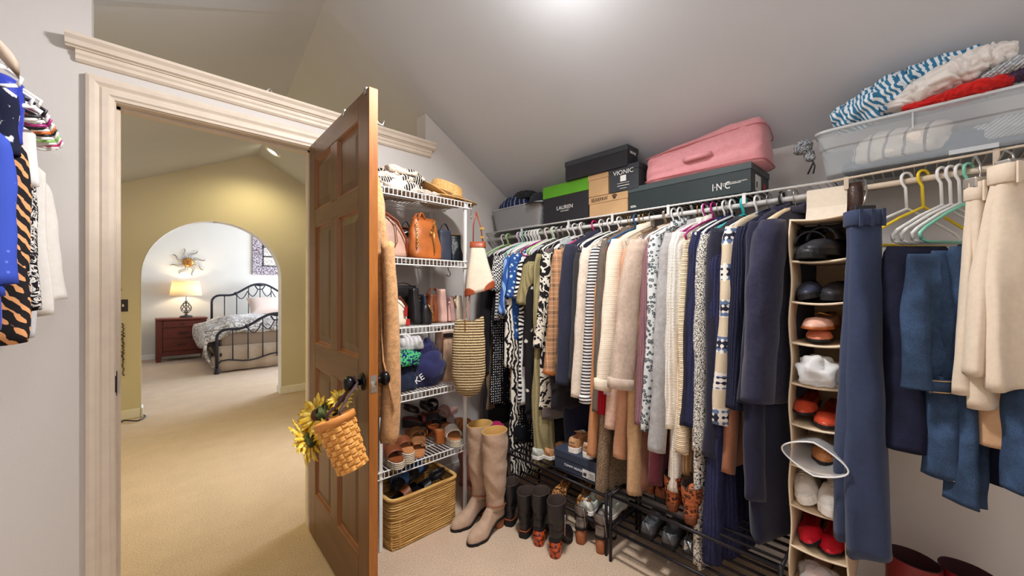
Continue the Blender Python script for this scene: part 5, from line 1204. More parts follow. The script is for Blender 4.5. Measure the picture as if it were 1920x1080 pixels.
cm('mono_stripe_knit', pattern, 'stripe', (228, 224, 220), (60, 58, 66), 19, thr=.5, axis='Z')
cm('taupe_corduroy', knit, (112, 102, 92), 70, 'Y', .1); cm('cherry_red_knit', knit, (158, 28, 42), 60, 'Y'); cm('lavender_knit', knit, (204, 184, 190), 60, 'Y')
cm('cream_wool_knit', knit, (228, 214, 194), 80, 'Z', .05, .3); cm('oatmeal_wool', cloth, (188, 168, 152), .12, .5, 500); cm('mauve_knit', knit, (134, 98, 104), 50, 'Y')
cm('grey_leopard_knit', pattern, 'leopard', (206, 210, 210), (78, 86, 92), 58); cm('heather_grey_fleece', cloth, (166, 164, 164), .14, .7, 500); cm('white_rib_knit', knit, (232, 224, 212), 30, 'Y', .06, .8)
cm('cream_cable_knit', knit, (216, 196, 166), 40, 'Z', .12, .8); cm('navy_rib_knit', knit, (44, 46, 74), 34, 'Y', .15); cm('salt_pepper_tweed', pattern, 'tweed', (40, 42, 44), (226, 222, 212), 230, thr=.5)
cm('dark_navy_wool', cloth, (36, 36, 52), .2, .5); cm('navy_cable_knit', knit, (38, 40, 58), 42, 'Y', .2, .7); cm('midnight_wool', cloth, (42, 42, 62), .22, .5, 400); cm('ink_jersey', cloth, (34, 34, 54), .15)
cm('terracotta_jersey', cloth, (196, 136, 92), .06); cm('brown_tweed_wool', pattern, 'tweed', (96, 78, 60), (156, 134, 110), 240, thr=.5); cm('pink_mohair', cloth, (212, 178, 158), .12, .9, 260); cm('peach_knit', cloth, (202, 150, 116), .08, .5); cm('camel_wool_long', cloth, (196, 158, 118), .1, .6, 400)
cm('chestnut_knit', cloth, (142, 96, 76), .08, .5); cm('maroon_satin', cloth, (96, 42, 52), .1); cm('tan_rib_knit', knit, (190, 150, 108), 40, 'Y', .12); cm('rust_cotton', cloth, (150, 98, 72), .08); cm('pale_blush_knit', knit, (214, 190, 172), 60, 'Y')
cm('bw_boucle_long', pattern, 'tweed', (34, 32, 36), (214, 206, 196), 120, thr=.46)
t = NT('fair_isle_knit'); v = t.co(); a = t.wave(v, 2.2, 'Z', 0); z1 = t.wave(v, 14, 'Z', 0); z2 = t.wave(v, 13, 'Y', 0); z3 = t.wave(v, 13, 'X', 0)
zz = t.math('GREATER_THAN', t.math('ADD', t.math('ADD', z1, z2), z3), 1.5); base = t.ramp(a, [(.0, (206, 190, 164)), (.55, (206, 190, 164)), (.6, (96, 116, 150)), (.85, (96, 116, 150)), (.9, (44, 44, 58))], 'CONSTANT')
t.bump(t.noise(v, 300, 2), .5, .003); C['fair_isle_knit'] = t.done(t.mix(zz, base, t.mix(t.math('GREATER_THAN', a, .5), (206, 190, 164), (226, 220, 212))), .95, 0, .1)
hang_n = 0
GRP = {'white': ('white plastic tube hanger on the long rod among the clothes', 'white hangers on the long rod'), 'steel': ('thin steel wire hanger on the long rod among the clothes', 'wire hangers on the long rod'), 'gold': ('thin gold wire hanger on the long rod among the clothes', 'gold wire hangers on the long rod')}
def G(name, label, cat, fx, yend, yhem, mat, hcol='white', phi=15, ztop=1.575, w=.215, sleeve=True, X=RODX, hkind=None, hlabel=None, front=1.665, **k):
    reach = (w * .86 - .02 + k.get('sl_out', .055) + k.get('sl_r', .046) * .85) if sleeve else w * .97
    front = X - reach * math.cos(R(phi)); Yf = yrod(fx, front); Y = Yf - reach * math.sin(R(phi)); z_end = zat(yend, front, Yf) if yend else None; hem = max(.02, zat(yhem, front, Yf))
    g = garment(name, label, cat, Y, R(phi), C[mat] if isinstance(mat, str) else mat, ztop, hem, z_end if sleeve else None, w, seed=fx * .37, X=X, **k)
    if hcol:
        kind = hkind or ('wire' if hcol in ('steel', 'gold') else 'wood' if hcol == 'wood' else 'tube')
        kn = {'steel': 'thin steel wire hanger', 'gold': 'thin gold wire hanger', 'wood': 'pale wooden hanger'}.get(hcol, hcol + ' plastic tube hanger')
        short = label
        for cut in (' hanging', ' with', ' beside', ' between', ' reaching', ' showing', ' tucked', ' below', ' hem', ' next', ' sleeve', ' folded', ' peeking', ' behind'): short = short.split(cut)[0]
        lb, gr = hlabel or '%s holding the %s' % (kn, short), None
        hanger(lb, (RODX, Y, RODZ + .012), math.pi - R(phi), HCOL[hcol], kind, gr, w=w * .9)
    return g
T3 = dict(th=.03, sl_r=.036)
# --- prints by the corner
G('black_dress', 'long black dress hanging in the corner by the front wall', 'dress', 893, 700, 800, 'black_crepe', 'green', w=.2, sl_r=.05)
G('brown_skirt', 'dark brown textured wrap hanging beside the straw tote', 'garment', 905, 0, 772, 'brown_tweed_wool', 'gold', sleeve=False, w=.2)
G('gingham_blouse', 'black and white gingham blouse next to the corner', 'blouse', 915, 545, 600, 'gingham_cotton', 'white', th=.04)
G('check_shirt_dress', 'dark check shirt dress hanging behind the gingham blouse', 'dress', 922, 0, 760, 'polka_dot_crepe', 'white', sleeve=False, th=.03)
G('blue_blouse', 'blue blouse with pale wavy print', 'blouse', 934, 590, 650, 'blue_wave_print', 'white', th=.045, ztop=1.56)
G('aqua_blouse', 'blue and white floral blouse beside the wavy print one', 'blouse', 946, 560, 640, 'aqua_floral_print', 'white', th=.04)
G('paisley_dress', 'long black and cream paisley maxi dress', 'dress', 944, 690, 905, 'black_white_paisley', 'white', phi=10, flare=1.0, w=.21, ztop=1.54, sl_r=.042)
G('tan_print_top', 'tan and black swirl print top', 'top', 960, 0, 740, 'tan_swirl_print', 'gold', sleeve=False, th=.03, w=.19)
G('zebra_top', 'black and white zebra striped top', 'top', 962, 560, 760, 'zebra_stripe', 'magenta', phi=13, ztop=1.53, **T3)
G('polka_dress', 'black dress with small white polka dots', 'dress', 962, 0, 835, 'polka_dot_crepe', 'white', sleeve=False, th=.035, w=.2, hlabel='white plastic tube hanger holding the polka dot dress')
G('olive_pullover', 'olive green ribbed knit top with long sleeve', 'top', 970, 572, 650, 'olive_rib_knit', 'green', ztop=1.52, sl_r=.05, th=.03)
G('ditsy_dress', 'white dress with tiny blue print', 'dress', 975, 0, 758, 'white_ditsy_print', 'green', sleeve=False, th=.03, w=.2)
G('black_flower_blouse', 'black blouse with white flowers and sheer ruffled sleeve', 'blouse', 984, 690, 775, 'black_flower_print', 'white', ztop=1.55, sl_r=.05, sl_out=.0)
G('chiffon_top', 'plain black chiffon top', 'top', 990, 0, 790, 'black_crepe', 'white', sleeve=False, th=.03, w=.2)
G('vine_dress', 'black dress with bold cream vine scrolls', 'dress', 1002, 655, 772, 'black_vine_print', 'white', ztop=1.555, hlabel='white plastic tube hanger holding the vine print dress', **T3)
G('olive_trousers', 'olive trousers hanging low between the dresses', 'trousers', 1000, 0, 880, 'olive_rib_knit', 'steel', sleeve=False, ztop=1.50, w=.075, th=.03, X=1.74, folds=3, amp=.004)
G('black_trousers', 'black suit trousers hanging from a clip hanger', 'trousers', 1010, 0, 790, 'black_suiting', 'steel', sleeve=False, ztop=1.53, w=.19, th=.03, drop=.012)
G('grey_trousers', 'taupe grey flannel trousers folded beside the black ones', 'trousers', 1020, 0, 788, 'grey_wool_flannel', 'steel', sleeve=False, ztop=1.55, w=.19, th=.028, drop=.012)
G('black_slacks', 'wide black slacks hanging from a clear clip hanger', 'trousers', 1035, 0, 770, 'black_suiting', None, sleeve=False, ztop=1.545, w=.20, th=.05, folds=14, amp=.01, drop=.012)
G('dark_robe', 'long dark navy robe hanging deep between blazers and knits', 'robe', 1062, 0, 905, 'ink_jersey', 'steel', sleeve=False, ztop=1.55, w=.17, th=.10, X=1.97)
G('dark_kimono', 'long black kimono hanging deep behind the trousers', 'robe', 1030, 0, 880, 'black_crepe', 'steel', sleeve=False, ztop=1.55, w=.15, th=.10, X=1.98)
# clear clip hanger
yk = yrod(1035, 1.665) - .057
T = thing('clip_hanger', 'clear plastic clip hanger gripping the black slacks', 'hanger', (RODX, yk, 0), math.pi - R(15))
MB().box((-.17, -.006, 1.545), (.17, .006, 1.572)).build('bar', clear('clear_hanger_plastic', (214, 222, 224), .5, .15), T, bevel=.003)
for x in (-.12, .12): MB().box((x - .02, -.014, 1.525), (x + .02, .014, 1.585)).build('clip', clear('clear_clip_plastic', (200, 210, 212), .65, .15), T, bevel=.005)
MB().tube([(-.018, 0, 1.66), (-.012, 0, 1.678), (.004, 0, 1.684), (.018, 0, 1.668), (.014, 0, 1.64), (0, 0, 1.61), (0, 0, 1.57)], .0022, 6).build('hook', M_STEEL, T, True)
# --- jackets and knits
G('plaid_blazer', 'brown plaid tweed blazer', 'blazer', 1022, 704, 690, 'plaid_tweed', 'white', phi=17, sl_r=.043, cuff=(.02, LE['tan'], 1.0))
G('black_shell_blouse', 'plain black blouse tucked between plaid and navy blazers', 'top', 1040, 0, 735, 'black_suiting', 'white', sleeve=False, th=.03, w=.2)
G('navy_blazer', 'navy wool blazer with high shoulder', 'blazer', 1043, 722, 720, 'navy_suiting', 'pink', phi=18, ztop=1.60, sl_r=.044, collar=(.05, C['navy_suiting'], .06), hlabel='hot pink plastic hanger inside the navy wool blazer')
G('charcoal_cardigan', 'charcoal jersey cardigan beside the cream boucle jacket', 'cardigan', 1066, 716, 715, 'charcoal_jersey', 'steel', ztop=1.55, **T3)
G('boucle_jacket', 'cream nubby boucle jacket beside the striped sweater', 'jacket', 1074, 748, 730, 'cream_boucle', 'white', ztop=1.57, sl_r=.042)
G('striped_sweater', 'black and white narrow striped sweater with flared cuff', 'sweater', 1092, 758, 740, 'mono_stripe_knit', 'white', ztop=1.565, sl_r=.042, cuff=(.035, C['mono_stripe_knit'], 1.18))
G('corduroy_jacket', 'taupe corduroy jacket with bow at the neck', 'jacket', 1112, 775, 760, 'taupe_corduroy', 'gold', ztop=1.60, sl_r=.040, collar=(.05, C['taupe_corduroy'], .06))
G('rust_blouse', 'rust orange blouse hem hanging below the striped sweater', 'blouse', 1103, 858, 850, 'terracotta_jersey', 'steel', ztop=1.55, w=.20, **T3)
G('red_sweater', 'cherry red knitted sweater', 'sweater', 1124, 780, 770, 'cherry_red_knit', 'blue', ztop=1.58, hlabel='dark blue plastic hanger inside the cherry red sweater', **T3)
G('tweed_coat', 'long brown tweed coat hem reaching down to the shoe rack', 'coat', 1120, 938, 932, 'brown_tweed_wool', 'steel', w=.20, th=.05, sl_r=.040, ztop=1.56)
G('lavender_sweater', 'pale lavender knitted sweater', 'sweater', 1132, 742, 760, 'lavender_knit', 'steel', ztop=1.565, **T3)
G('mohair_cardigan', 'fuzzy pale pink mohair cardigan', 'cardigan', 1136, 806, 800, 'pink_mohair', 'gold', ztop=1.555, w=.20, sl_r=.045, th=.04)
G('cream_turtleneck', 'cream wool turtleneck sweater with ribbed neck', 'sweater', 1116, 732, 705, 'cream_wool_knit', 'gold', phi=20, ztop=1.60, w=.225, sl_r=.046, collar=(.055, C['cream_wool_knit'], .055), cuff=(.05, C['cream_wool_knit'], 1.02), sl_out=.10)
G('peach_dress', 'peach knit dress showing below the oatmeal coat', 'dress', 1154, 862, 850, 'peach_knit', 'steel', w=.20, ztop=1.55, sl_r=.046, th=.04)
G('oatmeal_coat', 'oatmeal wool coat with wide turned back cuff', 'coat', 1145, 730, 700, 'oatmeal_wool', 'gold', phi=20, ztop=1.585, w=.23, sl_r=.064, cuff=(.045, C['oatmeal_wool'], 1.08), collar=(.05, C['oatmeal_wool'], .06), sl_out=.11)
G('camel_long_cardigan', 'long camel wool cardigan with narrow sleeve down to the rack', 'cardigan', 1178, 930, 900, 'camel_wool_long', 'steel', w=.205, ztop=1.55, sl_r=.044, th=.04)
G('mauve_cardigan', 'dusty mauve knitted cardigan', 'cardigan', 1194, 800, 790, 'mauve_knit', 'white', ztop=1.565, **T3)
G('chestnut_dress', 'chestnut brown knit dress', 'dress', 1196, 0, 918, 'chestnut_knit', 'steel', sleeve=False, w=.20, th=.05)
G('leopard_cardigan', 'pale grey cardigan with dark leopard spots', 'cardigan', 1205, 812, 800, 'grey_leopard_knit', 'white', ztop=1.60, sl_r=.040, collar=(.05, C['grey_leopard_knit'], .06))
G('maroon_blouse', 'maroon satin blouse hem below the grey hoodie', 'blouse', 1216, 910, 905, 'maroon_satin', 'steel', w=.20, th=.045, sl_r=.04, ztop=1.55)
G('grey_hoodie', 'heather grey fleece hoodie', 'hoodie', 1216, 848, 780, 'heather_grey_fleece', 'gold', phi=19, ztop=1.60, w=.225, sl_r=.048, collar=(.045, C['heather_grey_fleece'], .075), sl_out=.10)
G('tan_rib_dress', 'tan ribbed knit dress hem hanging beneath the white cardigan', 'dress', 1262, 0, 895, 'tan_rib_knit', 'steel', sleeve=False, w=.215, th=.05, folds=11)
G('white_tunic', 'white knit tunic sleeve reaching below the ribbed cardigan', 'tunic', 1257, 925, 860, 'white_rib_knit', 'magenta', w=.20, ztop=1.55, sl_r=.034, hlabel='magenta plastic hanger next to the white ribbed cardigan')
G('white_rib_cardigan', 'thick white ribbed cardigan', 'cardigan', 1242, 806, 800, 'white_rib_knit', 'white', phi=18, ztop=1.60, w=.222, sl_r=.050, collar=(.05, C['white_rib_knit'], .06))
G('cable_cardigan', 'cream cable knit cardigan', 'cardigan', 1268, 852, 830, 'cream_cable_knit', 'magenta', ztop=1.57, hlabel='magenta plastic hanger inside the cream cable cardigan', **T3)
G('navy_jersey_top', 'dark slate jersey top between cable cardigan and navy ribbed sweater', 'top', 1279, 802, 790, 'dark_navy_wool', 'steel', ztop=1.57, **T3)
G('navy_rib_sweater', 'navy ribbed turtleneck sweater', 'sweater', 1285, 802, 790, 'navy_rib_knit', 'white', phi=17, ztop=1.595, sl_r=.042, collar=(.045, C['navy_rib_knit'], .06))
G('bw_boucle_coat', 'long black and white boucle knit coat reaching the floor', 'coat', 1300, 1060, 1075, 'bw_boucle_long', 'steel', w=.205, th=.045, sl_r=.03, ztop=1.55)
G('tweed_cardigan', 'salt and pepper tweed cardigan', 'cardigan', 1300, 848, 830, 'salt_pepper_tweed', 'white', phi=16, ztop=1.58, sl_r=.044)
G('charcoal_long_dress', 'long ribbed charcoal navy dress', 'dress', 1322, 1060, 1065, 'navy_rib_knit', 'teal', w=.21, th=.06, sl_r=.05, folds=12, hlabel='teal plastic hanger on the rod between dark sweaters', ztop=1.56)
G('dark_navy_cardigan', 'dark navy fleece cardigan', 'cardigan', 1320, 858, 850, 'dark_navy_wool', 'teal', phi=17, ztop=1.60, sl_r=.046, hlabel='teal plastic hanger inside the dark navy fleece cardigan')
G('fair_isle_sweater', 'beige fair isle sweater with blue and charcoal bands', 'sweater', 1343, 800, 790, 'fair_isle_knit', 'white', phi=17, ztop=1.60, w=.22, sl_r=.046)
G('rust_tunic', 'rust coloured tunic peeking below the fair isle sweater', 'tunic', 1356, 890, 880, 'rust_cotton', 'steel', w=.19, ztop=1.55, **T3)
G('navy_cable_sweater', 'navy cable knit sweater with collar', 'sweater', 1366, 770, 770, 'navy_cable_knit', 'steel', phi=17, ztop=1.595, w=.22, sl_r=.046, collar=(.045, C['navy_cable_knit'], .06))
G('ink_long_coat', 'very long ink blue coat behind the navy cape', 'coat', 1400, 940, 1030, 'ink_jersey', 'steel', w=.21, th=.08, sl_r=.05, ztop=1.57)
G('ink_sweater', 'ink blue zip neck sweater', 'sweater', 1392, 760, 860, 'ink_jersey', 'black', phi=16, ztop=1.61, sl_r=.05, collar=(.045, C['ink_jersey'], .06), hlabel='black plastic hanger leaning beside the ink blue sweater')
G('midnight_cape', 'wide midnight blue wool cape coat', 'coat', 1400, 758, 770, 'midnight_wool', 'wood', phi=13, back=False, ztop=1.605, w=.235, th=.055, sl_r=.075, sl_out=.11, collar=(.04, C['midnight_wool'], .07), flare=1.08)
# bow on the corduroy jacket hanger
yb = yrod(1112, 1.665) - .057
T = thing('satin_bow', 'small pale pink satin bow tied at a hanger neck', 'bow', (RODX - .01, yb, 1.612))
for s_ in (-1, 1): MB().sphere((0, s_ * .022, .004), (.010, .02, .012), 8, 10).build('loop', C['pale_blush_knit'], T, True)
MB().sphere((0, 0, .004), .007, 6, 8).build('knot', C['pale_blush_knit'], T, True)
# spare hangers crowding the far end of the rod
for i, (px, colr) in enumerate([(944, 'white'), (953, 'white'), (975, 'lilac'), (983, 'mint'), (989, 'white'), (995, 'white'), (1001, 'white'), (1007, 'white'), (1013, 'white'), (1026, 'white'), (1046, 'steel'), (1056, 'steel'), (1078, 'white'), (1128, 'white')]):
    lb, gr = GRP.get(colr, ('%s plastic hanger crowded among white hangers near the corner' % colr, None))
    hanger(lb, (RODX, yrod(px), RODZ + .012), math.pi - R(15), HCOL[colr], 'wire' if colr == 'steel' else 'tube', gr, w=.15)
# --- right part: organiser neighbours, trousers and jeans
def denim(name, c):
    t = NT(name); v = t.co(); a = t.noise(v, 700, 1); b = t.noise(v, 9, 3, .6); t.bump(a, .3, .002)
    return t.done(t.ramp(t.math('ADD', t.math('MULTIPLY', a, .45), t.math('MULTIPLY', b, .55)), [(.3, sh(c, .6)), (.52, c), (.75, sh(c, 1.7))]), .85, 0, .15)
M_DEN = denim('mid_blue_denim', (50, 68, 94)); M_DEND = denim('dark_denim', (26, 28, 46)); M_NAVYT = cloth('navy_trouser_wool', (52, 62, 88), .08); M_KHAKI = cloth('khaki_twill', (214, 198, 178), .04, .15); M_STITCH = plain('tan_stitching', (188, 148, 98), .8)
def trousers(name, label, loc, rz, mat, ztop, hem, w0=.045, w1=.075, d0=.03, d1=.06, split=.30, second=None, seed=0, loops_n=3, lean=(0, 0), clipm=None):
    T = thing(name, label, 'trousers', loc, rz)
    def leg(nm, m_, oy, zt, zb, k0, k1, ox=0):
        loops = []; n = 34; nl = 44
        for i in range(nl + 1):
            t = i / nl; z = lerp(zt, zb, t); hx = lerp(w0, w1, sm(t)) * lerp(k0, k1, t); hy = lerp(d0, d1, sm(t * 1.5)) * .5; L = []
            for q in rrect(hx, hy, n, 2.6):
                x = q.x + ox * t + lean[0] * t + .006 * nz(q.y * 30 + seed, z * 6, .2); y = q.y + oy * (.4 + .6 * t) + lean[1] * t + .010 * math.sin(q.x * 55 + seed + z * 3) * sm(t * 2) + .005 * nz(q.x * 25, z * 9, seed)
                L.append((x, y, z + .012 * (q.x / w1) * (t > .98)))
            loops.append(L)
        return MB().loft(loops).build(nm, m_, T, True)
    leg('leg', mat, -d1 * .22, ztop, hem, 1, 1); leg('leg', second or mat, d1 * .3, ztop - .01, hem + .03, .95, .9, -.02)
    wb = MB().loft([[Vector((q.x, q.y - d1 * .0, z)) for q in rrect(w0 * 1.04 + e, d0 * .85 + e, 34, 2.8)] for z, e in ((ztop - .045, 0), (ztop - .042, .003), (ztop + .002, .003), (ztop + .004, 0), (ztop - .002, -.004))], True, True); wo = wb.build('waistband', mat, T, True)
    for i in range(loops_n): x = lerp(-w0 * .7, w0 * .75, i / max(1, loops_n - 1)); MB().box((x - .005, -d0 * .85 - .007, ztop - .05), (x + .005, -d0 * .85 - .002, ztop + .004)).build('belt_loop', mat, wo, bevel=.001)
    return T
# navy trousers beside the organiser
VW = R(-44)
p = aX(1618, 420, 1.66)
trousers('navy_trousers', 'navy wool dress trousers hanging full length beside the shoe organiser', (p.x, p.y, 0), VW - .15, M_NAVYT, zat(398, p.x, p.y), zat(1035, p.x, p.y), .043, .060, .04, .06, seed=2, lean=(.008, 0))
T = thing('trouser_hanger', 'black clamp hanger holding the navy dress trousers', 'hanger', (p.x, p.y, 0), VW - .15)
zt_ = zat(398, p.x, p.y); MB().box((-.03, -.012, zt_ - .01), (.03, .012, zt_ + .02)).build('clamp', HCOL['black'], T, bevel=.003)
MB().tube([(.0, 0, zt_ + .02), (.01, .0, zt_ + .06), (.07, .09, 1.63), (.085, .12, 1.665), (.10, .155, 1.672), (.11, .17, 1.64)], .0028, 6).build('hook', M_STEEL, T, True)
# belt looped over the rod
yb = yrod(1604); T = thing('leather_belt', 'dark brown leather belt looped over the rod above the navy trousers', 'belt', (RODX, yb, 0))
pts = [(-.016, 0, 1.52), (-.017, 0, 1.60), (-.018, 0, 1.655), (-.012, 0, 1.672), (0, 0, 1.677), (.012, 0, 1.672), (.018, 0, 1.655), (.017, 0, 1.60), (.016, 0, 1.50)]
MB().loft([[(x, -.019, z), (x, .019, z), (x * 1.13, .019, z + .001), (x * 1.13, -.019, z + .001)] for x, y, z in pts]).build('strap', leather('dark_belt_leather', (62, 40, 32), .35), T, True)
MB().tube([(-.02, -.022, 1.56), (-.02, .022, 1.56), (-.02, .022, 1.525), (-.02, -.022, 1.525)], .003, 6, closed=True).build('buckle', M_STEEL, T)
# empty looking hangers with folded trousers over their bars
def folded(name, label, px, py_top, py_bot, X, mat, w=.1, th=.035, rz=VW, seed=0, extra=0, wb=None):
    p = aX(px, py_top, X); zt, zb_ = p.z, zat(py_bot, p.x, p.y); T = thing(name, label, 'trousers', (p.x, p.y, 0), rz); loops = []; n = 36; nl = 36
    for i in range(nl + 1):
        t = i / nl; z = lerp(zt, zb_, t); e = math.sqrt(max(.05, 1 - (1 - t * nl / 2) ** 2)) if i < 2 else 1; L = []
        for q in rrect(w * (1 + .06 * math.sin(t * 7 + seed)), th * (.75 + .5 * sm(t * 3)) * e, n, 3):
            L.append((q.x + .006 * nz(z * 9, q.y * 30, seed), q.y + .012 * math.sin(q.x * 85 + seed + z * 2.5 + 1.2 * nz(z * 4, seed, 2)) * sm(t * 2.5) + .004 * nz(q.x * 30, z * 12, seed), z + (.02 * nz(q.x * 14, seed, 1) if i == nl else 0)))
        loops.append(L)
    MB().loft(loops).build('leg', mat, T, True)
    if wb is not None:
        for dx, z0, h in wb:
            band = MB(); band.grid(lambda u, v: (dx + (u - .5) * w * .9, -th * 1.25 - .008 + .012 * math.sin((dx + (u - .5) * w * .9) * 48 + seed), zb_ + z0 + h * v), 12, 2); o = band.build('waistband', mat, T, True, solid=.006)
            st = MB(); [st.tube([(dx + (u_ / 8 - .5) * w * .9, -th * 1.25 - .012 + .012 * math.sin((dx + (u_ / 8 - .5) * w * .9) * 48 + seed), zb_ + z0 + h * f) for u_ in range(9)], .0012, 4) for f in (.12, .9)]; st.build('stitching', M_STITCH, o)
            MB().box((dx - .006, -th * 1.25 - .018, zb_ + z0 - .004), (dx + .006, -th * 1.25 - .010, zb_ + z0 + h + .008)).build('belt_loop', mat, o, bevel=.001)
    return T
folded('dark_trousers', 'dark navy trousers folded over the white hanger bar', 1718, 462, 838, 1.72, M_DEND, .085, .05, seed=1)
folded('blue_jeans', 'mid blue jeans folded over a bar with waistband hanging down', 1768, 470, 893, 1.66, M_DEN, .034, .03, seed=3, wb=[(-.0, .0, .045)])
folded('dark_jeans', 'dark jeans with stitched waistband and back pocket folded over a bar', 1735, 476, 732, 1.62, M_DEN, .055, .02, seed=4, wb=[(0, .0, .04)])
folded('flared_jeans', 'flared blue jeans with frayed hem hanging lowest', 1806, 462, 942, 1.66, M_DEN, .040, .035, seed=5)
folded('navy_jeans', 'very dark jeans between the flared pair and the khakis', 1838, 458, 858, 1.74, M_DEND, .06, .04, seed=6, wb=[(-.02, .1, .04)])
folded('black_jeans', 'dark jeans hanging at the end beyond the khaki trousers', 1905, 480, 905, 1.72, M_DEND, .07, .05, seed=7)
folded('cropped_jeans', 'cropped blue jeans with stitched hem at the edge of the rod', 1935, 620, 925, 1.60, M_DEN, .04, .03, seed=8)
p = aX(1838, 350, 1.62); trousers('khaki_chinos', 'narrow khaki chinos clipped beside the wide ones', (p.x, p.y, 0), VW, M_KHAKI, zat(345, p.x, p.y), zat(755, p.x, p.y), .026, .062, .025, .05, seed=4, lean=(.02, 0))
p = aX(1900, 320, 1.60); trousers('khaki_trousers', 'wide pale khaki trousers hanging in front of the dark jeans', (p.x, p.y, 0), VW, M_KHAKI, zat(312, p.x, p.y), zat(722, p.x, p.y), .042, .075, .035, .06, seed=6, lean=(-.01, 0))
folded('tan_shorts', 'tan and rust coloured trousers hem below the khakis', 1892, 560, 835, 1.66, cloth('light_tan_twill', (186, 150, 116), .05), .07, .04, seed=11)
# the free hangers themselves, turned on the rod
for px, colr, phi, lb in ((1700, 'white', 42, 'white plastic hanger turned on the rod above dark trousers'), (1731, 'yellow', 40, 'yellow plastic hanger between the white ones on the rod'), (1766, 'white', 36, 'white plastic hanger on the rod beside the yellow one'), (1783, 'white', 36, 'white plastic hanger in the middle of the three above the jeans'), (1800, 'white', 34, 'white plastic hanger next to the mint one above the jeans'), (1816, 'mint', 34, 'mint green plastic hanger at the khaki trousers')):
    hanger(lb, (RODX, yrod(px), RODZ + .012), math.pi - R(phi), HCOL[colr], 'tube', None, w=.19, hook=.105, drop=.09)
for px, X, zt_, lb in ((1838, 1.62, 345, 'steel clip hanger gripping the narrow khaki chinos'), (1900, 1.60, 312, 'steel clip hanger gripping the wide khaki trousers')):
    p = aX(px, zt_, X); T = thing('clip_hanger', lb, 'hanger', (p.x, p.y, 0), VW)
    MB().box((-.03, -.016, p.z - .012), (.03, .016, p.z + .016)).build('clip', M_STEEL, T, bevel=.003); d = Matrix.Rotation(-VW, 3, 'Z') @ Vector((RODX - p.x, 0, 0))
    MB().tube([(0, 0, p.z + .014), (0, 0, max(p.z + .03, 1.62)), (d.x * .5, d.y * .5, 1.675), (d.x, d.y, 1.672)], .0026, 6).build('hook', M_STEEL, T, True)
# ================================================================ shoe racks, shoes and boots on the floor
M_RACK = plain('black_rack_metal', (34, 30, 34), .4, .3)
def rack(label, x0, x1, y0, y1, tiers, top, slats=5):
    T = thing('shoe_rack', label, 'shoe rack', (0, 0, 0))
    for x in (x0, x1):
        for y in (y0, y1): MB().tube([(x, y, 0), (x, y, top)], .008, 8).build('leg', M_RACK, T, True)
    for z in tiers:
        fr = MB().tube([(x0, y0, z), (x0, y1, z)], .0075, 8).tube([(x1, y0, z), (x1, y1, z)], .0075, 8).tube([(x0, y0, z), (x1, y0, z)], .0065, 8).tube([(x0, y1, z), (x1, y1, z)], .0065, 8)
        o = fr.build('tier', M_RACK, T, True)
        for i in range(1, slats): x = lerp(x0, x1, i / slats); MB().tube([(x, y0, z), (x, y1, z)], .006, 8).build('slat', M_RACK, o, True)
    return T
R1, R2 = .152, .312
rack('black metal two tier shoe rack under the long knits', 1.615, 1.90, .33, 1.008, (R1, R2), .325)
rack('black metal shoe rack carrying the blue shoe box', 1.635, 1.93, 1.045, 1.75, (.135, .285), .30)
UP = .0085
M_RUB = plain('black_rubber', (28, 26, 28), .7); M_WSOLE = plain('white_sole', (232, 228, 222), .55); M_SUEDE = cloth('taupe_suede', (182, 154, 132), .08, .2, 600, .85); M_STACK = wood('stacked_leather_heel', (122, 66, 36), (166, 98, 56), 30, 0, .5)
t = NT('tortoise_heel'); v = t.co(); M_TORT = t.done(t.ramp(t.noise(v, 46, 2, .5, 1), [(.42, (26, 16, 14)), (.52, (168, 62, 26)), (.64, (206, 84, 34))]), .2, 0, .6)
M_GREYS = leather('grey_distressed_leather', (128, 118, 112), .55, .3); M_LEO = pattern('leopard_calf_hair', 'leopard', (196, 136, 76), (30, 20, 18), 78, rough=.7); M_LEO2 = pattern('rust_leopard_suede', 'leopard', (176, 98, 58), (40, 22, 18), 62, rough=.7)
# tall taupe boots
for i, (hx, hy, rz, lb) in enumerate(((1.455, 1.715, R(180), 'tall taupe suede knee boot standing nearer the shelving unit'), (1.445, 1.585, R(186), 'tall taupe suede knee boot in front, beside the black ankle boots'))):
    b = boot('knee_boot', lb, (hx, hy, 0), rz, M_SUEDE, M_RUB, M_STACK, .53, L=.255, W=.09, heel_h=.06, heel_w=.06, top_r=(.082, .062), ankle=.052, lean=.012, wrinkle=.14, inner=cloth('tan_boot_lining', (186, 146, 84), .05))
    MB().tube([(.0 + .05 + .062 * math.cos(a), .047 * math.sin(a), .135 + .01 * math.cos(a)) for a in [2 * math.pi * j / 20 for j in range(20)]], .003, 5, closed=True).build('ankle_seam', M_STACK, b, True)
# black ankle boots
M_WELT = plain('copper_welt', (150, 84, 52), .5)
def ankle(label, px, py, rz, tort):
    p = aZ(px, py, 0); T = boot('ankle_boot', label, (p.x, p.y, 0), rz, LE['black'], M_RUB, M_TORT, .26 if tort else .225, L=.24, W=.084, heel_h=.092 if tort else .05, heel_w=.062, top_r=(.060, .046), ankle=.045, plat=.012 if tort else .038, flat_sole=not tort, wrinkle=.05)
    MB().tube([(.045, -.043, .10), (.048, -.043, .15), (.048, -.044, .20)], .0025, 5).build('zip', M_STEEL, T, True)
    if not tort: plate(.247, .089, .036, .041, .70, .5).move(Matrix.Translation((-.003, 0, 0))).build('welt', M_WELT, T)
    return T
ankle('black ankle boot with chunky sole and copper welt beside the tall boots', 953, 988, R(28), False); ankle('black ankle boot with chunky sole and copper welt, second of its pair', 980, 1010, R(24), False)
ankle('black ankle boot with tortoiseshell block heel beside the chunky pair', 1007, 1026, R(22), True); ankle('black ankle boot with tortoiseshell heel standing out in front of the row', 1037, 1049, R(20), True)
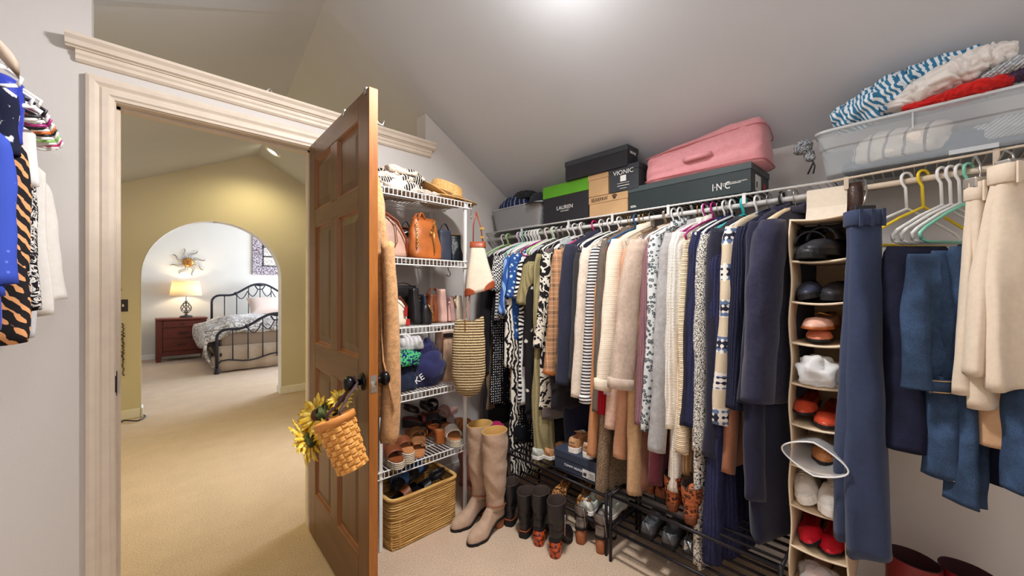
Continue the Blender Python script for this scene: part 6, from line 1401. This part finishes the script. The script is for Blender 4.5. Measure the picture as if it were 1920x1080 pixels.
for px, py, lb in ((1086, 1022, 'grey leather bootie with stacked wooden heel nearer the black boots'), (1124, 1040, 'grey leather bootie with stacked wooden heel by the rack leg')):
    p = aZ(px, py, 0); T = boot('bootie', lb, (p.x, p.y, 0), R(18), M_GREYS, M_RUB, M_STACK, .20, L=.235, W=.084, heel_h=.085, heel_w=.055, top_r=(.060, .042), ankle=.046, wrinkle=.04, vcut=.05, inner=plain('dark_bootie_lining', (48, 42, 42), .8))
    MB().tube([(.0, -.034, .095), (-.004, -.03, .15), (-.006, -.022, .195)], .0022, 5).build('zip', M_STEEL, T, True)
# rack at the back: sneakers, leopard flats, shoe box with tan trainers
M_PALE = leather('pale_sage_leather', (206, 210, 200), .5, .2); M_WLE = leather('white_leather', (232, 228, 220), .45, .2); M_TAN2 = leather('tan_trainer_leather', (204, 150, 104), .5); M_BLUSH = leather('blush_trainer_leather', (222, 190, 172), .5)
def onrack(px, py, z): p = aZ(px, py, z); return (p.x, p.y, z)
lowshoe('sneaker', 'pale sage leather slip on sneaker beside the booties', onrack(1100, 966, .135 + UP), R(12), M_PALE, M_WSOLE, 'slipon', .25, .09); lowshoe('sneaker', 'pale sage leather slip on sneaker by the rack leg', onrack(1137, 974, .135 + UP), R(10), M_PALE, M_WSOLE, 'slipon', .25, .09)
lowshoe('ballet_flat', 'leopard print flat on the back rack with toe out to the room', onrack(1066, 905, .135 + UP + .01), R(200), M_LEO, M_RUB, 'flat', .24, .08); lowshoe('ballet_flat', 'leopard print flat with toe out below the blue shoe box', onrack(1105, 918, .135 + UP + .01), R(205), M_LEO, M_RUB, 'flat', .24, .08)
M_TOMMY = card('slate_blue_card', (58, 66, 84)); bx0 = onrack(1040, 878, .285 + UP)
yb0 = yrod(1040, 1.69); yb1 = yrod(1118, 1.69)
T = shoebox('slate blue shoe box with paper label on the back rack', 1.69, 1.88, yb1, yb0, .285 + UP, .105, M_TOMMY, M_TOMMY, .04)
text('TOMMY HILFIGER', .017, M_PRINT, T, (-.0042, .0, .036), FR); MB().box((-.0012, -(yb0 - yb1) / 2 + .008, .008), (0, -(yb0 - yb1) / 2 + .085, .05)).build('label_sticker', M_LBL, T)
m = MB(); w_ = -(yb0 - yb1) / 2; [m.box((-.0018, w_ + .014, .014 + .007 * i), (-.001, w_ + .05 - .01 * (i % 2), .016 + .007 * i)) for i in range(4)]; m.box((-.0018, w_ + .06, .016), (-.001, w_ + .08, .034)); m.build('print', M_DPRINT, T)
zt_ = .285 + UP + .1055
for px, py, c, rz, lb in ((1073, 850, M_TAN2, 12, 'tan leather trainer with white sole on the blue shoe box'), (1100, 860, M_BLUSH, 8, 'blush leather trainer with white sole on the blue shoe box')):
    T = lowshoe('trainer', lb, (aZ(px, py, zt_).x + .0, aZ(px, py, zt_).y, zt_), R(rz), c, M_WSOLE, 'sneaker', .24, .09)
    MB().box((-.003, -.020, .045), (.0, .020, .072)).build('heel_patch', M_TAN2 if c is M_BLUSH else leather('pale_tan_leather', (216, 170, 120), .5), T, bevel=.001); text('NIKE', .014, M_DPRINT, T, (-.0042, 0, .058), (R(90), 0, R(-90)), .0004)
lowshoe('loafer', 'sage and cream shoe at the far end of the back rack', onrack(1003, 862, .285 + UP), R(10), M_PALE, M_WSOLE, 'slipon', .24, .085); lowshoe('loafer', 'tan suede shoe with cream sole at the far end of the back rack', onrack(1026, 862, .285 + UP), R(6), M_TAN2, M_WSOLE, 'slipon', .24, .085)
# front rack: mules, leopard booties, slides
z = R2 + UP
lowshoe('mule', 'tan leather mule with stitched edge on the upper tier', onrack(1213, 925, z), R(10), LE['tan'], LE['brown'], 'slipon', .235, .085); lowshoe('mule', 'dark brown leather mule next to the leopard bootie', onrack(1238, 942, z), R(8), LE['brown'], M_RUB, 'slipon', .235, .085)
for px, py, lb in ((1258, 960, 'rust leopard print bootie on the upper tier of the front rack'), (1292, 985, 'rust leopard print bootie nearer the long dark dress')):
    p = onrack(px, py, z); boot('bootie', lb, p, R(8), M_LEO2, LE['brown'], LE['brown'], .15, L=.23, W=.084, heel_h=.035, heel_w=.055, top_r=(.055, .042), ankle=.046)
z = R1 + UP
M_SLATEL = leather('slate_slide_leather', (84, 86, 90), .4)
for px, py, lb in ((1212, 1010, 'slate grey slide sandal on the lower tier'), (1252, 1030, 'slate grey slide sandal further along the lower tier')):
    p = onrack(px, py, z); lowshoe('slide', lb, p, R(10), M_SLATEL, M_RUB, 'slipon', .235, .086)
p = onrack(1290, 1040, z); lowshoe('silver_flat', 'shiny silver flat at the end of the lower tier', p, R(12), plain('silver_foil', (190, 194, 198), .2, .9), M_RUB, 'flat', .23, .08)
# red ankle boots by the right wall
for (x, y, rz, lb) in ((1.93, .055, R(240), 'dark red leather boot standing by the right wall beside the navy trousers'), (1.97, -.075, R(235), 'dark red leather boot beyond its mate at the right wall')):
    boot('red_boot', lb, (x, y, 0), rz, leather('oxblood_leather', (120, 28, 34), .3), M_RUB, M_RUB, .37, L=.25, W=.09, heel_h=.03, top_r=(.075, .058), ankle=.052, wrinkle=.05, plat=.014, inner=plain('dark_red_lining', (52, 18, 24), .8))
# pink fabric bag on the floor behind the tall boots
tag(heap('pink_fabric_bag', C['pale_blush_knit'] if 0 else cloth('dusty_rose_cotton', (196, 128, 122), .06), .10, .10, .23, 19, .25, 8, loc=(1.62, 2.04, 0)), 'dusty rose cloth bag slumped in the corner behind the tall boots', 'bag')
tag(heap('magenta_scarf', cloth('magenta_silk', (176, 30, 92), .08), .07, .07, .05, 29, .3, 14, loc=(1.70, 1.95, .33)), 'magenta scarf bunched on the rose cloth bag', 'scarf')
# ================================================================ hanging canvas shoe organiser
M_ORG = cloth('cream_canvas_organiser', (206, 180, 146), .04, .15); M_PIPE = cloth('cream_piping', (226, 208, 182), .03)
OX0, OX1, OY0, OY1 = 1.69, 1.99, .160, .316
LV = [1.536] + [1.389 - .1455 * i for i in range(9)]
og = thing('hanging_shoe_organizer', 'cream canvas hanging shoe organiser with narrow shelves on the rod', 'shoe organiser', (0, 0, 0))
zb_ = LV[-1]
for y in (OY0, OY1): MB().grid(lambda u, v: (lerp(OX0, OX1, u), y + .004 * math.sin(v * 28.3) * (1 if y == OY1 else -1), lerp(zb_, LV[0], v)), 6, 60).build('side_panel', M_ORG, og, True, solid=.003)
MB().box((OX1, OY0, zb_), (OX1 + .003, OY1, LV[0])).build('back_panel', M_ORG, og)
for z_ in LV:
    sh_ = MB().grid(lambda u, v: (lerp(OX0, OX1, u), lerp(OY0, OY1, v), z_ - .008 * math.sin(math.pi * v) * (1 - u * .6)), 5, 10).build('shelf', M_ORG, og, True, solid=.004)
    MB().tube([(OX0, lerp(OY0 - .003, OY1 + .003, i / 10), z_ - .008 * math.sin(math.pi * i / 10)) for i in range(11)], .004, 6).build('piping', M_PIPE, sh_, True)
for y in (OY0, OY1): MB().tube([(OX0, y + .004 * math.sin(v * 28.3) * (1 if y == OY1 else -1), lerp(zb_, LV[0], v)) for v in [i / 60 for i in range(61)]], .0032, 6).build('edge_piping', M_PIPE, og, True)
yc = (OY0 + OY1) / 2
MB().loft([[(x, yc - .06, z_), (x, yc + .06, z_), (x + e, yc + .06, z_), (x + e, yc - .06, z_)] for x, z_, e in ((RODX - .05, LV[0] - .01, .002), (RODX - .016, 1.60, .002), (RODX - .014, 1.665, .002), (RODX, 1.674, .002), (RODX + .014, 1.665, .002), (RODX + .03, LV[0], .002))]).build('hanging_strap', cloth('pale_cream_canvas', (228, 216, 198), .03), og)
# contents, toes towards the room
M_MATB = leather('matte_black_leather', (36, 36, 42), .5); M_ROSE = leather('rose_leather', (224, 176, 156), .4, .15); M_ORRED = leather('orange_red_leather', (188, 70, 44), .3, .15); M_REDP = leather('red_patent', (196, 26, 46), .18, .1); M_PEACHL = leather('salmon_leather', (216, 128, 96), .5, .2)
def cell(i): return LV[i + 1] + .004
def inorg(kind, i, y, mat, sole, lb, dx=.245, dz=0, L=.24, W=.078, rot=(0, 0, 0), name='shoe'):
    T = lowshoe(name, lb, (OX0 + dx, y, cell(i) + dz), 0, mat, sole, kind, L, W, rot=(rot[0], rot[1], math.pi + rot[2])); return T
# top cell: black strappy shoes spilling out
for y, dz, rr, lb in ((.285, .0, .12, 'black leather shoe with raised ankle strap in the top cell of the organiser'), (.195, .012, -.25, 'black leather shoe with velcro strap lying across the top cell')):
    T = inorg('slipon', 0, y, M_MATB, M_RUB, lb, dx=.21, dz=dz + .002, L=.25, W=.088, rot=(0, 0, rr))
    def loop(u, v): a = 2 * math.pi * v; return (.065 + .058 * math.cos(a), .042 * math.sin(a), .085 + .024 * u + .035 * (1 - math.cos(a)) * .5)
    MB().grid(loop, 3, 22).build('ankle_strap', M_MATB, T, True, solid=.004)
    MB().grid(lambda u, v: (.10 + .07 * u, -.044 * math.cos(math.pi * v), .055 + .045 * math.sin(math.pi * v)), 3, 14).build('instep_strap', M_MATB, T, True, solid=.005)
inorg('slipon', 1, .277, LE['navy'], M_RUB, 'charcoal slip on shoe leaning in the second cell', dz=.006, rot=(.25, 0, .05)); inorg('slipon', 1, .204, M_MATB, M_RUB, 'black slip on shoe lying beside the charcoal one', dz=.002)
inorg('flat', 2, .262, M_PEACHL, M_RUB, 'salmon pink flat underneath in the third cell', dz=.002, rot=(0, 0, .1)); T = inorg('flat', 2, .228, M_ROSE, LE['tan'], 'rose leather flat with buckle lying on the salmon one', dz=.045, W=.09, rot=(0, 0, -.12), dx=.235)
MB().tube([(.13, -.03, .046), (.14, 0, .056), (.13, .03, .046)], .003, 6).build('buckle', M_GOLD, T, True)
inorg('flat', 4, .285, M_ORRED, M_RUB, 'orange red flat at the back of the fifth cell', dz=.03, W=.074); inorg('flat', 4, .218, M_ORRED, M_RUB, 'orange red flat with stitched toe in front in the fifth cell', dz=.002, W=.09, dx=.238)
T = inorg('flat', 5, .225, leather('croc_tan_leather', (172, 110, 62), .3, .8), M_RUB, 'tan crocodile print shoe inside the clear bag', dz=.02, W=.085)
inorg('sneaker', 6, .282, M_WLE, M_WSOLE, 'white leather sneaker leaning in the seventh cell', dz=.006, W=.076, rot=(.3, 0, .05)); inorg('sneaker', 6, .204, M_WLE, M_WSOLE, 'white leather sneaker sticking out beside the navy trousers', dz=.0, dx=.225, W=.086)
inorg('flat', 7, .278, M_REDP, M_RUB, 'glossy red flat leaning in the eighth cell', dz=.012, rot=(.4, 0, .08), W=.08); inorg('flat', 7, .210, M_REDP, M_RUB, 'glossy red flat beside its mate in the eighth cell', dz=.004, W=.08)
inorg('flat', 8, .25, M_ROSE, M_RUB, 'blush shoe wrapped in plastic in the lowest cell', dz=.004)
M_PLAST = clear('crinkled_plastic', (236, 238, 240), .38, .12)
tag(heap('tissue_bag', clear('white_mesh_tissue', (240, 240, 240), .62, .5), .07, .062, .062, 51, .45, 22, 22, 36, loc=(OX0 + .035, .238, cell(3) + .0)), 'crumpled white mesh tissue bag spilling out of the fourth cell', 'bag')
T = thing('zip_bag', 'clear zip plastic bag gaping open in the sixth cell', 'bag', (OX0, .238, cell(5)))
loops = []
for i in range(9):
    t = i / 8; hy = lerp(.07, .088, t); hz = lerp(.03, .055, sm(t)); loops.append([Vector((.15 - .23 * t + .004 * nz(i, j, 2), hy * math.cos(2 * math.pi * j / 28), .060 + hz * math.sin(2 * math.pi * j / 28) * (1 - .35 * abs(math.cos(2 * math.pi * j / 28))) + .012 * (math.cos(2 * math.pi * j / 28)) * t)) for j in range(28)])
MB().loft(loops, False, False).build('film', M_PLAST, T, True); MB().tube(loops[-1], .0028, 6, closed=True).build('zip_edge', clear('zip_edge_plastic', (240, 240, 240), .8, .3), T, True)
tag(heap('plastic_wrap', M_PLAST, .05, .066, .05, 61, .3, 20, 18, 30, loc=(OX0 + .06, .24, cell(8) + .0)), 'clear plastic wrap around the shoe in the lowest cell', 'bag')
# ================================================================ clothes on the rod at the left wall
LRX, LRZ = -.415, 1.93
T = thing('wire_rack', 'white wire shelf with hanging rod along the left wall', 'shelf', (0, 0, 0))
MB().tube([(LRX, YD + .02, LRZ), (LRX, YA - .004, LRZ)], .0105, 12).build('hanging_rod', M_VINYL, T, True)
for x in (LRX + .005, XC + .012): MB().tube([(x, YD + .02, LRZ + .045), (x, YA - .004, LRZ + .045)], .0042, 8).build('rail', M_VINYL, T, True)
m = MB(); n = 120
for i in range(n + 1): y = lerp(YD + .02, YA - .01, i / n); m.tube([(XC + .01, y, LRZ + .049), (LRX + .006, y, LRZ + .049)], .0019, 5)
m.build('deck_wires', M_VINYL, T)['kind'] = 'stuff'
for y in (-.5, .6, 1.5, 2.1): MB().box((LRX - .004, y - .007, LRZ), (LRX + .009, y + .007, LRZ + .05)).build('rod_clip', M_VINYL, T)
def LG(name, label, cat, Y, mat, ztop, hem, sleeve, phi=4, hcol='white', hl=None, w=.205, sw=.0, **k):
    g = garment(name, label, cat, Y, 0, mat, ztop, hem, sleeve, w, X=LRX, back=False, sl_sw=sw, **k); g.rotation_euler[2] = R(phi)
    if hcol:
        gl = hl or '%s plastic hanger holding the %s' % (hcol, label.split(' hanging')[0].split(' with')[0])
        hanger(gl, (LRX, Y, LRZ + .012), R(phi), HCOL[hcol], 'tube', None, w=.208)
    return g
M_BLS = cloth('royal_blue_satin', (44, 60, 168), .12, .1, 200, .35); M_NFL = pattern('navy_white_floral', 'floral', (26, 30, 52), (230, 230, 232), 30, thr=.40); M_SWD = NT('blue_swiss_dot'); v = M_SWD.co(); d_ = M_SWD.vor(v, 44, rnd=.35); M_SWD.bump(M_SWD.math('LESS_THAN', d_, .16), .9, .006); M_SWD = M_SWD.done(M_SWD.ramp(d_, [(.10, (96, 116, 206)), (.18, (52, 76, 176))]), .8)
M_GEO = NT('black_peach_geometric'); v = M_GEO.co(); ch = M_GEO.n('ShaderNodeTexVoronoi', Scale=34.0); ch.distance = 'MANHATTAN'; ch.inputs['Randomness'].default_value = .55; M_GEO.l(v, ch.inputs['Vector']); wv = M_GEO.wave(v, 16, 'DIAGONAL', 1.0, 0)
M_GEO = M_GEO.done(M_GEO.ramp(M_GEO.math('MULTIPLY', M_GEO.math('ADD', ch.outputs['Distance'], wv), .5), [(.70, (30, 26, 30)), (.73, (232, 166, 112))]), .85)
M_BWE = pattern('black_white_embroidery', 'vine', (30, 28, 32), (226, 222, 218), 34, thr=.55); M_WSH = cloth('white_linen', (228, 224, 218), .03); M_WDOT = pattern('white_black_dot', 'dots', (232, 230, 228), (30, 30, 34), 26, thr=.9)
S_ = dict(th=.05, sl_r=.036, sl_out=.0, w=.16)
LG('white_blouse', 'white linen blouse with long sleeve closest to the door wall', 'blouse', 2.10, M_WSH, 1.73, 1.205, 1.245, phi=2, w=.19, th=.05, sl_r=.044, sl_out=.045)
LG('white_lace_top', 'white lace edged top behind the embroidered blouse', 'top', 2.03, M_WSH, 1.77, 1.20, None, phi=2, th=.05, w=.2)
LG('grey_slip', 'pale grey slip hanging lowest beside the white lace top', 'slip', 1.99, M_GREYC, 1.70, 1.13, None, phi=2, th=.05, w=.17)
LG('black_lace_blouse', 'black blouse with white embroidered edge', 'blouse', 1.93, M_BWE, 1.755, 1.22, 1.24, phi=2, th=.06, sl_r=.034, sl_out=.014, w=.185)
LG('dotted_blouse', 'white blouse with black dots high on the left rod', 'blouse', 1.86, M_WDOT, 1.845, 1.60, None, phi=0, th=.05, hcol='black', w=.2)
LG('geometric_dress', 'black dress with peach geometric print', 'dress', 1.78, M_GEO, 1.76, 1.135, 1.33, phi=-2, th=.07, sl_r=.042, sl_out=.008, w=.186)
LG('plain_black_dress', 'plain black dress between geometric and embroidered prints', 'dress', 1.85, C['black_crepe'], 1.72, 1.20, 1.25, phi=0, hcol='black', **S_)
LG('blue_satin_blouse', 'royal blue satin blouse with ruffled shoulder', 'blouse', 1.66, M_BLS, 1.905, 1.60, 1.66, phi=-2, th=.08, sl_r=.052, sl_out=.012, w=.18)
LG('navy_floral_blouse', 'navy blouse with white flower print', 'blouse', 1.53, M_NFL, 1.83, 1.50, 1.60, phi=-4, th=.07, sl_r=.045, sl_out=.015, w=.2)
LG('swiss_dot_dress', 'blue dress with raised dots hanging frontmost on the left rod', 'dress', 1.42, M_SWD, 1.70, 1.27, 1.29, phi=-4, th=.08, sl_r=.052, sl_out=.02, hcol='white', w=.198)
LG('blue_lining_dress', 'plain royal blue dress under the dotted one', 'dress', 1.49, M_BLS, 1.70, 1.19, None, phi=-3, th=.06, hcol=None, w=.18)
for i, (y, c, phi) in enumerate([(1.64, 'white', 8), (1.72, 'black', 8), (1.76, 'white', 10), (1.80, 'magenta', 10), (1.845, 'white', 10), (1.87, 'orange', 11), (1.90, 'black', 10), (1.935, 'white', 11), (1.965, 'green', 11), (1.99, 'white', 12), (2.015, 'pink', 12), (2.045, 'white', 12)]):
    hanger(('white plastic hanger with its rounded end showing on the left wall rod' if c == 'white' else '%s plastic hanger with its end showing among white ones at the left wall' % c) if c != 'black' else 'black plastic hanger with its end showing at the left wall', (LRX, y, LRZ + .012 - .005 * i * 0), R(phi - 4), HCOL[c], 'tube', {'white': 'white hangers on the left rod', 'black': 'black hangers on the left rod'}.get(c), w=.222, hook=.06, drop=.07)
# broad contoured coat hanger with a pale grey coat, in front of the others
T = thing('coat_hanger', 'broad beige contoured coat hanger at the front of the left rod', 'hanger', (LRX, 1.27, LRZ + .012), R(-2))
M_BGH = plain('beige_velvet_hanger', (176, 158, 142), .7)
MB().loft([[(x, yy * d, -.05 - .155 * (abs(x) / .235) ** 2.2 + zz * h) for yy, zz in ((-1, -1), (1, -1), (1.2, 0), (1, 1), (-1, 1), (-1.2, 0))] for x, d, h in [(sg * .235 * t, lerp(.008, .026, t ** 2), lerp(.012, .016, t)) for sg, t in [(-1, 1), (-1, .75), (-1, .5), (-1, .25), (1, 0), (1, .25), (1, .5), (1, .75), (1, .9), (1, 1)]]]).build('shoulders', M_BGH, T, True)
MB().tube([(-.018, 0, -.004), (-.012, 0, .012), (.004, 0, .018), (.018, 0, .002), (.012, 0, -.025), (0, 0, -.045)], .0028, 6).build('hook', M_STEEL, T, True)
garment('grey_coat', 'pale greige coat on the broad hanger at the left wall', 'coat', 1.27, 0, cloth('greige_wool', (176, 168, 160), .05), 1.80, 1.66, None, .165, X=LRX).rotation_euler[2] = R(-2)
